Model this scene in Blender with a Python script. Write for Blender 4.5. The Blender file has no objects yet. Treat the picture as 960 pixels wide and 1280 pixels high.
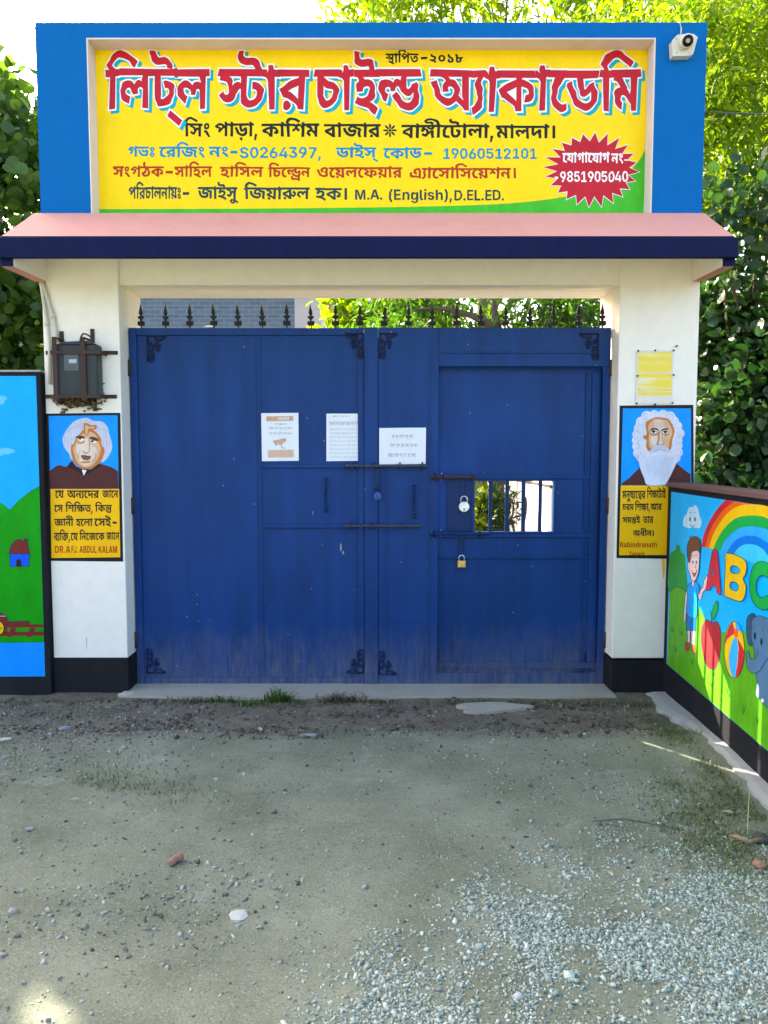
import bpy, bmesh, math, random
import numpy as np
from mathutils import Vector, Matrix
from mathutils.geometry import tessellate_polygon, delaunay_2d_cdt

random.seed(7)
RNG = np.random.default_rng(11)
scene = bpy.context.scene
COL = scene.collection

# ------------------------------------------------------------------ camera
EYE, DIST, FPX = 1.42, 4.8, 960.0
TILT = math.atan(72 / 960.0)
cam_d = bpy.data.cameras.new("camera")
cam = bpy.data.objects.new("camera", cam_d)
COL.objects.link(cam)
cam.location = (0, -DIST, EYE)
cam.rotation_euler = (math.pi / 2 - TILT, 0, 0)
cam_d.sensor_fit = 'HORIZONTAL'
cam_d.sensor_width = 36.0
cam_d.lens = 36.0 * FPX / 960.0
cam_d.clip_start, cam_d.clip_end = 0.05, 500
scene.camera = cam

# ------------------------------------------------------------------ daylight
SUN_AZ, SUN_EL = math.radians(-40.5), math.radians(30.5)     # azimuth from +Y towards +X
world = bpy.data.worlds.new("World")
scene.world = world
world.use_nodes = True
wn = world.node_tree.nodes
sky = wn.new('ShaderNodeTexSky')
sky.sky_type = 'NISHITA'
sky.sun_disc = False
sky.sun_elevation = SUN_EL
sky.sun_rotation = SUN_AZ
sky.air_density = 0.75
sky.dust_density = 5.0
sky.ozone_density = 0.2
world.node_tree.links.new(sky.outputs[0], wn['Background'].inputs[0])
wn['Background'].inputs[1].default_value = 0.15
sd = bpy.data.lights.new("sun", 'SUN')
sd.energy = 4.0
sd.angle = math.radians(0.5)
sd.color = (1.0, 0.93, 0.80)
so = bpy.data.objects.new("sun", sd)
COL.objects.link(so)
SUN_DIR = Vector((math.sin(SUN_AZ) * math.cos(SUN_EL), math.cos(SUN_AZ) * math.cos(SUN_EL), math.sin(SUN_EL)))
so.rotation_euler = (-SUN_DIR).to_track_quat('-Z', 'Y').to_euler()
so.location = (-20, 25, 25)
vs = scene.view_settings
vs.view_transform = 'Standard'
vs.look = 'None'
vs.exposure = 2.7
vs.gamma = 1.0
vs.use_curve_mapping = False
try:
    scene.cycles.use_denoising = True
    scene.cycles.max_bounces = 8
    scene.cycles.transparent_max_bounces = 8
except Exception:
    pass

# ------------------------------------------------------------------ measuring helpers (image point -> place on a surface)
_c, _s = math.cos(TILT), math.sin(TILT)
CAMP = Vector((0, -DIST, EYE))
def ray(px, py):
    u, v = (px - 480) / FPX, -(py - 640) / FPX
    return Vector((u, _c + v * _s, -_s + v * _c))
def onY(px, py, Y=0.0):
    r = ray(px, py); return CAMP + r * ((Y + DIST) / r.y)
def onZ(px, py, Z=0.0):
    r = ray(px, py); return CAMP + r * ((Z - EYE) / r.z)
class Plane:
    def __init__(self, p, n): self.p, self.n = Vector(p), Vector(n).normalized()
    def at(self, px, py, off=0.0):
        r = ray(px, py); t = (self.p - CAMP).dot(self.n) / r.dot(self.n)
        return CAMP + r * t + self.n * off
def planeY(Y): return Plane((0, Y, 0), (0, -1, 0))

# ------------------------------------------------------------------ value noise for numpy
def vnoise(x, y, seed=0):
    xi, yi = np.floor(x).astype(np.int64), np.floor(y).astype(np.int64)
    fx, fy = x - xi, y - yi
    fx, fy = fx * fx * (3 - 2 * fx), fy * fy * (3 - 2 * fy)
    def h(a, b):
        n = (a * 374761393 + b * 668265263 + seed * 1274126177) & 0xffffffff
        n = ((n ^ (n >> 13)) * 1274126177) & 0xffffffff
        return ((n ^ (n >> 16)) & 0xffff) / 65535.0
    return (h(xi, yi) * (1 - fx) + h(xi + 1, yi) * fx) * (1 - fy) + (h(xi, yi + 1) * (1 - fx) + h(xi + 1, yi + 1) * fx) * fy
def fbm(x, y, seed=0, o=4):
    t, a = 0, 0.5
    for k in range(o):
        t = t + a * vnoise(x * 2 ** k, y * 2 ** k, seed + k); a *= 0.5
    return t

# ------------------------------------------------------------------ materials
def new_mat(name):
    m = bpy.data.materials.new(name); m.use_nodes = True
    nt = m.node_tree
    return m, nt, nt.nodes, nt.links, nt.nodes['Principled BSDF']
def rgb(c): return (c[0], c[1], c[2], 1.0)
def mixrgb(nt, a, b, fac, mode='MIX'):
    n = nt.nodes.new('ShaderNodeMix'); n.data_type = 'RGBA'; n.blend_type = mode
    for i, v in ((6, a), (7, b)):
        if isinstance(v, tuple): n.inputs[i].default_value = rgb(v)
        else: nt.links.new(v, n.inputs[i])
    if isinstance(fac, (int, float)): n.inputs[0].default_value = fac
    else: nt.links.new(fac, n.inputs[0])
    return n.outputs[2]
def noise(nt, scale, detail=4, rough=0.55, coord='Object', stretch=None):
    tc = nt.nodes.new('ShaderNodeTexCoord'); n = nt.nodes.new('ShaderNodeTexNoise')
    n.inputs['Scale'].default_value = scale; n.inputs['Detail'].default_value = detail
    n.inputs['Roughness'].default_value = rough
    if stretch:
        mp = nt.nodes.new('ShaderNodeMapping'); mp.inputs['Scale'].default_value = stretch
        nt.links.new(tc.outputs[coord], mp.inputs[0]); nt.links.new(mp.outputs[0], n.inputs[0])
    else: nt.links.new(tc.outputs[coord], n.inputs[0])
    return n.outputs[0]
def ramp(nt, src, lo, hi, a=0.0, b=1.0):
    n = nt.nodes.new('ShaderNodeMapRange')
    nt.links.new(src, n.inputs[0])
    for i, v in ((1, lo), (2, hi), (3, a), (4, b)): n.inputs[i].default_value = v
    return n.outputs[0]
def bump(nt, bsdf, src, strength, dist=0.01):
    b = nt.nodes.new('ShaderNodeBump'); b.inputs['Strength'].default_value = strength
    b.inputs['Distance'].default_value = dist
    nt.links.new(src, b.inputs['Height']); nt.links.new(b.outputs[0], bsdf.inputs['Normal'])
_paints = {}
def paint(name, c, rough=0.55, var=0.10, spec=0.18):
    """brushed enamel or emulsion on plaster: a little uneven in tone and surface"""
    if name in _paints: return _paints[name]
    m, nt, N, L, P = new_mat(name)
    n1 = noise(nt, 11, 8, 0.72, stretch=(1, 1, 0.45)); n2 = noise(nt, 60, 3)
    dark = tuple(v * (1 - 2 * var) for v in c); lite = tuple(min(1, v * (1 + var)) for v in c)
    col = mixrgb(nt, dark, lite, ramp(nt, n1, 0.3, 0.7))
    L.new(col, P.inputs['Base Color'])
    P.inputs['Roughness'].default_value = rough
    P.inputs['Specular IOR Level'].default_value = spec
    bump(nt, P, n2, 0.12, 0.004)
    _paints[name] = m
    return m
def plaster(name, c, stain=(0.5, 0.46, 0.4), amount=0.35):
    m, nt, N, L, P = new_mat(name)
    big = noise(nt, 2.2, 6, 0.6); streak = noise(nt, 5, 5, 0.6, stretch=(1, 1, 0.18)); fine = noise(nt, 90, 4); med = noise(nt, 14, 5)
    f = nt.nodes.new('ShaderNodeMath'); f.operation = 'MULTIPLY'
    L.new(ramp(nt, big, 0.42, 0.75), f.inputs[0]); L.new(ramp(nt, streak, 0.4, 0.75), f.inputs[1])
    f2 = nt.nodes.new('ShaderNodeMath'); f2.operation = 'MULTIPLY'; f2.inputs[1].default_value = amount
    L.new(f.outputs[0], f2.inputs[0])
    base = mixrgb(nt, tuple(v * 0.955 for v in c), c, ramp(nt, med, 0.35, 0.65))
    L.new(mixrgb(nt, base, tuple(a * b for a, b in zip(c, stain)), f2.outputs[0]), P.inputs['Base Color'])
    P.inputs['Roughness'].default_value = 0.75
    P.inputs['Specular IOR Level'].default_value = 0.12
    add = nt.nodes.new('ShaderNodeMath'); add.operation = 'ADD'
    L.new(fine, add.inputs[0]); L.new(med, add.inputs[1])
    bump(nt, P, add.outputs[0], 0.22, 0.006)
    return m
def metal_paint(name, c, dust=(0.20, 0.19, 0.16), dusty=True, rough=0.42):
    """old gate enamel: brush streaks, small scratches, road dust splashed along the foot"""
    m, nt, N, L, P = new_mat(name)
    streak = noise(nt, 9, 5, 0.6, stretch=(1, 1, 0.12)); big = noise(nt, 1.6, 4); fine = noise(nt, 45, 4, 0.7)
    col = mixrgb(nt, tuple(v * 0.78 for v in c), tuple(v * 1.18 for v in c), ramp(nt, streak, 0.3, 0.7))
    col = mixrgb(nt, col, tuple(v * 1.35 for v in c), ramp(nt, big, 0.5, 0.75, 0, 0.6))
    if dusty:
        tc = N.new('ShaderNodeNewGeometry'); sp = N.new('ShaderNodeSeparateXYZ'); L.new(tc.outputs['Position'], sp.inputs[0])
        zz = N.new('ShaderNodeMath'); zz.operation = 'MULTIPLY_ADD'; zz.inputs[1].default_value = 0.45
        L.new(noise(nt, 6, 6, 0.7, stretch=(1, 1, 0.5)), zz.inputs[0]); L.new(sp.outputs[2], zz.inputs[2])
        f = N.new('ShaderNodeMath'); f.operation = 'MULTIPLY'
        L.new(ramp(nt, zz.outputs[0], 0.58, 0.14, 0, 0.55), f.inputs[0]); L.new(ramp(nt, noise(nt, 40, 5, 0.7, stretch=(1, 1, 0.14)), 0.35, 0.65, 0.25, 1), f.inputs[1])
        col = mixrgb(nt, col, dust, f.outputs[0])
        v = N.new('ShaderNodeTexVoronoi'); v.inputs['Scale'].default_value = 9.0; v.inputs['Randomness'].default_value = 1.0
        t2 = N.new('ShaderNodeTexCoord'); L.new(t2.outputs['Object'], v.inputs['Vector'])
        col = mixrgb(nt, col, (0.35, 0.34, 0.32), ramp(nt, v.outputs['Distance'], 0.045, 0.03, 0, 0.55))
    L.new(col, P.inputs['Base Color'])
    P.inputs['Specular IOR Level'].default_value = 0.2
    L.new(ramp(nt, fine, 0.3, 0.7, rough - 0.08, rough + 0.15), P.inputs['Roughness'])
    add = N.new('ShaderNodeMath'); add.operation = 'MULTIPLY_ADD'; add.inputs[1].default_value = 14.0
    L.new(big, add.inputs[0]); L.new(fine, add.inputs[2])
    bump(nt, P, add.outputs[0], 0.12, 0.006)
    return m
def metal(name, c, rough=0.4, metallic=0.9, var=0.25):
    m, nt, N, L, P = new_mat(name)
    L.new(mixrgb(nt, tuple(v * (1 - var) for v in c), c, ramp(nt, noise(nt, 40, 5), 0.35, 0.65)), P.inputs['Base Color'])
    P.inputs['Metallic'].default_value = metallic; P.inputs['Roughness'].default_value = rough
    return m
def leaf_mat(name, dark, lite, trans=0.4, rough=0.42, thru=(1.0, 1.15, 0.35)):
    m, nt, N, L, P = new_mat(name)
    at = N.new('ShaderNodeAttribute'); at.attribute_name = 'tint'
    col = mixrgb(nt, dark, lite, at.outputs['Fac'])
    L.new(col, P.inputs['Base Color']); P.inputs['Roughness'].default_value = rough
    P.inputs['Specular IOR Level'].default_value = 0.5
    tr = N.new('ShaderNodeBsdfTranslucent')
    L.new(mixrgb(nt, col, (thru[0], thru[1], thru[2]), 1.0, 'MULTIPLY'), tr.inputs[0])
    mx = N.new('ShaderNodeMixShader'); mx.inputs[0].default_value = trans
    L.new(P.outputs[0], mx.inputs[1]); L.new(tr.outputs[0], mx.inputs[2])
    L.new(mx.outputs[0], N['Material Output'].inputs[0])
    return m
def tint_mat(name, dark, lite, rough=0.85, bumpy=0.0):
    m, nt, N, L, P = new_mat(name)
    at = N.new('ShaderNodeAttribute'); at.attribute_name = 'tint'
    L.new(mixrgb(nt, dark, lite, at.outputs['Fac']), P.inputs['Base Color'])
    P.inputs['Roughness'].default_value = rough
    P.inputs['Specular IOR Level'].default_value = 0.25
    return m

# ------------------------------------------------------------------ object helpers
def tag(o, label=None, cat=None, group=None, kind=None):
    if label: o['label'] = label
    if cat: o['category'] = cat
    if group: o['group'] = group
    if kind: o['kind'] = kind
    return o
def empty(name, loc, label, cat, group=None):
    o = bpy.data.objects.new(name, None); COL.objects.link(o)
    o.location = loc; o.empty_display_size = 0.1
    return tag(o, label, cat, group)
class MB:
    """collects shapes in world space and links them as ONE mesh object"""
    def __init__(self): self.bm = bmesh.new(); self.mats = []
    def mi(self, m):
        if m not in self.mats: self.mats.append(m)
        return self.mats.index(m)
    def face(self, pts, m):
        f = self.bm.faces.new([self.bm.verts.new(p) for p in pts]); f.material_index = self.mi(m); return f
    def tess(self, loops, m, flat2=None):
        """flat region from an outline and its holes (3-D points; flat2 gives the same loops in a large flat scale)"""
        flat = [p for l in loops for p in l]
        vs_ = [self.bm.verts.new(p) for p in flat]
        k = self.mi(m)
        for t in tessellate_polygon([[Vector((p[0] * 100, p[1] * 100, 0)) for p in l] for l in flat2] if flat2 else [[Vector(p) * 100 for p in l] for l in loops]):
            if len(set(t)) == 3:
                try: self.bm.faces.new([vs_[i] for i in t]).material_index = k
                except ValueError: pass
    def box(self, x0, x1, y0, y1, z0, z1, m, bev=0.0, M=None, seg=2):
        mat = Matrix.Translation(((x0 + x1) / 2, (y0 + y1) / 2, (z0 + z1) / 2)) @ Matrix.Diagonal((abs(x1 - x0), abs(y1 - y0), abs(z1 - z0), 1))
        if M is not None: mat = M @ mat
        r = bmesh.ops.create_cube(self.bm, size=1.0, matrix=mat)
        fs = set(f for v in r['verts'] for f in v.link_faces)
        for f in fs: f.material_index = self.mi(m)
        if bev:
            es = list(set(e for f in fs for e in f.edges))
            bmesh.ops.bevel(self.bm, geom=es, offset=bev, segments=seg, affect='EDGES', profile=0.5)
    def prism(self, poly, a, b, m, axis='y', mcaps=None):
        """closed 2-D outline pushed from a to b along an axis"""
        def P(u, v, t): return {'y': (u, t, v), 'x': (t, u, v), 'z': (u, v, t)}[axis]
        A = [P(u, v, a) for u, v in poly]; B_ = [P(u, v, b) for u, v in poly]; n = len(poly)
        for i in range(n):
            j = (i + 1) % n
            mm = m[i] if isinstance(m, (list, tuple)) else m
            self.face([A[i], A[j], B_[j], B_[i]], mm)
        mc = mcaps or (m[0] if isinstance(m, (list, tuple)) else m)
        self.tess([A], mc); self.tess([B_], mc)
    def tube(self, pts, r, m, n=8, caps=True, smooth=True):
        pts = [Vector(p) for p in pts]; rs = r if isinstance(r, (list, tuple)) else [r] * len(pts)
        rings = []; up = Vector((0.13, 0.21, 0.97)); k = self.mi(m)
        for i, p in enumerate(pts):
            d = (pts[min(i + 1, len(pts) - 1)] - pts[max(i - 1, 0)]).normalized()
            a = d.cross(up)
            if a.length < 1e-3: a = d.cross(Vector((1, 0, 0)))
            a.normalize(); b = d.cross(a).normalized(); up = b.cross(d) * -1 if False else up
            rings.append([self.bm.verts.new(p + (a * math.cos(2 * math.pi * q / n) + b * math.sin(2 * math.pi * q / n)) * rs[i]) for q in range(n)])
        for i in range(len(rings) - 1):
            for q in range(n):
                f = self.bm.faces.new((rings[i][q], rings[i][(q + 1) % n], rings[i + 1][(q + 1) % n], rings[i + 1][q]))
                f.material_index = k; f.smooth = smooth
        if caps:
            for rg in (rings[0], rings[-1]):
                f = self.bm.faces.new(rg); f.material_index = k
    def cyl(self, c, d, r, h, m, n=24, bev=0.0):
        """short round part: centre of its base, direction, radius, height"""
        d = Vector(d).normalized(); c = Vector(c)
        if bev: self.tube([c, c + d * 0.0005, c + d * (h - bev), c + d * h], [r * 0.98, r, r, max(r - bev, 1e-4)], m, n)
        else: self.tube([c, c + d * h], r, m, n)
    def build(self, name, parent=None, smooth=False):
        bm = self.bm
        bmesh.ops.recalc_face_normals(bm, faces=bm.faces)
        org = Vector((0, 0, 0))
        if parent is not None:
            p = parent
            while p is not None: org += p.location; p = p.parent
        if org.length: bmesh.ops.translate(bm, verts=bm.verts, vec=-org)
        me = bpy.data.meshes.new(name); bm.to_mesh(me); bm.free()
        for m in self.mats: me.materials.append(m)
        o = bpy.data.objects.new(name, me); COL.objects.link(o)
        if parent is not None: o.parent = parent
        return o
def np_mesh(name, V, F, m, tint=None, parent=None, smooth=False):
    me = bpy.data.meshes.new(name)
    V = np.asarray(V, np.float32); F = np.asarray(F, np.int32); k = F.shape[1]
    if parent is not None:
        o_, p = Vector(), parent
        while p is not None: o_ += p.location; p = p.parent
        V = V - np.array(o_, np.float32)
    me.vertices.add(len(V)); me.vertices.foreach_set('co', V.ravel())
    me.loops.add(F.size); me.loops.foreach_set('vertex_index', F.ravel())
    me.polygons.add(len(F)); me.polygons.foreach_set('loop_start', np.arange(0, F.size, k, dtype=np.int32))
    me.polygons.foreach_set('loop_total', np.full(len(F), k, np.int32))
    if tint is not None:
        a = me.attributes.new('tint', 'FLOAT', 'POINT'); a.data.foreach_set('value', np.asarray(tint, np.float32))
    me.update(calc_edges=True)
    if smooth: me.polygons.foreach_set('use_smooth', np.ones(len(F), bool))
    me.materials.append(m)
    o = bpy.data.objects.new(name, me); COL.objects.link(o)
    if parent is not None: o.parent = parent
    return o

# ------------------------------------------------------------------ sign painting: outlines on a real wall plane
def cr(pts, k=6, closed=True):
    """smooth curve through points"""
    n = len(pts); out = []
    rng_ = range(n) if closed else range(n - 1)
    for i in rng_:
        g = (lambda j: pts[j % n]) if closed else (lambda j: pts[max(0, min(n - 1, j))])
        p0, p1, p2, p3 = g(i - 1), g(i), g(i + 1), g(i + 2)
        for s_ in range(k):
            t = s_ / k
            out.append(tuple(0.5 * ((2 * p1[a]) + (p2[a] - p0[a]) * t + (2 * p0[a] - 5 * p1[a] + 4 * p2[a] - p3[a]) * t * t + (3 * p1[a] - p0[a] - 3 * p2[a] + p3[a]) * t ** 3) for a in (0, 1)))
    if not closed: out.append(tuple(pts[-1]))
    return out
def ell(cx, cy, rx, ry, n=28, rot=0.0):
    return [(cx + rx * math.cos(t) * math.cos(rot) - ry * math.sin(t) * math.sin(rot), cy + rx * math.cos(t) * math.sin(rot) + ry * math.sin(t) * math.cos(rot)) for t in [2 * math.pi * i / n for i in range(n)]]
class Painter:
    LAYER = 0.0007
    def __init__(self, plane): self.pl, self.mb, self.top = plane, MB(), 0
    def fill(self, loops, m, layer, signed=False):
        """triangulate a set of outlines; with signed=True clockwise outlines add and anticlockwise ones cut"""
        vs_, es = [], []
        for l in loops:
            n0 = len(vs_)
            l = [p for i, p in enumerate(l) if math.hypot(p[0] - l[i - 1][0], p[1] - l[i - 1][1]) > 1e-3]
            if len(l) < 3: continue
            vs_ += [Vector((p[0] * 10, p[1] * 10)) for p in l]
            es += [(n0 + i, n0 + (i + 1) % len(l)) for i in range(len(l))]
        if not vs_: return
        V, _, T, *_ = delaunay_2d_cdt(vs_, es, [], 0, 1e-4)
        V = np.array([v[:] for v in V]); T = [t for t in T if len(t) == 3]
        if not T: return
        T = np.array(T); C = V[T].mean(1)
        def wind(l):
            A_ = np.array(l) * 10.0; B_ = np.roll(A_, -1, 0)
            up = (A_[None, :, 1] <= C[:, None, 1]) & (B_[None, :, 1] > C[:, None, 1]); dn = (A_[None, :, 1] > C[:, None, 1]) & (B_[None, :, 1] <= C[:, None, 1])
            cr_ = (B_[None, :, 0] - A_[None, :, 0]) * (C[:, None, 1] - A_[None, :, 1]) - (C[:, None, 0] - A_[None, :, 0]) * (B_[None, :, 1] - A_[None, :, 1])
            return (up & (cr_ > 0)).sum(1) - (dn & (cr_ < 0)).sum(1)
        if signed: ok = sum(wind(l) for l in loops) > 0
        else:
            ok = wind(loops[0]) != 0
            for l in loops[1:]: ok &= wind(l) == 0
        area2 = np.abs((V[T[:, 1], 0] - V[T[:, 0], 0]) * (V[T[:, 2], 1] - V[T[:, 0], 1]) - (V[T[:, 2], 0] - V[T[:, 0], 0]) * (V[T[:, 1], 1] - V[T[:, 0], 1]))
        T = T[ok & (area2 > 1e-4)]
        B = [self.mb.bm.verts.new(self.pl.at(V[i][0] / 10, V[i][1] / 10, layer * self.LAYER)) for i in range(len(V))]
        k = self.mb.mi(m)
        for t in T: self.mb.bm.faces.new([B[i] for i in t]).material_index = k
        bmesh.ops.delete(self.mb.bm, geom=[v for v in B if not v.link_faces], context='VERTS')
    def shape(self, pts, m, layer=None, holes=()):
        if layer is None: self.top += 1; layer = self.top
        self.top = max(self.top, math.ceil(layer))
        self.fill([pts, *holes], m, layer)
    def stroke(self, pts, w, m, layer=None, closed=False):
        if layer is None: self.top += 1; layer = self.top
        self.top = max(self.top, math.ceil(layer))
        n = len(pts); L_, R_ = [], []
        for i in range(n):
            a = pts[(i - 1) % n] if closed or i else pts[i]; b = pts[(i + 1) % n] if closed or i < n - 1 else pts[i]
            dx, dy = b[0] - a[0], b[1] - a[1]; l = math.hypot(dx, dy) or 1
            ww = (w[0] + (w[1] - w[0]) * i / max(1, n - 1)) if isinstance(w, tuple) else w
            L_.append((pts[i][0] - dy / l * ww / 2, pts[i][1] + dx / l * ww / 2)); R_.append((pts[i][0] + dy / l * ww / 2, pts[i][1] - dx / l * ww / 2))
        f = lambda p: self.pl.at(p[0], p[1], layer * self.LAYER)
        for i in range(n if closed else n - 1):
            j = (i + 1) % n
            self.mb.face([f(L_[i]), f(L_[j]), f(R_[j]), f(R_[i])], m)
    def build(self, name, parent): return self.mb.build(name, parent)

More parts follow.
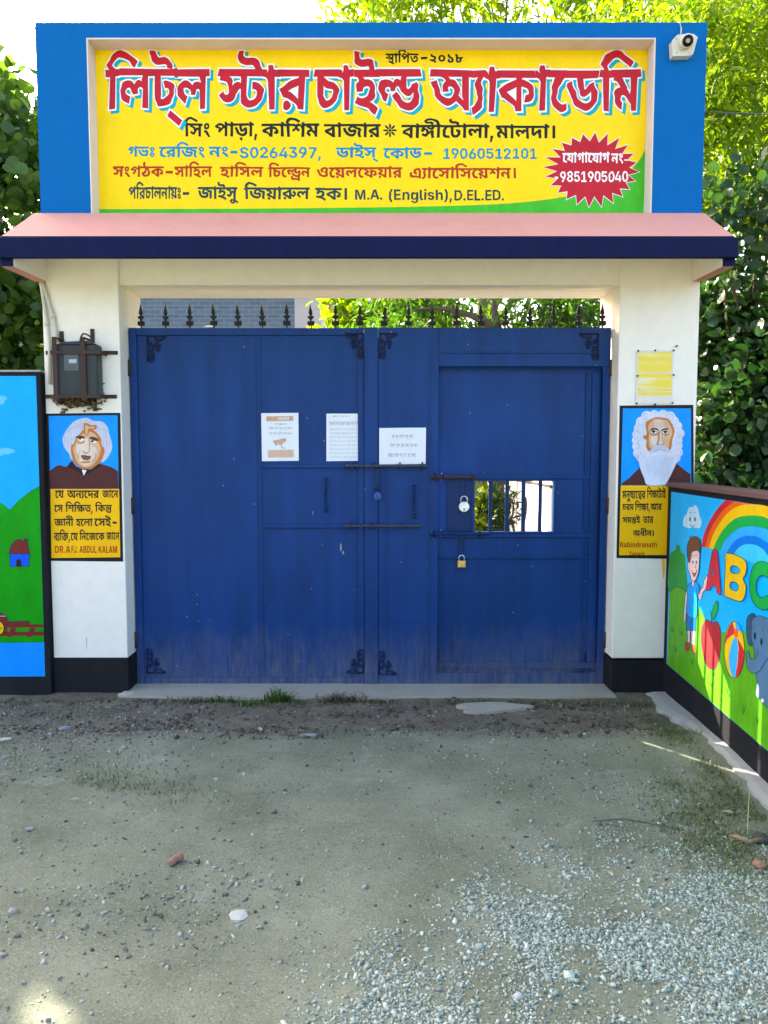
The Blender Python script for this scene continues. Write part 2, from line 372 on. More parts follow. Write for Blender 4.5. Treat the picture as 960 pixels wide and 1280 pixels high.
# letter outlines (Bengali and Latin): glyph number -> advance, contours as x, y, on-curve; then each word as glyph numbers
OUTLINES = {
    10055: (307, [[317,622,1,317,508,1,222,508,1,222,0,1,85,0,1,85,508,1,-10,508,1,-10,622,1,86,622,1,70,640,0,33,686,0,19,705,1,70,787,0,168,879,0,276,917,0,341,917,1,389,917,0,477,901,0,572,863,0,688,798,0,765,751,1,696,658,1,614,710,0,500,774,0,407,803,0,356,803,1,310,803,0,241,768,0,191,716,0,171,687,1,180,671,0,204,636,0,217,622,1]]),
    10047: (779, [[789,622,1,789,508,1,694,508,1,694,0,1,557,0,1,557,313,1,584,257,1,569,284,0,527,324,0,499,324,1,489,324,0,465,314,0,449,287,0,449,261,1,449,252,0,451,237,0,452,229,1,334,222,1,329,254,0,301,302,0,258,328,0,228,328,1,211,328,0,184,315,0,170,292,0,170,277,1,170,242,0,225,204,0,265,192,1,226,76,1,166,93,0,77,150,0,28,231,0,28,283,1,28,333,0,77,405,0,159,445,0,209,445,1,269,445,0,350,405,0,393,361,1,373,367,1,384,403,0,441,440,0,472,440,1,507,440,0,562,412,0,586,388,1,562,372,1,560,394,0,557,439,0,557,461,1,557,508,1,-10,508,1,-10,622,1]]),
    10030: (595, [[605,622,1,605,508,1,217,508,1,217,218,1,217,186,0,225,155,0,233,148,1,247,133,0,277,133,1,304,133,0,352,156,0,377,179,1,398,198,0,423,242,0,423,265,1,423,284,0,399,306,0,374,306,1,361,306,0,340,304,0,331,302,1,313,414,1,335,419,0,380,425,0,409,425,1,463,425,0,528,389,0,558,328,0,558,291,1,558,236,0,512,141,0,474,104,1,434,65,0,329,20,0,269,20,1,216,20,0,154,40,0,132,59,1,110,78,0,80,148,0,80,221,1,80,508,1,-10,508,1,-10,622,1],[378,622,1,377,653,0,348,679,0,311,679,1,238,679,1,161,679,0,65,708,0,38,738,1,19,759,0,2,816,0,2,854,1,2,869,0,4,894,0,7,912,1,137,904,1,136,895,0,135,881,0,135,875,1,135,855,0,144,823,0,154,812,1,165,802,0,199,793,0,237,793,1,314,793,1,373,793,0,442,775,0,466,752,1,486,733,0,508,670,0,509,622,1]]),
    10065: (0, [[-159,-11,1,127,-179,1,70,-271,1,-219,-110,1]]),
    10434: (1003, [[194,101,1,163,101,0,106,122,0,54,173,0,27,219,1,122,278,1,141,247,0,169,220,0,188,220,1,200,220,0,223,232,0,253,275,0,277,320,1,301,344,1,328,393,0,377,434,0,412,434,1,439,434,0,481,410,0,507,386,1,529,319,1,513,270,1,494,294,0,462,320,0,448,320,1,436,320,0,416,306,0,388,265,0,362,223,1,334,179,0,283,124,0,230,101,0],[240,244,1,231,305,0,211,378,0,188,397,1,164,418,0,85,438,0,25,445,1,62,563,1,136,526,1,193,516,0,263,487,0,303,444,0,320,379,0,324,332,1],[1013,622,1,1013,508,1,624,508,1,624,218,1,624,186,0,632,155,0,640,148,1,654,133,0,684,133,1,713,133,0,759,156,0,784,179,1,806,198,0,830,242,0,830,265,1,830,284,0,807,306,0,782,306,1,769,306,0,747,304,0,738,302,1,720,414,1,742,419,0,787,425,0,816,425,1,870,425,0,935,389,0,965,328,0,965,291,1,965,236,0,919,141,0,881,104,1,841,65,0,736,20,0,676,20,1,623,20,0,561,40,0,539,59,1,517,78,0,487,148,0,487,221,1,487,379,1,490,390,1,489,412,0,487,459,0,487,480,1,487,508,1,-10,508,1,-10,622,1],[786,622,1,784,653,0,755,679,0,718,679,1,645,679,1,568,679,0,472,708,0,445,738,1,426,759,0,409,816,0,409,854,1,409,869,0,411,894,0,414,912,1,544,904,1,543,895,0,542,881,0,542,875,1,542,855,0,551,823,0,562,812,1,573,802,0,607,793,0,644,793,1,721,793,1,780,793,0,849,775,0,873,752,1,893,733,0,915,670,0,916,622,1]]),
    10054: (307, [[317,622,1,317,508,1,222,508,1,222,0,1,85,0,1,85,442,1,73,473,0,29,508,0,-5,508,1,-10,508,1,-10,622,1,10,622,1,32,622,0,72,598,0,89,560,1,87,566,0,85,602,0,85,615,1,85,689,1,198,689,1,221,622,1]]),
    10046: (630, [[640,622,1,640,508,1,545,508,1,545,0,1,408,0,1,370,53,0,267,133,0,142,187,0,67,199,1,16,322,1,109,373,0,325,464,0,430,492,1,412,459,1,412,508,1,-10,508,1,-10,622,1],[408,391,1,428,371,1,364,352,0,251,306,0,188,276,1,228,268,0,315,229,0,399,169,0,431,129,1,411,120,1,410,143,0,408,189,0,408,211,1],[170,-14,1,137,-14,0,95,29,0,95,61,1,95,93,0,137,136,0,170,136,1,202,136,0,244,94,0,244,61,1,244,29,0,202,-14,0]]),
    10025: (595, [[605,622,1,605,508,1,217,508,1,217,484,1,215,384,1,216,372,0,217,347,0,217,335,1,217,218,1,217,186,0,225,155,0,233,148,1,247,133,0,277,133,1,304,133,0,352,155,0,377,179,1,399,198,0,422,242,0,422,265,1,422,287,0,397,304,0,376,304,1,366,304,1,337,304,0,290,317,0,260,333,1,241,344,0,211,372,0,199,387,1,209,510,1,228,481,0,279,442,0,342,421,0,378,421,1,399,421,1,451,421,0,509,402,0,528,380,1,543,365,0,558,319,0,558,295,1,558,235,0,512,141,0,474,104,1,434,65,0,329,20,0,269,20,1,216,20,0,154,40,0,133,58,1,110,78,0,80,148,0,80,221,1,80,508,1,-10,508,1,-10,622,1]]),
    10010: (577, [[354,622,1,353,653,0,324,679,0,287,679,1,229,679,1,151,679,0,56,708,0,28,738,1,9,759,0,-8,816,0,-8,854,1,-8,869,0,-6,894,0,-3,912,1,128,904,1,127,895,0,125,881,0,125,875,1,125,855,0,134,823,0,145,812,1,156,802,0,190,793,0,228,793,1,289,793,1,348,793,0,417,775,0,442,752,1,462,733,0,483,670,0,485,622,1],[266,482,1,358,482,0,468,428,0,516,344,0,516,300,1,516,218,0,415,133,0,322,118,1,296,159,1,346,146,0,444,110,0,541,59,0,588,26,1,516,-70,1,469,-37,0,363,20,0,245,67,0,117,103,0,46,114,1,68,222,1,103,213,0,172,203,0,207,203,1,269,203,0,343,227,0,378,269,0,378,298,1,378,333,0,325,375,0,276,375,1,249,375,0,215,365,0,200,345,0,200,330,1,200,325,0,204,311,0,206,306,1,76,288,1,70,304,0,62,342,0,62,360,1,62,396,0,112,452,0,204,482,0],[146,424,1,141,457,0,91,505,0,44,516,1,122,560,1,169,550,1,225,527,0,274,470,0,278,427,1],[586,622,1,586,508,1,-10,508,1,-10,622,1]]),
    10406: (1016, [[199,478,1,240,478,0,302,458,0,354,419,0,379,392,1,358,400,1,369,436,0,424,473,0,459,473,1,499,473,0,565,429,0,602,394,1,552,309,1,534,331,0,500,358,0,481,358,1,463,358,0,435,335,0,435,310,1,435,303,0,436,291,0,437,286,1,320,279,1,311,303,0,283,340,0,244,361,0,218,361,1,196,361,0,170,339,0,170,320,1,170,293,0,219,261,0,256,251,1,215,136,1,156,153,0,72,207,0,28,282,0,28,328,1,28,374,0,73,442,0,152,478,0],[1026,622,1,1026,508,1,679,508,1,679,365,1,679,350,0,689,329,0,705,329,1,719,329,0,747,348,0,777,382,0,792,403,1,911,425,1,945,376,0,980,278,0,980,220,1,980,157,0,919,58,0,796,0,0,703,0,1,630,0,0,500,43,0,389,138,0,344,216,1,460,277,1,490,227,0,559,155,0,642,118,0,692,118,1,765,118,0,844,179,0,844,235,1,844,275,0,815,325,0,797,346,1,906,354,1,869,306,0,796,245,0,720,215,0,679,215,1,645,215,0,593,234,0,576,254,1,559,274,0,541,333,0,541,373,1,541,422,1,544,433,1,543,448,0,541,480,0,541,495,1,541,508,1,-10,508,1,-10,622,1]]),
    10008: (966, [[976,622,1,976,508,1,882,508,1,882,0,1,744,0,1,715,52,0,614,128,0,567,153,1,627,241,1,665,219,0,727,172,0,747,149,1,746,160,0,745,182,0,744,207,0,744,219,1,744,508,1,-10,508,1,-10,622,1],[402,79,1,317,79,0,172,144,0,57,296,0,15,425,1,144,461,1,175,369,0,244,252,0,333,198,0,394,198,1,439,198,0,499,220,0,529,265,0,529,296,1,529,332,0,491,373,0,460,373,1,439,373,0,416,351,0,416,334,1,416,326,0,420,308,0,423,300,1,295,282,1,287,301,0,279,338,0,279,352,1,279,400,0,325,457,0,401,483,0,443,483,1,513,483,0,613,430,0,666,338,0,666,280,1,666,226,0,612,134,0,495,79,0],[337,424,1,333,457,0,282,505,0,235,516,1,313,560,1,359,550,1,415,527,0,465,470,0,470,427,1]]),
    10202: (288, [[298,622,1,298,508,1,217,508,1,276,527,1,249,502,0,217,459,0,203,416,0,203,390,1,203,357,0,220,286,0,237,213,0,237,177,1,237,136,0,218,66,0,168,9,0,76,-36,0,3,-53,1,-27,59,1,28,72,0,82,107,0,99,152,0,99,179,1,99,217,0,82,286,0,65,353,0,65,390,1,65,419,0,79,464,0,107,505,0,128,527,1,118,508,1,-10,508,1,-10,622,1]]),
    10020: (860, [[870,622,1,870,508,1,543,508,1,543,448,1,545,404,1,545,0,1,408,0,1,370,53,0,267,133,0,142,187,0,67,199,1,16,322,1,109,373,0,325,464,0,430,492,1,411,463,1,411,508,1,-10,508,1,-10,622,1],[408,391,1,428,371,1,386,358,0,307,330,0,229,296,0,188,276,1,228,268,0,315,229,0,399,169,0,431,129,1,412,120,1,411,138,0,408,183,0,408,208,1],[828,256,1,828,222,0,801,162,0,735,123,0,675,123,1,654,123,0,618,126,0,602,130,1,607,243,1,612,242,0,627,241,0,639,241,1,672,241,0,694,265,0,694,282,1,694,314,0,611,364,0,530,377,1,530,489,1,612,479,0,747,418,0,828,322,0]]),
    10061: (401, [[411,622,1,411,508,1,353,508,1,319,491,0,257,441,0,209,379,0,181,305,0,181,263,1,181,204,0,216,138,0,269,112,0,296,112,1,314,112,0,348,118,0,369,129,1,419,26,1,386,8,0,322,-5,0,287,-5,1,213,-5,0,101,55,0,42,174,0,42,260,1,42,328,0,91,444,0,181,533,0,243,556,1,179,512,1,163,510,0,122,508,0,90,508,1,-10,508,1,-10,622,1]]),
    10032: (746, [[756,622,1,756,508,1,409,508,1,409,385,1,409,369,0,419,349,0,435,349,1,448,349,0,477,367,0,507,401,0,523,423,1,641,445,1,676,395,0,710,297,0,710,240,1,710,177,0,649,77,0,527,20,0,436,20,1,370,20,0,247,57,0,139,148,0,49,306,0,16,425,1,145,461,1,178,344,0,261,201,0,364,138,0,425,138,1,495,138,0,574,200,0,574,257,1,574,295,0,546,345,0,527,366,1,636,374,1,599,326,0,525,264,0,449,235,0,409,235,1,376,235,0,324,254,0,306,274,1,289,293,0,272,353,0,272,400,1,272,508,1,-10,508,1,-10,622,1]]),
    10044: (649, [[659,622,1,659,508,1,564,508,1,564,0,1,427,0,1,427,129,1,444,76,1,408,126,0,340,197,0,272,236,0,235,236,1,213,236,0,181,213,0,181,191,1,181,166,0,219,138,0,252,126,1,213,9,1,153,26,0,77,84,0,39,156,0,39,195,1,39,249,0,90,317,0,170,348,0,212,348,1,260,348,0,342,323,0,414,270,0,448,226,1,429,212,1,428,236,0,427,286,0,427,309,1,427,508,1,-10,508,1,-10,622,1],[325,319,1,325,313,0,323,293,0,321,284,1,187,318,1,185,363,0,156,416,0,87,444,0,22,450,1,49,553,1,107,537,1,167,530,0,250,497,0,301,445,0,325,369,0]]),
    20437: (757, [[528,270,1,453,270,0,346,326,0,319,377,1,335,380,1,327,351,0,290,295,0,231,260,0,186,260,1,153,260,0,94,281,0,41,333,0,14,379,1,112,440,1,132,406,0,161,383,0,179,383,1,199,383,0,229,406,0,246,462,0,247,513,1,386,513,1,392,483,0,412,433,0,443,396,0,481,376,0,505,376,1,530,376,0,557,405,0,557,432,1,557,462,0,517,518,0,489,538,1,637,554,1,653,539,0,683,494,0,703,439,0,703,406,1,703,334,0,612,270,0],[767,622,1,767,504,1,-10,504,1,-10,622,1],[465,329,1,533,329,0,622,298,0,674,249,0,695,194,0,695,169,1,695,123,0,656,65,0,587,31,0,499,13,0,452,7,1,493,71,1,530,63,0,628,36,0,725,0,0,763,-21,1,707,-122,1,640,-90,0,530,-47,0,426,-18,0,317,3,0,252,13,1,274,123,1,307,114,0,387,104,0,426,104,1,500,104,0,551,141,0,551,174,1,551,201,0,511,234,0,480,234,1,454,234,0,430,214,0,430,198,1,430,189,0,434,177,0,435,172,1,302,158,1,294,171,0,288,204,0,288,218,1,288,256,0,335,305,0,416,329,0]]),
    20054: (310, [[320,622,1,320,504,1,227,504,1,227,0,1,83,0,1,83,439,1,71,470,0,29,504,0,-4,504,1,-10,504,1,-10,622,1,10,622,1,32,622,0,72,597,0,87,561,1,86,569,0,83,605,0,83,618,1,83,689,1,203,689,1,226,622,1]]),
    20055: (310, [[320,622,1,320,504,1,227,504,1,227,0,1,83,0,1,83,504,1,-10,504,1,-10,622,1,85,622,1,68,641,0,32,686,0,17,705,1,70,787,0,170,879,0,278,917,0,343,917,1,391,917,0,478,901,0,574,863,0,691,800,0,767,752,1,696,655,1,615,707,0,500,771,0,409,799,0,359,799,1,313,799,0,245,765,0,196,714,0,177,687,1,186,671,0,210,635,0,221,622,1]]),
    20040: (774, [[784,622,1,784,504,1,691,504,1,691,0,1,547,0,1,547,391,1,556,333,1,524,376,0,462,443,0,402,489,0,339,512,0,307,512,1,269,512,0,210,486,0,158,440,0,129,407,1,115,426,1,136,440,0,184,460,0,213,460,1,264,460,0,311,405,0,311,371,1,311,356,0,309,327,0,306,320,1,269,332,1,279,343,0,307,372,0,338,401,0,352,413,1,472,514,1,556,430,1,257,162,1,161,253,1,249,331,1,216,284,1,178,265,1,196,282,0,214,315,0,214,331,1,214,352,0,191,372,0,172,372,1,158,372,0,130,362,0,115,353,1,13,447,1,61,505,0,149,586,0,244,629,0,302,629,1,352,629,0,435,596,0,516,533,0,559,488,1,552,468,1,550,488,0,547,539,0,547,563,1,547,689,1,667,689,1,690,622,1]]),
    20035: (741, [[437,31,1,342,31,0,182,103,0,57,274,0,15,422,1,150,459,1,180,354,0,254,219,0,353,154,0,419,154,1,455,154,0,510,168,0,547,195,0,565,237,0,565,264,1,565,295,0,543,336,0,508,357,0,486,357,1,465,357,0,437,334,0,437,312,1,437,301,0,441,280,0,445,271,1,308,252,1,298,275,0,290,316,0,290,331,1,290,381,0,342,443,0,425,471,0,472,471,1,549,471,0,655,413,0,710,315,0,710,252,1,710,191,0,653,90,0,533,31,0],[751,622,1,751,504,1,-10,504,1,-10,622,1]]),
    20077: (626, [[114,526,1,114,555,0,138,606,0,158,631,1,280,581,1,274,572,0,267,556,0,267,547,1,267,538,0,276,523,0,314,509,0,357,500,1,451,481,0,530,397,0,530,333,1,530,252,0,422,164,0,326,154,1,317,155,0,296,158,0,286,160,1,298,198,1,359,182,0,448,148,0,526,105,0,572,72,1,496,-27,1,450,8,0,350,64,0,239,108,0,117,140,0,50,151,1,72,264,1,106,256,0,186,244,0,229,244,1,316,244,0,384,284,0,384,316,1,384,337,0,364,362,0,319,380,0,280,387,1,210,402,0,139,444,0,114,496,0]]),
    20075: (626, [[310,79,1,238,79,0,123,129,0,56,236,0,56,321,1,56,380,0,109,487,0,223,556,0,315,556,1,398,556,0,512,497,0,569,388,0,569,313,1,569,251,0,513,144,0,399,79,0],[318,438,1,284,438,0,232,411,0,204,355,0,204,313,1,204,279,0,225,227,0,271,197,0,307,197,1,343,197,0,394,226,0,421,282,0,421,323,1,421,360,0,398,410,0,353,438,0]]),
    20076: (626, [[314,0,1,209,0,0,107,85,0,107,149,1,107,205,0,172,279,0,237,306,1,295,193,1,275,187,0,256,170,0,256,158,1,256,143,0,285,122,0,313,122,1,358,122,0,404,161,0,404,189,1,404,214,0,380,251,0,322,293,0,272,322,1,209,359,0,138,417,0,110,475,0,110,512,1,110,542,0,139,604,0,165,631,1,293,560,1,283,549,0,269,527,0,269,516,1,269,505,0,277,488,0,302,467,0,353,434,0,397,407,1,453,374,0,521,308,0,552,233,0,552,184,1,552,126,0,493,43,0,386,0,0]]),
    20083: (626, [[272,0,1,229,0,0,165,18,0,143,36,1,117,56,0,90,124,0,90,183,1,90,431,1,90,453,0,81,480,0,57,493,0,32,494,1,47,622,1,100,621,0,172,605,0,195,585,1,215,568,0,234,517,0,234,462,1,234,389,1,255,395,0,290,399,0,305,399,1,323,399,0,354,395,0,368,391,1,384,388,0,410,384,0,421,384,1,447,384,0,486,404,0,502,436,1,620,377,1,602,330,0,551,283,0,496,267,0,469,267,1,460,267,0,440,270,0,432,273,1,486,310,1,499,291,0,511,244,0,511,221,1,511,152,0,445,53,0,337,0,0],[281,118,1,301,118,0,332,133,0,353,161,0,364,197,0,364,217,1,364,242,0,343,270,0,310,281,0,292,281,1,275,281,0,247,275,0,234,270,1,234,187,1,234,161,0,242,136,0,249,129,1,255,123,0,272,118,0]]),
    20050: (712, [[722,622,1,722,504,1,629,504,1,629,0,1,485,0,1,485,309,1,510,266,1,492,289,0,463,313,0,449,313,1,437,313,0,418,301,0,390,261,0,364,219,1,336,175,0,285,121,0,230,98,0,195,98,1,162,98,0,104,120,0,52,172,0,26,217,1,124,278,1,143,248,0,170,221,0,188,221,1,201,221,0,222,234,0,252,275,0,275,319,1,299,342,1,326,390,0,376,432,0,412,432,1,438,432,0,479,410,0,504,386,1,489,382,1,488,400,0,485,438,0,485,457,1,485,504,1,-10,504,1,-10,622,1],[237,241,1,230,302,0,209,373,0,185,393,1,161,413,0,84,433,0,24,439,1,63,560,1,140,521,1,196,511,0,266,483,0,306,439,0,323,374,0,327,328,1]]),
    20006: (442, [[145,319,1,207,282,0,314,186,0,403,72,0,439,11,1,332,-49,1,296,2,0,216,94,0,120,177,0,59,214,1],[62,473,1,62,517,0,104,584,0,176,622,0,221,622,1,266,622,0,338,584,0,380,518,0,380,473,1,380,429,0,338,361,0,266,323,0,221,323,1,176,323,0,104,360,0,62,429,0],[170,473,1,170,451,0,199,422,0,221,422,1,243,422,0,272,450,0,272,473,1,272,494,0,243,523,0,221,523,1,199,523,0,170,494,0]]),
    20068: (753, [[763,622,1,763,504,1,416,504,1,416,387,1,416,371,0,427,351,0,442,351,1,455,351,0,484,369,0,513,401,0,527,422,1,648,444,1,683,394,0,718,297,0,718,239,1,718,176,0,656,77,0,532,19,0,440,19,1,374,19,0,250,57,0,139,146,0,48,303,0,15,422,1,150,459,1,182,343,0,264,204,0,367,142,0,428,142,1,497,142,0,576,201,0,576,256,1,576,293,0,546,343,0,528,364,1,645,371,1,607,323,0,532,262,0,456,233,0,415,233,1,380,233,0,326,253,0,308,273,1,290,293,0,272,353,0,272,399,1,272,504,1,-10,504,1,-10,622,1],[380,-179,1,347,-179,0,304,-136,0,304,-103,1,304,-70,0,347,-27,0,380,-27,1,414,-27,0,456,-70,0,456,-103,1,456,-136,0,414,-179,0]]),
    30044: (269, [[27,-193,1,70,110,1,218,110,1,127,-193,1]]),
    20020: (863, [[873,622,1,873,504,1,546,504,1,546,442,1,548,396,1,548,0,1,404,0,1,366,52,0,265,130,0,143,181,0,69,194,1,15,323,1,109,373,0,322,461,0,426,487,1,408,459,1,408,504,1,-10,504,1,-10,622,1],[404,382,1,424,363,1,383,352,0,307,324,0,232,292,0,192,273,1,231,265,0,317,228,0,398,169,0,429,131,1,409,124,1,407,142,0,404,188,0,404,212,1],[833,253,1,833,219,0,805,157,0,738,119,0,678,119,1,656,119,0,619,122,0,603,125,1,607,243,1,613,242,0,629,241,0,640,241,1,671,241,0,691,263,0,691,279,1,691,310,0,613,357,0,533,370,1,533,485,1,616,475,0,752,415,0,833,319,0]]),
    20048: (724, [[734,622,1,734,504,1,641,504,1,641,0,1,497,0,1,497,506,1,500,531,1,499,551,0,497,588,0,497,606,1,497,689,1,616,689,1,640,622,1],[349,629,1,390,629,0,455,600,0,508,544,0,529,505,1,526,364,1,493,428,0,416,511,0,367,511,1,341,511,0,303,482,0,303,453,1,303,418,0,363,387,0,417,385,1,403,257,1,330,261,0,242,314,0,203,400,0,203,455,1,203,515,0,243,591,0,310,629,0],[81,629,1,129,629,0,208,590,0,256,507,0,256,440,1,256,394,0,216,310,0,127,257,0,54,257,1,42,384,1,85,387,0,133,405,0,153,433,0,153,452,1,153,482,0,111,511,0,77,511,1,58,511,0,21,507,0,1,501,1,-12,620,1,14,625,0,59,629,0]]),
    20044: (653, [[663,622,1,663,504,1,571,504,1,571,0,1,426,0,1,426,127,1,444,75,1,409,123,0,341,193,0,273,230,0,237,230,1,216,230,0,187,210,0,187,189,1,187,166,0,223,140,0,255,128,1,214,7,1,155,24,0,77,81,0,39,153,0,39,195,1,39,249,0,90,316,0,170,347,0,213,347,1,260,347,0,341,323,0,413,271,0,447,229,1,429,216,1,428,240,0,426,291,0,426,313,1,426,504,1,-10,504,1,-10,622,1],[329,317,1,329,310,0,327,289,0,325,279,1,185,314,1,183,358,0,155,410,0,87,438,0,23,443,1,49,549,1,112,533,1,170,525,0,253,493,0,305,442,0,329,367,0]]),
    20042: (631, [[641,622,1,641,504,1,548,504,1,548,0,1,404,0,1,366,52,0,265,130,0,143,181,0,69,194,1,15,323,1,109,373,0,322,461,0,426,487,1,409,456,1,409,504,1,-10,504,1,-10,622,1],[404,381,1,424,363,1,362,346,0,252,302,0,192,273,1,231,265,0,317,228,0,398,169,0,429,131,1,408,124,1,407,146,0,404,193,0,404,215,1]]),
    20027: (1011, [[445,27,1,374,27,0,246,65,0,136,155,0,47,308,0,15,422,1,150,459,1,183,343,0,265,208,0,371,150,0,439,150,1,509,150,0,568,200,0,568,237,1,568,267,0,553,309,0,544,324,1,648,319,1,614,289,0,550,246,0,478,222,0,429,222,1,384,222,0,313,250,0,272,310,0,272,357,1,272,397,0,316,472,0,373,506,1,354,505,0,319,504,0,299,504,1,-10,504,1,-10,622,1,1021,622,1,1021,504,1,752,504,1,718,504,0,639,507,0,605,509,1,546,488,0,461,443,0,416,396,0,416,374,1,416,356,0,436,339,0,451,339,1,474,339,0,514,359,0,538,377,1,694,330,1,701,310,0,709,262,0,709,235,1,709,184,0,658,88,0,542,27,0],[918,189,1,918,152,0,933,63,0,948,17,1,808,-12,1,790,40,0,772,138,0,772,198,1,772,233,0,783,304,0,794,337,1,721,347,0,615,392,0,542,459,0,517,501,1,664,518,1,676,500,0,719,469,0,789,450,0,843,450,1,852,450,0,876,452,0,892,453,1,957,350,1,938,315,0,918,238,0]]),
    20046: (631, [[641,622,1,641,504,1,548,504,1,548,0,1,404,0,1,366,52,0,265,130,0,143,181,0,69,194,1,15,323,1,109,373,0,322,461,0,426,487,1,409,456,1,409,504,1,-10,504,1,-10,622,1],[404,381,1,424,363,1,362,346,0,252,302,0,192,273,1,231,265,0,317,228,0,398,169,0,429,131,1,408,124,1,407,146,0,404,193,0,404,215,1],[169,-17,1,136,-17,0,92,26,0,92,58,1,92,91,0,136,134,0,169,134,1,203,134,0,245,92,0,245,58,1,245,26,0,203,-17,0]]),
    20307: (755, [[227,56,1,171,56,0,91,116,0,58,170,1,156,230,1,174,202,0,202,179,0,217,179,1,231,179,0,255,194,0,268,208,1,280,221,0,292,252,0,292,273,1,292,294,0,275,334,0,244,360,0,221,360,1,202,360,0,181,341,0,181,326,1,181,319,0,184,305,0,186,297,1,55,277,1,47,296,0,40,338,0,40,353,1,40,397,0,90,450,0,167,474,0,208,474,1,272,474,0,368,424,0,421,337,0,421,280,1,421,267,0,417,233,0,415,218,1,295,193,1,321,232,0,403,306,0,529,366,0,620,379,1,704,290,1,683,257,0,666,184,0,666,150,1,666,118,0,679,49,0,691,17,1,549,-12,1,536,31,0,521,109,0,521,152,1,521,193,0,542,276,0,569,315,1,641,256,1,574,247,0,476,213,0,408,167,0,382,138,1,361,113,0,317,76,0,263,56,0],[113,556,1,159,546,1,216,523,0,265,466,0,270,423,1,134,420,1,129,453,0,78,501,0,31,512,1],[540,380,1,467,380,0,352,466,0,323,536,1,458,549,1,466,518,0,490,485,0,518,474,0,531,474,1,552,474,0,574,497,0,574,516,1,574,533,0,546,553,0,523,554,1,681,569,1,692,556,0,702,524,0,702,505,1,702,462,0,658,406,0,585,380,0],[765,622,1,765,504,1,632,504,1,615,511,1,442,511,1,430,504,1,-10,504,1,-10,622,1]]),
    20056: (310, [[320,504,1,227,504,1,227,0,1,83,0,1,83,504,1,-10,504,1,-10,622,1,82,622,1,71,671,0,17,743,0,-71,789,0,-194,812,0,-276,812,1,-326,812,0,-390,803,0,-418,787,0,-418,777,1,-418,768,0,-398,762,0,-372,762,1,-274,762,1,-215,762,0,-146,744,0,-124,724,1,-104,706,0,-85,654,0,-85,615,1,-223,615,1,-223,629,0,-232,651,0,-240,657,1,-249,663,0,-270,668,0,-289,668,1,-358,668,1,-416,668,0,-485,681,0,-508,695,1,-530,708,0,-551,750,0,-551,775,1,-551,839,0,-408,917,0,-256,917,1,-37,917,0,210,774,0,228,622,1,320,622,1]]),
    20061: (404, [[414,622,1,414,504,1,354,504,1,320,485,0,258,436,0,212,375,0,186,304,0,186,263,1,186,206,0,220,141,0,272,116,0,299,116,1,317,116,0,350,123,0,370,132,1,420,25,1,387,7,0,324,-5,0,288,-5,1,213,-5,0,101,54,0,40,173,0,40,260,1,40,326,0,88,441,0,178,529,0,239,553,1,175,508,1,159,506,0,119,504,0,86,504,1,-10,504,1,-10,622,1]]),
    20030: (598, [[608,622,1,608,504,1,223,504,1,223,218,1,223,187,0,230,158,0,238,151,1,251,137,0,280,137,1,306,137,0,353,159,0,376,180,1,397,198,0,421,240,0,421,262,1,421,280,0,399,301,0,375,301,1,363,301,0,342,299,0,333,297,1,314,413,1,336,418,0,381,425,0,411,425,1,467,425,0,533,387,0,562,326,0,562,289,1,562,234,0,516,141,0,478,103,1,438,65,0,332,19,0,271,19,1,219,19,0,155,40,0,132,60,1,109,79,0,78,150,0,78,223,1,78,504,1,-10,504,1,-10,622,1],[377,622,1,375,652,0,347,679,0,311,679,1,240,679,1,161,679,0,65,706,0,37,737,1,18,758,0,1,816,0,1,854,1,1,868,0,3,895,0,6,913,1,143,904,1,142,895,0,140,881,0,140,876,1,140,855,0,149,825,0,160,815,1,171,805,0,205,796,0,242,796,1,315,796,1,375,796,0,444,779,0,469,756,1,490,736,0,512,672,0,513,622,1]]),
    20047: (783, [[793,622,1,793,504,1,700,504,1,700,0,1,556,0,1,556,310,1,583,255,1,568,281,0,529,318,0,502,318,1,492,318,0,470,308,0,454,283,0,454,258,1,454,249,0,456,233,0,457,225,1,334,218,1,329,249,0,302,296,0,260,321,0,231,321,1,214,321,0,189,309,0,175,288,0,175,274,1,175,241,0,229,204,0,268,192,1,228,73,1,167,90,0,77,147,0,28,228,0,28,280,1,28,331,0,76,404,0,158,443,0,208,443,1,270,443,0,353,402,0,396,359,1,373,364,1,385,400,0,441,438,0,474,438,1,509,438,0,564,410,0,587,387,1,562,371,1,559,394,0,556,439,0,556,461,1,556,504,1,-10,504,1,-10,622,1]]),
    20037: (644, [[654,622,1,654,504,1,216,504,1,216,232,1,180,251,1,215,289,0,311,362,0,428,430,0,495,457,1,594,376,1,580,350,0,562,293,0,553,229,0,553,194,1,553,157,0,568,65,0,584,17,1,443,-12,1,426,39,0,408,135,0,408,190,1,408,228,0,422,294,0,448,355,0,464,385,1,508,331,1,448,305,0,335,229,0,234,146,0,192,107,1,72,182,1,72,504,1,-10,504,1,-10,622,1]]),
    20641: (404, [[174,0,1,174,622,1,320,622,1,320,0,1]]),
    20022: (713, [[486,0,1,486,403,1,506,359,1,484,387,0,435,442,0,380,486,0,317,513,0,282,513,1,234,513,0,180,474,0,154,447,1,144,451,1,165,464,0,214,480,0,251,480,1,295,480,0,356,447,0,388,391,0,388,354,1,388,294,0,299,190,0,210,142,1,129,256,1,189,283,0,251,328,0,251,354,1,251,369,0,232,387,0,210,387,1,190,387,0,151,375,0,125,361,1,15,451,1,51,503,0,129,582,0,221,629,0,276,629,1,324,629,0,406,596,0,487,532,0,533,485,1,490,500,1,490,512,0,486,561,0,486,593,1,486,689,1,607,689,1,629,622,1,723,622,1,723,504,1,630,504,1,630,0,1]]),
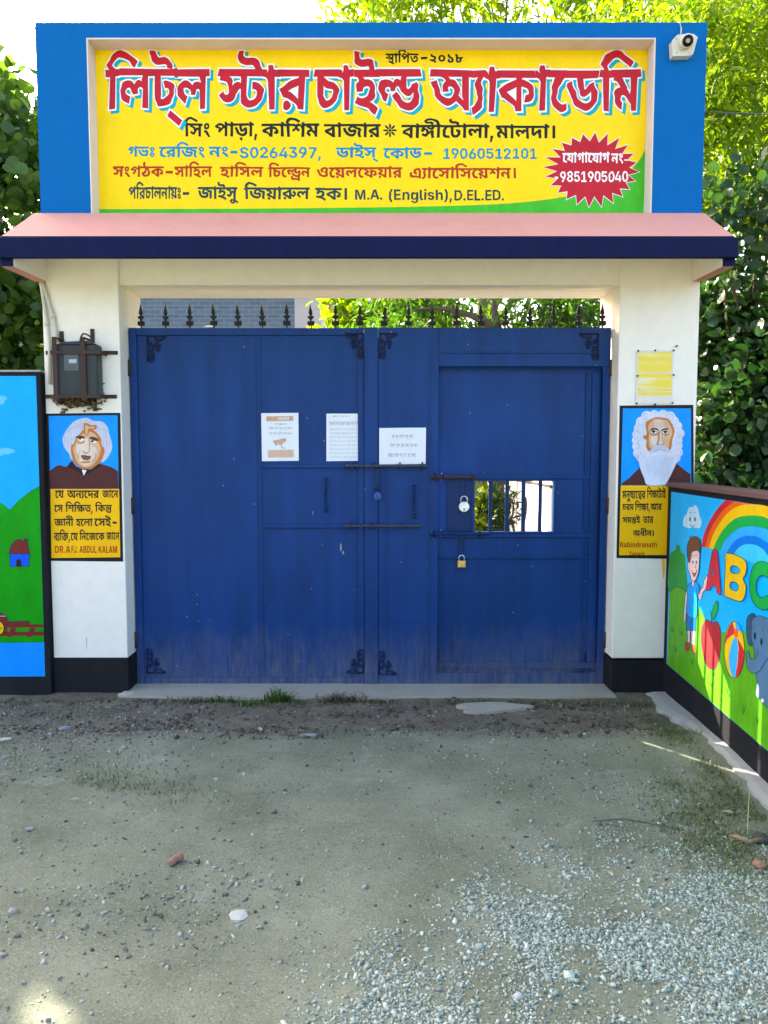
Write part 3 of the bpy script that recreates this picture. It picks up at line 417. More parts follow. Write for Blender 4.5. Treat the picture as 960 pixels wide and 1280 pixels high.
    20043: (759, [[448,27,1,378,27,0,249,65,0,137,154,0,47,306,0,15,422,1,150,459,1,184,342,0,265,208,0,371,151,0,437,151,1,482,151,0,547,176,0,583,227,0,583,263,1,583,287,0,570,326,0,549,357,0,536,368,1,651,453,1,690,402,0,725,301,0,725,246,1,725,183,0,663,84,0,540,27,0],[415,249,1,344,249,0,264,316,0,264,374,1,264,397,0,275,440,0,284,459,1,413,430,1,409,422,0,404,407,0,404,399,1,404,382,0,423,366,0,440,366,1,457,366,0,486,378,0,516,407,0,533,433,1,651,453,1,659,390,1,625,347,0,553,283,0,468,249,0],[769,622,1,769,504,1,-10,504,1,-10,622,1]]),
    20007: (442, [[62,473,1,62,518,0,104,584,0,176,622,0,221,622,1,266,622,0,338,584,0,380,518,0,380,473,1,380,429,0,338,361,0,266,323,0,221,323,1,176,323,0,104,360,0,62,429,0],[170,473,1,170,451,0,199,422,0,221,422,1,243,422,0,272,450,0,272,473,1,272,494,0,243,523,0,221,523,1,199,523,0,170,494,0],[62,150,1,62,194,0,104,261,0,176,299,0,221,299,1,266,299,0,338,261,0,380,194,0,380,150,1,380,105,0,338,38,0,266,0,0,221,0,1,176,0,0,104,37,0,62,105,0],[170,150,1,170,127,0,199,99,0,221,99,1,243,99,0,272,127,0,272,149,1,272,171,0,243,200,0,221,200,1,199,200,0,170,171,0]]),
    20039: (641, [[651,622,1,651,504,1,558,504,1,558,0,1,414,0,1,414,203,1,435,153,1,404,193,0,333,256,0,262,293,0,228,293,1,206,293,0,176,273,0,176,252,1,176,232,0,207,205,0,240,192,1,177,74,1,108,101,0,28,199,0,28,258,1,28,312,0,78,382,0,157,415,0,200,415,1,245,415,0,325,389,0,400,340,0,437,304,1,417,294,1,415,317,0,414,369,0,414,391,1,414,504,1,-10,504,1,-10,622,1]]),
    20032: (753, [[763,622,1,763,504,1,416,504,1,416,387,1,416,371,0,427,351,0,442,351,1,455,351,0,484,369,0,513,401,0,527,422,1,648,444,1,683,394,0,718,297,0,718,239,1,718,176,0,656,77,0,532,19,0,440,19,1,374,19,0,250,57,0,139,146,0,48,303,0,15,422,1,150,459,1,182,343,0,264,204,0,367,142,0,428,142,1,497,142,0,576,201,0,576,256,1,576,293,0,546,343,0,528,364,1,645,371,1,607,323,0,532,262,0,456,233,0,415,233,1,380,233,0,326,253,0,308,273,1,290,293,0,272,353,0,272,399,1,272,504,1,-10,504,1,-10,622,1]]),
    20010: (581, [[354,622,1,353,652,0,325,679,0,288,679,1,232,679,1,153,679,0,56,706,0,29,737,1,10,758,0,-7,816,0,-7,854,1,-7,868,0,-5,895,0,-2,913,1,134,904,1,133,895,0,132,881,0,132,876,1,132,855,0,141,825,0,151,815,1,162,805,0,196,796,0,234,796,1,293,796,1,353,796,0,422,779,0,446,756,1,467,736,0,490,672,0,491,622,1],[271,479,1,363,479,0,473,425,0,522,342,0,522,297,1,522,217,0,421,133,0,331,117,1,302,158,1,352,147,0,449,111,0,545,63,0,592,31,1,517,-71,1,470,-38,0,364,19,0,245,65,0,116,101,0,45,111,1,69,224,1,104,215,0,175,205,0,211,205,1,269,205,0,342,226,0,377,266,0,377,294,1,377,327,0,326,367,0,279,367,1,253,367,0,220,357,0,205,338,0,205,324,1,205,318,0,209,305,0,211,300,1,76,282,1,69,298,0,62,337,0,62,355,1,62,392,0,113,448,0,207,479,0],[147,420,1,142,453,0,91,501,0,44,512,1,126,556,1,173,546,1,229,523,0,279,466,0,283,423,1],[590,622,1,590,504,1,-10,504,1,-10,622,1]]),
    20065: (0, [[-161,-10,1,127,-176,1,69,-271,1,-222,-113,1]]),
    20031: (641, [[316,0,1,249,0,0,136,40,0,49,108,0,20,148,1,57,272,1,135,281,0,223,328,0,259,397,0,259,438,1,259,451,0,256,486,0,249,504,1,-10,504,1,-10,622,1,197,622,1,159,666,0,124,738,0,124,775,1,124,818,0,171,886,0,214,917,1,317,818,1,288,795,0,267,759,0,267,737,1,267,711,0,309,658,0,347,622,1,651,622,1,651,504,1,539,504,1,519,504,0,492,505,0,477,506,1,540,441,0,598,310,0,598,240,1,598,165,0,534,57,0,408,0,0],[311,122,1,350,122,0,412,149,0,450,207,0,450,252,1,450,296,0,423,381,0,364,472,0,315,524,1,345,531,1,357,506,0,380,433,0,380,399,1,380,357,0,357,283,0,300,222,0,202,174,0,129,158,1,144,228,1,157,195,0,206,147,0,273,122,0]]),
    20051: (580, [[271,479,1,363,479,0,473,425,0,522,342,0,522,297,1,522,217,0,421,133,0,331,117,1,302,158,1,352,147,0,449,111,0,545,63,0,592,31,1,517,-71,1,470,-38,0,364,19,0,245,65,0,116,101,0,45,111,1,69,224,1,104,215,0,175,205,0,211,205,1,269,205,0,342,226,0,377,266,0,377,294,1,377,327,0,326,367,0,279,367,1,253,367,0,220,357,0,205,338,0,205,324,1,205,318,0,209,305,0,211,300,1,76,282,1,69,298,0,62,337,0,62,355,1,62,392,0,113,448,0,207,479,0],[147,420,1,142,453,0,91,501,0,44,512,1,126,556,1,173,546,1,229,523,0,279,466,0,283,423,1],[590,622,1,590,504,1,-10,504,1,-10,622,1]]),
    20025: (598, [[608,622,1,608,504,1,221,504,1,221,480,1,220,376,1,221,365,0,223,339,0,223,327,1,223,218,1,223,187,0,230,158,0,238,151,1,251,137,0,280,137,1,306,137,0,352,158,0,375,179,1,397,198,0,420,241,0,420,262,1,420,282,0,398,299,0,377,299,1,368,299,1,338,299,0,291,311,0,263,328,1,244,339,0,213,367,0,201,383,1,212,507,1,231,478,0,281,440,0,344,420,0,380,420,1,402,420,1,453,420,0,511,401,0,531,381,1,546,366,0,562,319,0,562,293,1,562,234,0,516,141,0,478,103,1,438,65,0,332,19,0,271,19,1,219,19,0,155,40,0,133,59,1,109,79,0,78,150,0,78,223,1,78,504,1,-10,504,1,-10,622,1]]),
    20415: (1021, [[922,-223,1,780,-223,1,767,-196,0,716,-170,0,671,-170,1,636,-170,0,546,-186,0,488,-186,1,455,-186,0,385,-173,0,326,-135,0,288,-61,0,288,1,1,288,20,0,292,62,0,296,79,1,434,63,1,431,51,0,428,22,0,428,8,1,428,-20,0,448,-53,0,486,-67,0,513,-67,1,540,-67,0,586,-59,0,633,-52,0,660,-52,1,699,-52,0,758,-79,0,778,-104,1,778,-41,1,778,-19,0,781,39,0,785,58,1,922,172,1],[199,475,1,242,475,0,305,454,0,358,414,0,384,387,1,358,396,1,370,433,0,423,471,0,461,471,1,501,471,0,566,427,0,605,391,1,553,304,1,535,325,0,501,352,0,483,352,1,466,352,0,439,330,0,439,307,1,439,300,0,440,288,0,441,283,1,319,274,1,310,297,0,283,333,0,245,354,0,221,354,1,200,354,0,175,333,0,175,316,1,175,290,0,223,260,0,259,250,1,217,130,1,156,147,0,71,202,0,28,278,0,28,324,1,28,371,0,73,439,0,151,475,0],[1031,622,1,1031,504,1,684,504,1,684,368,1,684,352,0,695,332,0,710,332,1,724,332,0,752,350,0,781,382,0,795,403,1,916,425,1,951,375,0,986,278,0,986,220,1,986,157,0,925,58,0,800,0,0,706,0,1,631,0,0,502,43,0,391,135,0,345,208,1,466,276,1,495,227,0,563,158,0,645,123,0,695,123,1,765,123,0,844,181,0,844,236,1,844,274,0,815,324,0,796,345,1,913,352,1,875,304,0,801,243,0,724,214,0,683,214,1,648,214,0,594,234,0,576,254,1,558,274,0,540,333,0,540,374,1,540,417,1,543,430,1,542,445,0,540,476,0,540,490,1,540,504,1,-10,504,1,-10,622,1]]),
    20018: (794, [[541,629,1,637,629,0,738,546,0,738,474,1,738,423,0,680,339,0,583,275,0,524,253,1,476,367,1,527,384,0,592,430,0,592,468,1,592,489,0,564,513,0,536,513,1,511,513,0,464,497,0,425,472,0,403,443,0,403,432,1,403,422,0,418,405,0,444,402,1,416,284,1,336,292,0,257,370,0,257,423,1,257,466,0,304,542,0,385,598,0,487,629,0],[748,217,1,748,132,0,613,25,0,492,25,1,412,25,0,271,68,0,152,168,0,54,340,0,16,469,1,152,508,1,191,376,0,285,218,0,403,149,0,480,149,1,531,149,0,602,190,0,602,231,1,602,262,0,558,301,0,524,313,1,649,373,1,693,345,0,748,268,0]]),
    20070: (667, [[677,622,1,677,504,1,584,504,1,584,0,1,440,0,1,398,47,0,292,112,0,162,153,0,80,164,1,30,286,1,57,302,0,114,333,0,178,365,0,211,381,1,169,403,0,77,435,0,22,444,1,61,533,1,102,504,1,-10,504,1,-10,622,1],[440,504,1,167,504,1,187,510,1,219,500,0,277,471,0,328,435,0,350,416,1,361,321,1,335,311,0,277,287,0,222,260,0,196,246,1,194,253,1,237,247,0,338,211,0,433,153,0,465,114,1,446,105,1,442,130,0,440,180,0,440,210,1],[169,-32,1,136,-32,0,93,11,0,93,44,1,93,77,0,136,120,0,169,120,1,203,120,0,245,77,0,245,44,1,245,11,0,203,-32,0]]),
    20041: (891, [[901,622,1,901,504,1,167,504,1,187,510,1,219,500,0,277,471,0,328,435,0,350,416,1,361,321,1,335,311,0,278,287,0,222,260,0,197,246,1,194,253,1,230,248,0,318,217,0,403,170,0,434,139,1,433,156,0,432,189,0,432,206,1,432,479,1,485,479,1,556,479,0,670,463,0,762,423,0,799,389,1,830,361,0,861,292,0,861,253,1,861,219,0,834,157,0,767,119,0,706,119,1,685,119,0,647,122,0,630,125,1,636,243,1,641,242,0,657,241,0,668,241,1,699,241,0,719,263,0,719,279,1,719,307,0,651,352,0,576,359,1,576,0,1,432,0,1,392,46,0,288,111,0,159,153,0,80,164,1,30,286,1,57,302,0,114,333,0,178,365,0,211,381,1,169,403,0,77,435,0,22,444,1,61,533,1,102,504,1,-10,504,1,-10,622,1]]),
    20016: (805, [[540,628,1,590,628,0,651,609,0,674,591,1,695,575,0,724,516,0,724,457,1,724,0,1,582,0,1,571,23,0,545,50,0,506,63,0,475,63,1,439,63,0,376,56,0,313,49,0,274,49,1,230,49,0,143,65,0,73,111,0,30,198,0,30,269,1,30,296,0,38,355,0,43,378,1,183,359,1,179,343,0,173,303,0,173,276,1,173,242,0,193,201,0,227,178,0,271,171,0,295,171,1,341,171,0,419,184,0,456,184,1,495,184,0,549,165,0,580,136,1,580,432,1,580,461,0,573,488,0,564,496,1,551,510,0,524,510,1,500,510,0,457,488,0,423,454,0,403,419,0,403,406,1,403,398,0,410,384,0,430,376,0,449,376,1,460,376,0,476,378,0,486,379,1,492,265,1,478,261,0,438,255,0,409,255,1,346,255,0,262,318,0,262,385,1,262,426,0,304,511,0,382,584,0,482,628,0]]),
    20202: (291, [[301,622,1,301,504,1,220,504,1,278,522,1,252,498,0,222,456,0,209,414,0,209,388,1,209,355,0,225,285,0,242,213,0,242,175,1,242,134,0,223,65,0,172,8,0,79,-37,0,5,-54,1,-27,62,1,28,75,0,80,109,0,97,152,0,97,179,1,97,217,0,80,284,0,64,352,0,64,388,1,64,416,0,77,461,0,105,502,0,125,523,1,117,504,1,-10,504,1,-10,622,1]]),
    20057: (0, [[-309,-266,1,-345,-266,0,-420,-241,0,-471,-186,0,-471,-141,1,-471,-84,0,-385,-18,0,-302,-18,1,-233,-18,0,-109,-54,0,18,-127,0,91,-183,1,16,-271,1,-41,-218,0,-147,-147,0,-243,-111,0,-286,-111,1,-315,-111,0,-339,-130,0,-339,-145,1,-339,-161,0,-318,-176,0,-299,-176,1,-276,-176,0,-247,-155,0,-232,-120,0,-227,-81,0,-227,-62,1,-227,17,1,-83,17,1,-83,-28,1,-83,-62,0,-98,-144,0,-145,-218,0,-235,-266,0]]),
    20454: (855, [[865,622,1,865,504,1,548,504,1,548,235,1,544,199,1,546,179,0,548,137,0,548,115,1,548,0,1,404,0,1,366,52,0,265,130,0,143,181,0,69,194,1,15,323,1,109,373,0,321,461,0,426,487,1,409,456,1,409,504,1,-10,504,1,-10,622,1],[404,381,1,424,363,1,362,346,0,252,302,0,192,273,1,231,265,0,317,228,0,398,169,0,429,131,1,408,124,1,407,146,0,404,193,0,404,215,1],[678,121,1,628,121,0,548,164,0,484,245,0,456,302,1,536,356,1,546,316,0,581,261,0,625,235,0,646,235,1,665,235,0,688,253,0,688,273,1,688,287,0,672,312,0,641,331,0,615,339,1,656,458,1,713,441,0,788,386,0,826,312,0,826,267,1,826,200,0,746,121,0],[169,-17,1,136,-17,0,92,26,0,92,58,1,92,91,0,136,134,0,169,134,1,203,134,0,245,91,0,245,58,1,245,26,0,203,-17,0]]),
    20045: (667, [[677,622,1,677,504,1,584,504,1,584,0,1,440,0,1,398,47,0,292,112,0,162,153,0,80,164,1,30,286,1,57,302,0,114,333,0,178,365,0,211,381,1,169,403,0,77,435,0,22,444,1,61,533,1,102,504,1,-10,504,1,-10,622,1],[440,504,1,167,504,1,187,510,1,219,500,0,277,471,0,328,435,0,350,416,1,361,321,1,335,311,0,277,287,0,222,260,0,196,246,1,194,253,1,237,247,0,338,211,0,433,153,0,465,114,1,446,105,1,442,130,0,440,180,0,440,210,1]]),
    20008: (974, [[984,622,1,984,504,1,891,504,1,891,0,1,747,0,1,716,52,0,616,126,0,568,150,1,631,241,1,668,221,0,730,175,0,750,152,1,749,163,0,748,186,0,747,210,0,747,222,1,747,504,1,-10,504,1,-10,622,1],[406,76,1,317,76,0,170,141,0,56,293,0,14,422,1,149,459,1,180,368,0,247,253,0,335,198,0,395,198,1,440,198,0,499,220,0,528,263,0,528,293,1,528,326,0,493,365,0,464,365,1,445,365,0,423,344,0,423,328,1,423,320,0,427,303,0,429,295,1,297,277,1,289,296,0,280,335,0,280,349,1,280,397,0,327,454,0,404,480,0,448,480,1,518,480,0,619,427,0,672,335,0,672,277,1,672,223,0,618,131,0,500,76,0],[338,420,1,334,453,0,284,501,0,237,512,1,318,556,1,365,546,1,421,523,0,470,466,0,475,423,1]]),
    20129: (992, [[1002,622,1,1002,504,1,689,504,1,689,0,1,545,0,1,545,100,1,549,143,1,547,165,0,545,206,0,545,235,1,545,350,1,549,377,1,549,504,1,-10,504,1,-10,622,1],[964,238,1,964,203,0,932,139,0,863,97,0,808,97,1,794,97,0,761,100,0,744,103,1,749,221,1,754,220,0,768,219,0,776,219,1,804,219,0,820,238,0,820,250,1,820,261,0,811,278,0,801,284,1,783,295,0,728,304,0,683,304,1,594,301,1,526,301,0,420,340,0,358,425,0,358,493,1,358,506,0,362,538,0,366,552,1,491,530,1,489,522,0,487,504,0,487,496,1,487,453,0,533,417,0,584,417,1,671,419,1,773,419,0,885,385,0,917,353,1,942,329,0,964,272,0],[366,255,1,411,255,0,485,223,0,551,164,0,582,124,1,571,58,1,548,7,1,520,48,0,466,107,0,414,139,0,387,139,1,374,139,0,356,130,0,347,115,0,347,102,1,347,94,0,352,70,0,357,59,1,217,38,1,209,58,0,198,99,0,198,120,1,198,157,0,227,208,0,275,240,0,335,255,0],[198,446,1,271,446,0,364,388,0,409,296,0,409,243,1,409,227,0,405,187,0,403,175,1,267,180,1,269,189,0,272,217,0,272,238,1,272,257,0,260,300,0,233,330,0,210,330,1,195,330,0,176,313,0,176,296,1,176,286,0,180,266,0,184,257,1,44,237,1,37,255,0,27,293,0,27,312,1,27,349,0,57,399,0,105,431,0,166,446,0],[97,369,1,99,379,0,101,405,0,101,414,1,101,461,0,56,521,0,9,539,1,174,561,1,209,536,0,242,459,0,242,417,1,242,403,0,238,368,0,233,356,1]]),
    20471: (779, [[525,270,1,494,270,0,436,279,0,377,303,0,344,324,1,315,342,0,282,355,0,268,355,1,253,355,0,236,341,0,236,329,1,236,317,0,254,296,0,268,285,1,181,199,1,150,225,0,99,294,0,99,345,1,99,387,0,141,444,0,206,472,0,239,472,1,287,472,0,357,444,0,401,417,1,439,394,0,481,376,0,503,376,1,527,376,0,554,403,0,554,431,1,554,463,0,514,518,0,485,538,1,634,555,1,650,540,0,680,495,0,700,439,0,700,405,1,700,346,0,608,270,0],[789,622,1,789,504,1,-10,504,1,-10,622,1],[535,363,1,618,363,0,712,303,0,712,248,1,712,206,0,662,138,0,578,87,0,524,67,1,477,176,1,521,188,0,571,218,0,571,240,1,571,253,0,552,266,0,528,266,1,497,266,0,441,246,0,406,218,0,406,206,1,406,198,0,418,186,0,441,184,1,414,68,1,338,76,0,263,144,0,263,192,1,263,235,0,311,298,0,390,341,0,487,363,0],[465,-114,1,358,-114,0,193,-50,0,66,66,0,16,142,1,129,213,1,175,140,0,273,48,0,388,6,0,457,6,1,495,6,0,551,21,0,581,50,0,581,69,1,581,91,0,539,122,0,508,130,1,628,192,1,671,168,0,723,99,0,723,55,1,723,-22,0,586,-114,0]]),
    20130: (1065, [[1075,622,1,1075,504,1,586,504,1,530,482,0,452,439,0,412,396,0,412,373,1,412,356,0,431,338,0,451,338,1,482,338,0,531,367,0,558,391,1,678,371,1,689,340,0,703,274,0,703,235,1,703,184,0,652,88,0,538,26,0,444,26,1,374,26,0,247,64,0,137,154,0,47,307,0,15,422,1,150,459,1,183,342,0,265,207,0,369,150,0,434,150,1,507,150,0,568,200,0,568,237,1,568,267,0,552,310,0,542,325,1,636,323,1,582,268,0,491,222,0,429,222,1,384,222,0,313,250,0,272,310,0,272,357,1,272,397,0,316,472,0,373,506,1,355,505,0,313,504,0,291,504,1,-10,504,1,-10,622,1],[579,303,1,550,333,0,505,402,0,476,474,0,470,508,1,594,543,1,601,507,0,641,411,0,678,371,1],[862,487,1,936,487,0,1016,416,0,1016,363,1,1016,334,0,987,271,0,905,216,0,824,200,1,799,301,1,838,308,0,880,332,0,880,351,1,880,368,0,858,380,0,842,380,1,802,380,0,726,319,0,696,263,1,658,387,1,706,441,0,801,487,0],[853,32,1,805,32,0,735,60,0,684,107,0,665,136,1,639,234,1,695,299,1,707,244,0,751,173,0,807,140,0,836,140,1,858,140,0,886,157,0,886,177,1,886,197,0,855,228,0,822,241,1,930,286,1,951,276,0,993,244,0,1021,196,0,1021,161,1,1021,126,0,986,68,0,913,32,0]]),
    20287: (1018, [[560,499,1,644,499,0,732,433,0,732,375,1,732,331,0,681,261,0,594,209,0,538,190,1,492,296,1,547,312,0,592,344,0,592,365,1,592,378,0,573,392,0,551,392,1,526,392,0,479,380,0,442,360,0,421,339,0,421,330,1,421,322,0,434,310,0,458,308,1,430,192,1,353,200,0,277,269,0,277,317,1,277,359,0,328,427,0,410,474,0,511,499,0],[744,170,1,744,91,0,607,0,0,481,0,1,405,0,0,268,37,0,149,123,0,52,273,0,15,385,1,149,422,1,185,311,0,279,178,0,398,120,0,474,120,1,533,120,0,602,154,0,602,184,1,602,207,0,560,237,0,529,245,1,649,305,1,692,282,0,744,215,0],[834,455,1,910,455,0,987,374,0,987,312,1,987,271,0,948,198,0,869,142,0,810,127,1,774,239,1,816,249,0,850,284,0,850,302,1,850,323,0,825,342,0,804,342,1,780,342,0,718,307,0,689,271,1,624,300,1,658,357,0,724,425,0,794,455,0],[1028,622,1,1028,504,1,-10,504,1,-10,622,1]]),
    20049: (675, [[685,622,1,685,504,1,592,504,1,592,0,1,448,0,1,402,46,0,294,111,0,162,153,0,80,164,1,30,286,1,69,309,0,177,363,0,224,383,1,304,409,1,358,329,1,319,312,0,233,274,0,196,253,1,234,248,0,324,218,0,413,171,0,450,139,1,449,155,0,448,189,0,448,207,1,448,306,1,452,360,1,450,379,0,448,426,0,448,449,1,448,504,1,-10,504,1,-10,622,1],[61,533,1,177,513,1,232,497,0,358,438,0,478,361,0,525,316,1,479,219,1,441,258,0,329,330,0,202,390,0,75,434,0,22,444,1]]),
    20260: (708, [[422,129,1,323,129,0,166,191,0,52,326,0,15,433,1,149,470,1,178,395,0,245,293,0,341,241,0,413,241,1,474,241,0,530,278,0,530,314,1,530,341,0,495,374,0,464,374,1,450,374,0,429,366,0,418,351,0,418,339,1,418,333,0,420,321,0,422,315,1,288,301,1,282,315,0,277,350,0,277,366,1,277,405,0,320,457,0,400,485,0,453,485,1,527,485,0,626,437,0,675,355,0,675,306,1,675,252,0,619,172,0,507,129,0],[718,622,1,718,504,1,-10,504,1,-10,622,1],[593,191,1,593,-116,1,449,-116,1,412,-86,0,340,-45,0,256,-16,0,202,-7,1,152,109,1,177,122,0,231,148,0,290,171,0,318,179,1],[450,129,1,424,122,0,365,99,0,301,71,0,268,54,1,274,73,1,330,64,0,418,23,0,452,-4,1,451,11,0,450,43,0,450,54,1]]),
    20009: (1284, [[984,622,1,984,504,1,891,504,1,891,0,1,747,0,1,716,52,0,616,126,0,568,150,1,631,241,1,668,221,0,730,175,0,750,152,1,749,163,0,748,186,0,747,210,0,747,222,1,747,504,1,-10,504,1,-10,622,1],[406,76,1,317,76,0,170,141,0,56,293,0,14,422,1,149,459,1,180,368,0,247,253,0,335,198,0,395,198,1,440,198,0,499,220,0,528,263,0,528,293,1,528,326,0,493,365,0,464,365,1,445,365,0,423,344,0,423,328,1,423,320,0,427,303,0,429,295,1,297,277,1,289,296,0,280,335,0,280,349,1,280,397,0,327,454,0,404,480,0,448,480,1,518,480,0,619,427,0,672,335,0,672,277,1,672,223,0,618,131,0,500,76,0],[338,420,1,334,453,0,284,501,0,237,512,1,318,556,1,365,546,1,421,523,0,470,466,0,475,423,1],[1294,622,1,1294,504,1,1201,504,1,1201,0,1,1057,0,1,1057,439,1,1042,474,0,1006,504,0,979,504,1,966,504,1,966,622,1,988,622,1,1007,622,0,1046,595,0,1061,561,1,1060,569,0,1057,605,0,1057,618,1,1057,689,1,1177,689,1,1200,622,1]]),
    20435: (757, [[528,258,1,453,258,0,347,324,0,319,377,1,335,379,1,327,348,0,290,293,0,231,258,0,186,258,1,153,258,0,94,279,0,41,331,0,14,378,1,112,438,1,132,405,0,161,381,0,179,381,1,199,381,0,229,405,0,246,461,0,247,513,1,386,513,1,392,483,0,412,433,0,443,396,0,481,376,0,505,376,1,530,376,0,557,405,0,557,432,1,557,462,0,517,518,0,489,538,1,637,554,1,653,539,0,683,494,0,703,439,0,703,406,1,703,337,0,613,258,0],[767,622,1,767,504,1,-10,504,1,-10,622,1],[452,-93,1,360,-93,0,208,-29,0,93,103,0,55,206,1,187,247,1,217,173,0,284,75,0,379,26,0,449,26,1,512,26,0,566,63,0,566,100,1,566,118,0,550,144,0,520,159,0,498,159,1,485,159,0,464,151,0,453,136,0,453,124,1,453,118,0,455,106,0,457,100,1,323,86,1,317,101,0,312,134,0,312,148,1,312,189,0,355,244,0,434,273,0,487,273,1,563,273,0,661,224,0,710,144,0,710,97,1,710,40,0,655,-46,0,541,-93,0]]),
    20038: (634, [[644,622,1,644,504,1,551,504,1,551,0,1,407,0,1,369,52,0,268,130,0,144,182,0,68,195,1,15,323,1,109,374,0,324,463,0,429,489,1,407,456,1,407,622,1],[407,383,1,427,366,1,365,348,0,251,303,0,191,274,1,231,267,0,319,228,0,401,169,0,432,131,1,411,124,1,409,146,0,407,195,0,407,224,1],[239,629,1,256,629,0,288,626,0,303,624,1,295,516,1,291,517,0,278,518,0,269,518,1,245,518,0,224,499,0,224,486,1,224,462,0,269,433,0,311,425,1,234,342,1,189,364,0,123,411,0,88,468,0,88,507,1,88,534,0,114,591,0,180,629,0]]),
    30045: (646, [[488,358,1,488,240,1,157,240,1,157,358,1]]),
    30083: (655, [[333,-11,1,245,-11,0,116,43,0,43,149,0,41,226,1,187,226,1,190,190,0,228,141,0,291,116,0,331,116,1,371,116,0,430,139,0,463,181,0,463,208,1,463,233,0,433,266,0,378,290,0,338,300,1,258,320,1,165,342,0,60,438,0,60,518,1,60,584,0,132,682,0,255,737,0,335,737,1,416,737,0,536,682,0,603,584,0,604,520,1,459,520,1,455,563,0,389,611,0,333,611,1,296,611,0,242,590,0,214,552,0,214,527,1,214,501,0,247,466,0,300,444,0,331,436,1,396,420,1,442,410,0,522,374,0,581,323,0,614,253,0,614,207,1,614,141,0,547,43,0,421,-11,0]]),
    30048: (646, [[323,-10,1,231,-10,0,107,79,0,45,245,0,45,363,1,45,481,0,108,648,0,231,737,0,323,737,1,415,737,0,539,648,0,602,481,0,602,363,1,602,245,0,539,79,0,416,-10,0],[323,115,1,367,115,0,425,169,0,453,280,0,453,363,1,453,447,0,425,558,0,367,614,0,323,614,1,280,614,0,222,558,0,193,447,0,193,363,1,193,280,0,222,169,0,280,115,0]]),
    30050: (646, [[69,0,1,69,108,1,327,350,1,360,382,0,406,433,0,430,483,0,430,513,1,430,545,0,400,592,0,350,617,0,317,617,1,283,617,0,233,590,0,205,539,0,205,504,1,62,504,1,62,575,0,127,680,0,242,737,0,318,737,1,395,737,0,511,682,0,575,585,0,575,522,1,575,481,0,543,402,0,462,305,0,387,236,1,277,128,1,277,123,1,585,123,1,585,0,1]]),
    30054: (646, [[325,-10,1,253,-10,0,133,49,0,61,159,0,61,236,1,61,293,0,107,408,0,154,478,1,323,728,1,474,728,1,246,393,1,205,393,1,216,411,0,260,443,0,322,463,0,360,463,1,427,463,0,528,409,0,585,308,0,585,238,1,585,164,0,518,52,0,401,-10,0],[324,108,1,359,108,0,413,141,0,444,198,0,444,234,1,444,271,0,413,328,0,359,361,0,324,361,1,290,361,0,235,328,0,204,272,0,204,235,1,204,198,0,235,141,0,290,108,0]]),
    30052: (646, [[31,129,1,31,247,1,304,728,1,449,728,1,182,256,1,182,250,1,615,250,1,615,129,1],[380,0,1,380,164,1,384,218,1,384,454,1,521,454,1,521,0,1]]),
    30051: (646, [[315,-10,1,237,-10,0,114,44,0,43,140,0,40,205,1,192,205,1,194,177,0,228,136,0,283,114,0,316,114,1,352,114,0,406,140,0,437,188,0,437,223,1,437,254,0,406,305,0,345,337,0,298,337,1,219,337,1,219,437,1,383,599,1,383,604,1,77,604,1,77,728,1,564,728,1,564,619,1,323,387,1,323,419,1,404,430,0,526,379,0,594,278,0,594,214,1,594,146,0,521,46,0,395,-10,0]]),
    30057: (646, [[321,737,1,393,737,0,513,679,0,585,569,0,585,491,1,585,434,0,540,320,0,492,249,1,323,0,1,172,0,1,400,334,1,441,334,1,431,317,0,386,285,0,324,264,0,286,264,1,220,264,0,118,318,0,61,419,0,61,489,1,61,564,0,128,675,0,246,737,0],[322,619,1,287,619,0,233,587,0,202,530,0,202,493,1,202,456,0,233,399,0,287,367,0,322,367,1,357,367,0,411,399,0,442,456,0,442,492,1,442,529,0,411,587,0,357,619,0]]),
    30055: (646, [[119,0,1,421,599,1,421,604,1,69,604,1,69,728,1,577,728,1,577,602,1,274,0,1]]),
    30049: (646, [[86,0,1,86,122,1,578,122,1,578,0,1],[427,728,1,427,0,1,278,0,1,278,595,1,273,595,1,106,478,1,106,615,1,267,728,1]]),
    30053: (646, [[317,-10,1,242,-10,0,125,45,0,57,142,0,55,205,1,201,205,1,203,176,0,234,133,0,286,109,0,317,109,1,353,109,0,409,142,0,441,200,0,441,238,1,441,277,0,408,336,0,351,370,0,314,370,1,282,370,0,222,344,0,205,322,1,70,345,1,105,728,1,546,728,1,546,604,1,229,604,1,211,420,1,215,420,1,234,447,0,311,481,0,358,481,1,407,481,0,491,446,0,552,382,0,587,294,0,587,242,1,587,169,0,518,55,0,397,-10,0]]),
    30077: (932, [[65,0,1,65,728,1,296,728,1,413,396,1,420,372,0,439,298,0,459,211,0,476,130,0,481,100,1,452,100,1,458,129,0,475,210,0,494,297,0,513,372,0,521,396,1,636,728,1,867,728,1,867,0,1,716,0,1,716,342,1,716,365,0,718,437,0,720,520,0,722,604,0,722,641,1,732,641,1,723,600,0,700,514,0,677,432,0,657,364,0,649,342,1,530,0,1,403,0,1,282,342,1,274,364,0,254,431,0,230,512,0,207,599,0,197,641,1,208,641,1,209,605,0,211,522,0,213,439,0,215,366,0,215,342,1,215,0,1]]),
    30046: (269, [[135,-9,1,99,-9,0,50,39,0,50,75,1,50,111,0,99,159,0,135,159,1,171,159,0,220,111,0,220,75,1,220,39,0,171,-9,0]]),
    30065: (748, [[24,0,1,272,728,1,469,728,1,724,0,1,557,0,1,441,349,1,420,418,0,376,581,0,353,676,1,385,676,1,362,580,0,322,417,0,301,349,1,190,0,1],[180,168,1,180,286,1,568,286,1,568,168,1]]),
    30040: (391, [[81,296,1,81,377,0,113,552,0,170,713,0,207,772,1,343,772,1,309,696,0,258,532,0,231,370,0,231,296,1,231,232,0,254,103,0,304,-44,0,343,-136,1,207,-136,1,145,-33,0,81,187,0]]),
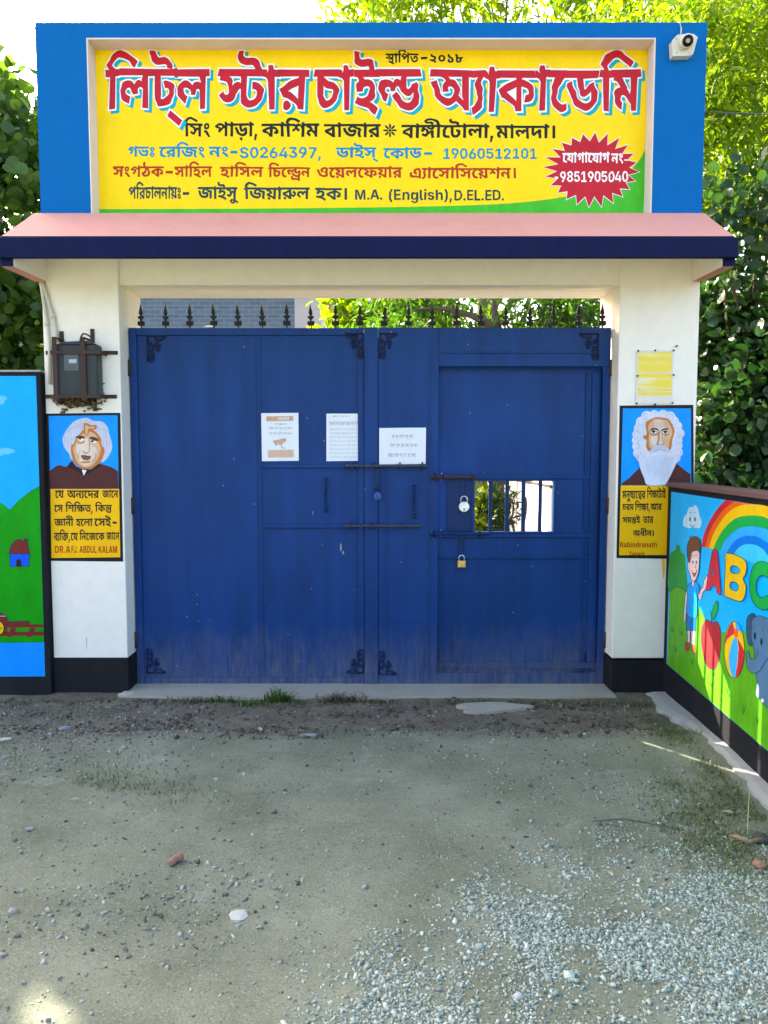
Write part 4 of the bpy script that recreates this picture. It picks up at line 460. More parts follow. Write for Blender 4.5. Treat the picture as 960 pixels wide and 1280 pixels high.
    30069: (608, [[65,0,1,65,728,1,553,728,1,553,603,1,216,603,1,216,429,1,527,429,1,527,306,1,216,306,1,216,124,1,554,124,1,554,0,1]]),
    30110: (623, [[210,316,1,210,0,1,62,0,1,62,546,1,201,546,1,204,410,1,195,410,1,216,478,0,304,553,0,373,553,1,430,553,0,514,503,0,561,411,0,561,347,1,561,0,1,413,0,1,413,321,1,413,372,0,361,430,0,315,430,1,284,430,0,237,403,0,210,352,0]]),
    30103: (632, [[305,-216,1,237,-216,0,135,-181,0,71,-121,0,59,-81,1,186,-47,1,193,-62,0,222,-91,0,269,-109,0,305,-109,1,360,-109,0,424,-58,0,424,-4,1,424,97,1,413,97,1,403,75,0,366,34,0,306,8,0,261,8,1,200,8,0,99,65,0,40,183,0,40,274,1,40,366,0,100,490,0,201,553,0,262,553,1,308,553,0,370,522,0,409,476,0,419,454,1,425,454,1,425,546,1,570,546,1,570,5,1,570,-69,0,502,-167,0,382,-216,0],[308,120,1,345,120,0,397,156,0,425,226,0,425,275,1,425,323,0,397,395,0,345,435,0,308,435,1,270,435,0,218,394,0,191,322,0,191,275,1,191,227,0,218,158,0,270,120,0]]),
    30108: (309, [[225,-3,1,141,-3,0,62,69,0,62,142,1,62,728,1,210,728,1,210,162,1,210,136,0,228,113,0,250,113,1,262,113,0,274,114,0,279,116,1,303,8,1,291,4,0,251,-3,0]]),
    30105: (272, [[62,0,1,62,546,1,210,546,1,210,0,1],[136,617,1,103,617,0,55,661,0,55,692,1,55,724,0,103,768,0,136,768,1,169,768,0,217,724,0,217,692,1,217,661,0,169,617,0]]),
    30115: (561, [[280,-11,1,214,-11,0,112,27,0,47,99,0,38,150,1,175,173,1,186,135,0,239,97,0,284,97,1,326,97,0,374,129,0,374,153,1,374,174,0,339,202,0,303,209,1,209,228,1,130,244,0,52,322,0,52,383,1,52,436,0,109,512,0,213,553,0,282,553,1,347,553,0,442,517,0,500,452,0,510,407,1,379,384,1,371,412,0,324,447,0,284,447,1,248,447,0,200,417,0,200,392,1,200,372,0,231,344,0,269,336,1,368,316,1,447,300,0,524,227,0,524,169,1,524,115,0,462,34,0,351,-11,0]]),
    30104: (623, [[210,316,1,210,0,1,62,0,1,62,728,1,207,728,1,207,410,1,195,410,1,216,478,0,304,553,0,373,553,1,430,553,0,515,503,0,561,411,0,561,347,1,561,0,1,413,0,1,413,321,1,413,372,0,361,430,0,315,430,1,284,430,0,237,403,0,210,352,0]]),
    30041: (391, [[47,-136,1,88,-43,0,137,105,0,160,233,0,160,296,1,160,370,0,133,532,0,83,696,0,47,772,1,184,772,1,221,713,0,278,552,0,310,377,0,310,296,1,310,186,0,245,-34,0,184,-136,1]]),
    30068: (722, [[322,0,1,133,0,1,133,129,1,315,129,1,385,129,0,479,179,0,527,283,0,527,364,1,527,445,0,479,549,0,385,598,0,315,598,1,130,598,1,130,728,1,324,728,1,434,728,0,591,640,0,677,477,0,677,364,1,677,251,0,592,87,0,432,0,0],[216,728,1,216,0,1,65,0,1,65,728,1]]),
    30076: (565, [[65,0,1,65,728,1,216,728,1,216,124,1,529,124,1,529,0,1]]),
    30056: (646, [[323,-10,1,241,-10,0,115,44,0,43,137,0,43,196,1,43,241,0,84,317,0,155,368,0,200,376,1,200,380,1,142,393,0,69,483,0,69,542,1,69,598,0,135,686,0,249,737,0,323,737,1,396,737,0,511,686,0,576,598,0,576,542,1,576,482,0,503,393,0,446,380,1,446,376,1,490,368,0,561,317,0,603,241,0,603,196,1,603,137,0,531,44,0,404,-10,0],[323,101,1,360,101,0,416,128,0,447,176,0,447,207,1,447,239,0,414,288,0,358,317,0,323,317,1,287,317,0,231,289,0,199,240,0,199,207,1,199,176,0,230,128,0,286,101,0],[323,427,1,354,427,0,402,452,0,430,497,0,430,526,1,430,555,0,402,598,0,354,623,0,323,623,1,291,623,0,243,598,0,216,555,0,216,526,1,216,497,0,243,452,0,292,427,0]]),
    30082: (657, [[65,0,1,65,728,1,350,728,1,433,728,0,549,669,0,610,562,0,610,491,1,610,418,0,548,314,0,430,259,0,346,259,1,154,259,1,154,381,1,322,381,1,368,381,0,426,405,0,455,454,0,455,491,1,455,527,0,426,578,0,367,604,0,322,604,1,216,604,1,216,0,1],[470,0,1,293,331,1,456,331,1,636,0,1]]),
    30080: (648, [[65,0,1,65,728,1,350,728,1,433,728,0,549,664,0,610,554,0,610,482,1,610,409,0,548,299,0,430,237,0,346,237,1,164,237,1,164,358,1,322,358,1,368,358,0,427,390,0,455,445,0,455,482,1,455,518,0,427,573,0,367,604,0,322,604,1,216,604,1,216,0,1]]),
    30074: (584, [[277,-10,1,163,-10,0,33,109,0,33,219,1,33,261,1,183,261,1,183,217,1,183,165,0,234,111,0,277,111,1,320,111,0,371,165,0,371,217,1,371,728,1,519,728,1,519,219,1,519,109,0,390,-10,0]]),
    30066: (662, [[65,0,1,65,728,1,355,728,1,435,728,0,542,679,0,595,595,0,595,541,1,595,498,0,561,434,0,502,393,0,464,385,1,464,377,1,505,375,0,578,332,0,623,254,0,623,201,1,623,143,0,567,52,0,456,0,0,374,0,1],[216,123,1,344,123,1,409,123,0,469,174,0,469,215,1,469,246,0,439,293,0,385,320,0,347,320,1,216,320,1],[216,422,1,332,422,1,364,422,0,414,445,0,443,487,0,443,516,1,443,556,0,387,605,0,335,605,1,216,605,1]]),
    30085: (732, [[366,-10,1,276,-10,0,140,56,0,65,176,0,65,255,1,65,728,1,216,728,1,216,268,1,216,225,0,253,160,0,321,123,0,366,123,1,411,123,0,479,160,0,516,225,0,516,268,1,516,728,1,666,728,1,666,255,1,666,176,0,591,56,0,456,-10,0]]),
    30075: (720, [[176,164,1,176,300,1,199,341,0,242,409,0,293,478,0,327,519,1,504,728,1,687,728,1,380,372,1,368,376,1],[65,0,1,65,728,1,216,728,1,216,530,1,213,344,1,216,270,1,216,0,1],[518,0,1,303,327,1,398,439,1,695,0,1]]),
    30097: (581, [[215,-11,1,163,-11,0,80,26,0,33,99,0,33,153,1,33,198,0,67,260,0,125,297,0,198,317,0,239,320,1,286,325,0,344,334,0,371,352,0,371,369,1,371,372,1,371,395,0,351,427,0,314,444,0,286,444,1,258,444,0,217,427,0,190,399,0,184,381,1,49,403,1,63,451,0,128,517,0,225,553,0,286,553,1,331,553,0,414,532,0,480,487,0,519,417,0,519,368,1,519,0,1,379,0,1,379,76,1,374,76,1,361,50,0,317,11,0,255,-11,0],[256,93,1,291,93,0,343,120,0,372,166,0,372,195,1,372,254,1,366,249,0,340,242,0,308,235,0,277,231,0,265,229,1,238,225,0,197,208,0,174,179,0,174,157,1,174,136,0,196,107,0,233,93,0]]),
    30098: (631, [[369,-9,1,325,-9,0,263,21,0,225,65,0,214,87,1,207,87,1,207,0,1,62,0,1,62,728,1,210,728,1,210,454,1,214,454,1,224,476,0,262,522,0,324,553,0,370,553,1,430,553,0,531,490,0,591,365,0,591,272,1,591,181,0,532,56,0,432,-9,0],[323,109,1,361,109,0,413,151,0,440,225,0,440,272,1,440,320,0,413,393,0,362,435,0,323,435,1,286,435,0,234,395,0,206,322,0,206,272,1,206,223,0,234,150,0,286,109,0]]),
    30100: (631, [[262,-9,1,199,-9,0,98,56,0,40,181,0,40,272,1,40,365,0,100,490,0,201,553,0,261,553,1,307,553,0,369,522,0,407,476,0,416,454,1,421,454,1,421,728,1,568,728,1,568,0,1,423,0,1,423,87,1,416,87,1,406,65,0,367,21,0,306,-9,0],[307,109,1,344,109,0,397,150,0,424,223,0,424,272,1,424,322,0,397,395,0,345,435,0,307,435,1,269,435,0,217,393,0,191,320,0,191,272,1,191,225,0,218,151,0,270,109,0]]),
    30114: (408, [[62,0,1,62,546,1,205,546,1,205,451,1,211,451,1,226,501,0,296,553,0,342,553,1,354,553,0,380,551,0,390,548,1,390,417,1,380,420,0,342,424,0,326,424,1,293,424,0,240,395,0,210,344,0,210,310,1,210,0,1]]),
    30116: (367, [[334,546,1,334,434,1,10,434,1,10,546,1],[85,676,1,232,676,1,232,160,1,232,134,0,255,110,0,282,110,1,290,110,0,320,114,0,328,116,1,349,5,1,325,-2,0,276,-8,0,254,-8,1,172,-8,0,85,72,0,85,147,1]]),
    30084: (668, [[37,603,1,37,728,1,631,728,1,631,603,1,409,603,1,409,0,1,259,0,1,259,603,1]]),
    30111: (614, [[307,-11,1,225,-11,0,104,60,0,40,187,0,40,271,1,40,355,0,104,482,0,225,553,0,307,553,1,389,553,0,509,482,0,574,355,0,574,271,1,574,187,0,509,60,0,389,-11,0],[307,105,1,346,105,0,398,149,0,424,224,0,424,271,1,424,319,0,398,394,0,346,437,0,307,437,1,268,437,0,216,394,0,190,319,0,190,271,1,190,224,0,216,149,0,268,105,0]]),
    30101: (596, [[309,-11,1,226,-11,0,104,58,0,40,184,0,40,270,1,40,354,0,104,482,0,222,553,0,302,553,1,356,553,0,449,519,0,519,450,0,558,346,0,558,276,1,558,235,1,100,235,1,100,327,1,487,327,1,418,302,1,418,345,0,392,407,0,341,442,0,303,442,1,265,442,0,213,407,0,185,347,0,185,309,1,185,244,1,185,196,0,217,132,0,274,100,0,312,100,1,337,100,0,379,115,0,409,143,0,417,164,1,550,140,1,537,94,0,471,27,0,373,-11,0]]),
    30067: (740, [[384,-10,1,287,-10,0,134,78,0,46,245,0,46,363,1,46,482,0,135,649,0,288,737,0,384,737,1,446,737,0,553,703,0,636,636,0,689,540,0,697,478,1,545,478,1,540,508,0,513,555,0,471,587,0,418,604,0,387,604,1,330,604,0,245,548,0,198,440,0,198,363,1,198,285,0,246,178,0,331,123,0,386,123,1,417,123,0,471,141,0,513,173,0,541,220,0,546,249,1,698,249,1,692,199,0,644,106,0,563,33,0,453,-10,0]]),
}
WORDS = {
    "লিট্ল": [10055,10047,10030,10065,10047],
    "স্টার": [10434,10054,10046],
    "চাইল্ড": [10025,10054,10010,10406],
    "অ্যাকাডেমি": [10008,10202,10054,10020,10054,10061,10032,10055,10044],
    "স্থাপিত": [20437,20054,20055,20040,20035],
    "২০১৮": [20077,20075,20076,20083],
    "সিং": [20055,20050,20006],
    "পাড়া,": [20040,20054,20068,20054,30044],
    "কাশিম": [20020,20054,20055,20048,20044],
    "বাজার": [20042,20054,20027,20054,20046],
    "বাঙ্গীটোলা,": [20042,20054,20307,20056,20061,20030,20054,20047,20054,30044],
    "মালদা।": [20044,20054,20047,20037,20054,20641],
    "গভঃ": [20022,20043,20007],
    "রেজিং": [20061,20046,20055,20027,20006],
    "নং": [20039,20006],
    "ডাইস্": [20032,20054,20010,20050,20065],
    "কোড": [20061,20020,20054,20032],
    "সংগঠক": [20050,20006,20022,20031,20020],
    "সাহিল": [20050,20054,20055,20051,20047],
    "হাসিল": [20051,20054,20055,20050,20047],
    "চিল্ড্রেন": [20055,20025,20061,20415,20039],
    "ওয়েলফেয়ার": [20018,20061,20070,20047,20061,20041,20070,20054,20046],
    "এ্যাসোসিয়েশন।": [20016,20202,20054,20061,20050,20054,20055,20050,20061,20070,20048,20039,20641],
    "পরিচালনায়ঃ": [20040,20055,20046,20025,20054,20047,20039,20054,20070,20007],
    "জাইসু": [20027,20054,20010,20050,20057],
    "জিয়ারুল": [20055,20027,20070,20054,20454,20047],
    "হক।": [20051,20020,20641],
    "যোগাযোগ": [20061,20045,20054,20022,20054,20061,20045,20054,20022],
    "যে": [20061,20045],
    "অন্যদের": [20008,20039,20202,20061,20037,20046],
    "জানে": [20027,20054,20061,20039],
    "সে": [20061,20050],
    "শিক্ষিত,": [20055,20048,20055,20129,20035,30044],
    "কিন্তু": [20055,20020,20471],
    "জ্ঞানী": [20130,20054,20039,20056],
    "হলো": [20051,20061,20047,20054],
    "সেই": [20061,20050,20010],
    "ব্যক্তি,": [20042,20202,20055,20287,30044],
    "নিজেকে": [20055,20039,20061,20027,20061,20020],
    "মনুষ্যত্বের": [20044,20039,20057,20049,20202,20061,20260,20046],
    "শিক্ষাটাই": [20055,20048,20129,20054,20030,20054,20010],
    "চরম": [20025,20046,20044],
    "শিক্ষা,": [20055,20048,20129,20054,30044],
    "আর": [20009,20046],
    "সমস্তই": [20050,20044,20435,20010],
    "তার": [20035,20054,20046],
    "অধীন।": [20008,20038,20056,20039,20641],
    "-": [30045],
    "S0264397,": [30083,30048,30050,30054,30052,30051,30057,30055,30044],
    "19060512101": [30049,30057,30048,30054,30048,30053,30049,30050,30049,30048,30049],
    "M.A.": [30077,30046,30065,30046],
    "(English),": [30040,30069,30110,30103,30108,30105,30115,30104,30041,30044],
    "D.EL.ED.": [30068,30046,30069,30076,30046,30069,30068,30046],
    "-9851905040": [30045,30057,30056,30053,30049,30057,30048,30053,30048,30052,30048],
    "DR.": [30068,30082,30046],
    "A": [30065],
    "P.J.": [30080,30046,30074,30046],
    "ABDUL": [30065,30066,30068,30085,30076],
    "KALAM": [30075,30065,30076,30065,30077],
    "Rabindranath": [30082,30097,30098,30105,30110,30100,30114,30097,30110,30097,30116,30104],
    "Tagore": [30084,30097,30103,30111,30114,30101],
    "B": [30066],
    "C": [30067],
}
def glyph(k):
    adv, cs = OUTLINES[k]; res = []
    for c in cs:
        P = [(c[i], c[i + 1], c[i + 2]) for i in range(0, len(c), 3)]
        Q = []
        for i, p in enumerate(P):                                   # implied on-curve points
            Q.append(p); q = P[(i + 1) % len(P)]
            if not p[2] and not q[2]: Q.append(((p[0] + q[0]) / 2, (p[1] + q[1]) / 2, 1))
        s0 = next(i for i, p in enumerate(Q) if p[2]); Q = Q[s0:] + Q[:s0]
        out = []; i = 0; n = len(Q)
        while i < n:
            p = Q[i]; q = Q[(i + 1) % n]
            if q[2]: out.append(p[:2]); i += 1
            else:
                r = Q[(i + 2) % n]
                for t in (0, 0.25, 0.5, 0.75):
                    out.append(tuple((1 - t) ** 2 * p[a] + 2 * t * (1 - t) * q[a] + t * t * r[a] for a in (0, 1)))
                i += 2
        res.append(out)
    return adv, res
def area(l): return 0.5 * sum(l[i][0] * l[(i + 1) % len(l)][1] - l[(i + 1) % len(l)][0] * l[i][1] for i in range(len(l)))
def inside(p, l):
    c = False
    for i in range(len(l)):
        a, b = l[i], l[i - 1]
        if (a[1] > p[1]) != (b[1] > p[1]) and p[0] < (b[0] - a[0]) * (p[1] - a[1]) / (b[1] - a[1]) + a[0]: c = not c
    return c
def grow(l, d):
    """outline moved outwards by d (clockwise outer, anticlockwise hole in y-up font space)"""
    n = len(l); out = []
    for i in range(n):
        a, p, b = l[i - 1], l[i], l[(i + 1) % n]
        d1 = (p[0] - a[0], p[1] - a[1]); d2 = (b[0] - p[0], b[1] - p[1])
        l1, l2 = math.hypot(*d1) or 1e-6, math.hypot(*d2) or 1e-6
        n1, n2 = (-d1[1] / l1, d1[0] / l1), (-d2[1] / l2, d2[0] / l2)
        mx, my = n1[0] + n2[0], n1[1] + n2[1]; ml = math.hypot(mx, my)
        if ml < 0.3: out.append((p[0] + n1[0] * d, p[1] + n1[1] * d)); continue
        mx, my = mx / ml, my / ml; k = d / max(0.55, mx * n1[0] + my * n1[1])
        out.append((p[0] + mx * k, p[1] + my * k))
    return out
def word(text):
    """list of (glyph outlines, x shift), width"""
    x = 0; parts = []
    for k in WORDS[text]:
        a, cs = glyph(k); parts.append([[(px + x, py) for px, py in c] for c in cs]); x += a
    return parts
def letter(pt, text, x0, x1, ytop, ybase, m, layer=1, H=None, swell=0.0, shift=(0, 0), slant=0.0, dy=0.0):
    """paint a word so that its ink spans x0..x1 and its head line / cap height runs from ybase to ytop"""
    parts = word(text); hand = 0.016 * abs(ybase - ytop) if abs(ybase - ytop) > 11 else 0.0
    allp = [p for g in parts for c in g for p in c]
    lo, hi = min(p[0] for p in allp), max(p[0] for p in allp)
    if H is None: H = 622 if any(k < 30000 for k in WORDS[text]) else 727
    sx = (x1 - x0) / (hi - lo); sy = (ybase - ytop) / H
    for gi, g in enumerate(parts):
        cs = [grow(c, swell / ((sx + sy) / 2)) for c in g] if swell else g
        if swell: cs = [c for c, o in zip(cs, g) if area(o) < 0 or area(c) > 0.05 * area(o)]
        tilt_, lift = 0.02 * math.sin(gi * 2.3 + x0), hand * 0.9 * math.sin(gi * 1.7 + x0 * 0.3)      # a brush never repeats a letter exactly
        def f(l):
            o = []
            for x, y in l:
                u, v = x0 + (x - lo) * sx + (slant + tilt_ * (hand > 0)) * y * sy, ybase - y * sy
                k = 9.0 / max(6.0, abs(ybase - ytop))
                o.append((u + hand * (math.sin(v * k * 1.3 + u * 0.21) + 0.6 * math.sin(v * k * 2.9 + gi)) + shift[0], v + hand * (math.sin(u * k * 1.1 + gi * 0.7) * 0.8 + 0.4 * math.sin(u * k * 2.3)) + lift + shift[1]))
            return o
        pt.fill([f(c) for c in cs], m, layer + (gi % 2) * 0.22, True)

# ------------------------------------------------------------------ colours
WALL = plaster('cream_wall', (0.88, 0.81, 0.69), (0.66, 0.62, 0.56), 0.14)
NAVY = paint('navy_trim', (0.006, 0.010, 0.048), 0.6, 0.12, 0.08)
BLACK = plaster('black_skirting', (0.014, 0.014, 0.016), (3.0, 2.8, 2.4), 0.6)
PINK = plaster('pink_canopy_top', (0.72, 0.32, 0.24), (0.7, 0.62, 0.6), 0.5)
PBLUE = plaster('parapet_blue', (0.0, 0.118, 0.365), (0.6, 0.7, 0.75), 0.35)
YEL = paint('sign_yellow', (0.92, 0.63, 0.0), 0.45, 0.04)
RED = paint('sign_red', (0.52, 0.012, 0.022), 0.4)
WHT = paint('sign_white', (0.85, 0.84, 0.82), 0.45, 0.03)
CYA = paint('sign_cyan', (0.0, 0.36, 0.46), 0.4)
CYT = paint('sign_cyan_text', (0.0, 0.24, 0.45), 0.4)
INK = paint('sign_black', (0.012, 0.014, 0.014), 0.4)
TEAL = paint('sign_dark_teal', (0.015, 0.05, 0.055), 0.4)
BRK = paint('sign_brick_red', (0.42, 0.030, 0.006), 0.4)
GRN = paint('sign_green', (0.06, 0.46, 0.02), 0.4)
GATE = metal_paint('gate_blue', (0.003, 0.036, 0.155))
GATED = metal_paint('gate_blue_fittings', (0.006, 0.024, 0.09), dusty=False)
IRON = metal_paint('dark_iron', (0.02, 0.017, 0.016), dusty=False, rough=0.55)
RUST = metal_paint('rusty_iron', (0.055, 0.032, 0.024), dusty=False, rough=0.65)
STEEL = metal('worn_steel', (0.75, 0.73, 0.70), 0.3)
BRASS = metal('brass', (0.78, 0.50, 0.16), 0.32)
CONC = plaster('concrete', (0.38, 0.355, 0.29), (0.6, 0.57, 0.5), 0.6)
CONCL = plaster('pale_concrete', (0.37, 0.36, 0.325), (0.55, 0.53, 0.48), 0.8)

# ------------------------------------------------------------------ ground
def smooth01(t): t = np.clip(t, 0, 1); return t * t * (3 - 2 * t)
def gz(x, y):
    x, y = np.asarray(x, float), np.asarray(y, float)
    lip = -0.93 + 0.10 * (fbm(x * 1.7 + 5, y * 0 + 3, 3, 3) - 0.5)
    z = -0.045 * smooth01((y - lip + 0.05) / 0.22)
    z += 0.022 * (fbm(x * 1.3, y * 1.3, 5, 3) - 0.45) + 0.010 * (fbm(x * 6, y * 6, 9, 3) - 0.45)
    near = np.exp(-((y + 0.5) / 0.5) ** 2)
    z += near * 0.012 * (fbm(x * 14, y * 14, 21, 3) - 0.45)
    z -= 0.02 * smooth01((y + 0.1) / 0.4)
    return z
def spaced(lo, hi, step, far, grow_=1.35):
    c = list(np.arange(lo, hi + 1e-6, step)); s_ = step; v = c[-1]
    up = []
    while v < far: s_ *= grow_; v += s_; up.append(v)
    s_ = step; v = c[0]; dn = []
    while v > -far: s_ *= grow_; v -= s_; dn.append(v)
    return np.array(dn[::-1] + c + up)
gx, gy = spaced(-2.6, 2.1, 0.02, 160), spaced(-3.6, 0.3, 0.016, 160)
GX, GY = np.meshgrid(gx, gy)
GZ = gz(GX, GY)
nx, ny = len(gx), len(gy)
idx = np.arange(nx * ny).reshape(ny, nx)
F = np.stack([idx[:-1, :-1], idx[:-1, 1:], idx[1:, 1:], idx[1:, :-1]], -1).reshape(-1, 4)
m, nt, N, L, P = new_mat('packed_earth')
sp = N.new('ShaderNodeSeparateXYZ'); gg = N.new('ShaderNodeNewGeometry'); L.new(gg.outputs['Position'], sp.inputs[0])
ed = N.new('ShaderNodeMath'); ed.operation = 'MULTIPLY_ADD'; ed.inputs[1].default_value = 0.55
L.new(noise(nt, 2.6, 6, 0.6), ed.inputs[0]); L.new(sp.outputs[1], ed.inputs[2])
dirt = ramp(nt, ed.outputs[0], -0.80, -0.46)
lx = N.new('ShaderNodeMath'); lx.operation = 'MULTIPLY_ADD'; lx.inputs[1].default_value = -0.55      # the left shoulder is earth too
L.new(sp.outputs[0], lx.inputs[0]); L.new(ed.outputs[0], lx.inputs[2])
dirtl = ramp(nt, lx.outputs[0], -0.25, 0.30, 0, 0.8)
mxm = N.new('ShaderNodeMath'); mxm.operation = 'MAXIMUM'; L.new(dirt, mxm.inputs[0]); L.new(dirtl, mxm.inputs[1])
road = mixrgb(nt, (0.172, 0.182, 0.116), (0.285, 0.290, 0.198), ramp(nt, noise(nt, 2.3, 7, 0.62), 0.35, 0.68))
road = mixrgb(nt, road, (0.38, 0.37, 0.30), ramp(nt, noise(nt, 3.1, 5, 0.6, stretch=(1, 1.4, 1)), 0.60, 0.74, 0, 0.6))
earth = mixrgb(nt, (0.115, 0.095, 0.065), (0.25, 0.215, 0.155), ramp(nt, noise(nt, 7, 8, 0.7), 0.33, 0.67))
col = mixrgb(nt, road, earth, mxm.outputs[0])
fine = noise(nt, 170, 8, 0.82)
vo = N.new('ShaderNodeTexVoronoi'); vo.inputs['Scale'].default_value = 170.0; tcv = N.new('ShaderNodeTexCoord'); L.new(tcv.outputs['Object'], vo.inputs['Vector'])
sepc = N.new('ShaderNodeSeparateColor'); L.new(vo.outputs['Color'], sepc.inputs[0])
grain = ramp(nt, sepc.outputs[0], 0.84, 0.99, 0, 0.42)
col = mixrgb(nt, col, (0.40, 0.40, 0.35), grain)
col = mixrgb(nt, col, (0.05, 0.05, 0.04), ramp(nt, sepc.outputs[1], 0.90, 0.99, 0, 0.4))
col = mixrgb(nt, col, mixrgb(nt, col, (0.55, 0.55, 0.55), 1.0, 'MULTIPLY'), ramp(nt, fine, 0.58, 0.36, 0, 0.9))
L.new(col, P.inputs['Base Color']); P.inputs['Roughness'].default_value = 0.95; P.inputs['Specular IOR Level'].default_value = 0.15
bump(nt, P, fine, 0.5, 0.012)
ground = np_mesh('ground', np.stack([GX, GY, GZ], -1).reshape(-1, 3), F, m, smooth=True)
tag(ground, kind='structure')

# concrete sill under the gate, worn in front
b = MB()
pts = []
for i in range(41):
    x = -1.60 + 3.0 * i / 40
    pts.append((x, -0.272 + 0.03 * (vnoise(np.array(x * 3.0), np.array(0.5), 4).item() - 0.5) + 0.02 * (vnoise(np.array(x * 11), np.array(0.5), 8).item() - 0.5)))
poly = pts + [(1.40, 0.34), (-1.60, 0.34)]
b.prism(poly, -0.25, -0.032, CONC, 'z')
tag(b.build('concrete_sill'), kind='structure')
b = MB()
c0 = onZ(612, 884, -0.03)
poly = [(c0.x + (0.17 + 0.05 * math.sin(3 * t + 1) + 0.02 * math.sin(7 * t)) * math.cos(t) * 1.1, c0.y + (0.085 + 0.012 * math.sin(2 * t)) * math.sin(t)) for t in [2 * math.pi * i / 40 for i in range(40)]]
b.prism(poly, -0.12, -0.026, CONC, 'z')
tag(b.build('concrete_patch'), kind='structure')

# ------------------------------------------------------------------ gateway building
XL, XR, YF, YB = -2.03, 1.875, -0.16, 0.26
PL, PR = -1.575, 1.40                                # inner faces of the two pillars
ZL, ZC, ZP = 2.425, 2.838, 3.911                     # lintel underside, canopy back edge, parapet top
gw = empty('school_gateway', (0, 0, 0), 'white school gateway with blue parapet, yellow name board and pink canopy', 'gateway')
def pillar(x0, x1):
    q = MB(); q.box(x0, x1, YF, YB, 0.17, ZC - 0.0215, WALL, 0.006)
    return q.build('pillar', gw)
pillar(XL, PL); pillar(PR, XR)
for x0, x1, zt in ((XL - 0.004, PL + 0.004, 0.175), (PR - 0.004, XR + 0.004, 0.155)):
    q = MB(); q.box(x0, x1, YF - 0.006, YB + 0.006, -0.3, zt, BLACK, 0.006); q.build('plinth', gw)
q = MB(); q.box(PL - 0.01, PR + 0.01, YF + 0.022, YB - 0.004, ZL, ZC - 0.0215, WALL, 0.006); q.build('lintel', gw)
# parapet: four blue bands round a recess
RX0, RX1, RZ0, RZ1, YR = -1.722, 1.572, 2.80, 3.822, -0.045
q = MB()
q.box(XL + 0.01, XR - 0.005, YF, YB, RZ1 - 0.0014, ZP, PBLUE)
q.box(XL + 0.01, RX0, YF, YB, ZC - 0.02, RZ1 - 0.0015, PBLUE)
q.box(RX1, XR - 0.005, YF, YB, ZC - 0.02, RZ1 - 0.0015, PBLUE)
q.box(RX0 + 0.001, RX1 - 0.001, 0.0, YB - 0.003, ZC - 0.02, RZ1 - 0.002, PBLUE)
q.build('parapet', gw)
CREAM = plaster('cream_reveal', (0.72, 0.63, 0.55))
q = MB()                                             # plastered edge of the recess
q.box(RX0 - 0.001, RX0 + 0.006, YF - 0.003, 0.002, ZC - 0.01, RZ1 + 0.002, CREAM)
q.box(RX1 - 0.006, RX1 + 0.001, YF - 0.003, 0.002, ZC - 0.01, RZ1 + 0.002, CREAM)
q.box(RX0 + 0.0062, RX1 - 0.0062, YF - 0.0028, 0.0015, RZ1 - 0.006, RZ1 + 0.002, CREAM)
q.build('board_surround', gw)
# canopy: sloped slab, fascia and two cheeks
ZF0, ZF1, YC = 2.572, 2.468, -0.61
CX0, CX1 = -2.066, 1.893
q = MB()
q.prism([(YF + 0.002, ZC), (YC + 0.03, ZF0 + 0.016), (YC + 0.03, ZF0 - 0.075), (YF + 0.002, ZC - 0.08)], CX0 + 0.012, CX1 - 0.012, [PINK, NAVY, WALL, WALL], 'x', WALL)
canopy = q.build('canopy', gw)
q = MB(); q.box(CX0, CX1, YC, YC + 0.032, ZF1, ZF0 + 0.002, NAVY, 0.004); q.build('fascia', canopy)
for x0, x1, side in ((CX0 + 0.002, CX0 + 0.07, -1), (CX1 - 0.07, CX1 - 0.002, 1)):
    q = MB()
    q.prism([(YF - 0.002, ZC - 0.004), (YC + 0.034, ZF0 - 0.004), (YC + 0.034, ZF1 - 0.038), (YF - 0.002, ZF1 - 0.028)], x0, x1, [PINK, NAVY, PINK, WALL], 'x', WALL)
    q.build('canopy_cheek', canopy)

# ------------------------------------------------------------------ the name board and its lettering
q = MB(); q.box(RX0 + 0.0065, RX1 - 0.0065, YR, -0.001, ZC - 0.008, RZ1 - 0.0065, YEL)
board = q.build('name_board', gw)
board['label'] = 'yellow name board with red, black and cyan Bengali lettering'
bp = planeY(YR)
pt = Painter(bp)
sw = cr([(300, 261.0), (450, 259.5), (560, 257.5), (640, 254), (700, 247), (748, 236), (780, 219), (797, 203), (806, 188)], 6, False)
pt.shape([(119, 261.5)] + sw + [(809.5, 182), (809.5, 267), (119, 267)], GRN, 1)
pt.build('green_swoosh', board)
BX, BY = 740, 212
def star(r):
    o = []
    for i in range(48):
        t = 2 * math.pi * (i + 0.5) / 48
        k = 1.0 if i % 2 == 0 else 0.76
        j = 1 + 0.04 * math.sin(i * 2.7)
        o.append((BX + (59 * k * j + r) * math.cos(t), BY + (46 * k * j + r) * math.sin(t)))
    return o
pt = Painter(bp)
pt.shape(star(1.6), WHT, 2); pt.shape(star(0), RED, 3)
letter(pt, 'যোগাযোগ', 703, 762, 191.5, 203.5, WHT, 4); letter(pt, 'নং', 764, 779, 192, 204, WHT, 4); letter(pt, '-', 780, 785, 192, 204, WHT, 4, 900)
letter(pt, '-9851905040', 693, 785, 214.5, 227.5, WHT, 4)
pt.build('phone_starburst', board)
pt = Painter(bp)
T = [('লিট্ল', 132, 262, 86.5, 136), ('স্টার', 272, 386, 86.8, 137), ('চাইল্ড', 393, 527, 87.2, 138), ('অ্যাকাডেমি', 538, 801, 88, 139)]
for w, x0, x1, yt, yb in T: letter(pt, w, x0, x1, yt, yb, CYA, 1, swell=1.7, shift=(3.8, 3.2))
for w, x0, x1, yt, yb in T: letter(pt, w, x0, x1, yt, yb, WHT, 2.5, swell=1.8)
for w, x0, x1, yt, yb in T: letter(pt, w, x0, x1, yt, yb, RED, 4)
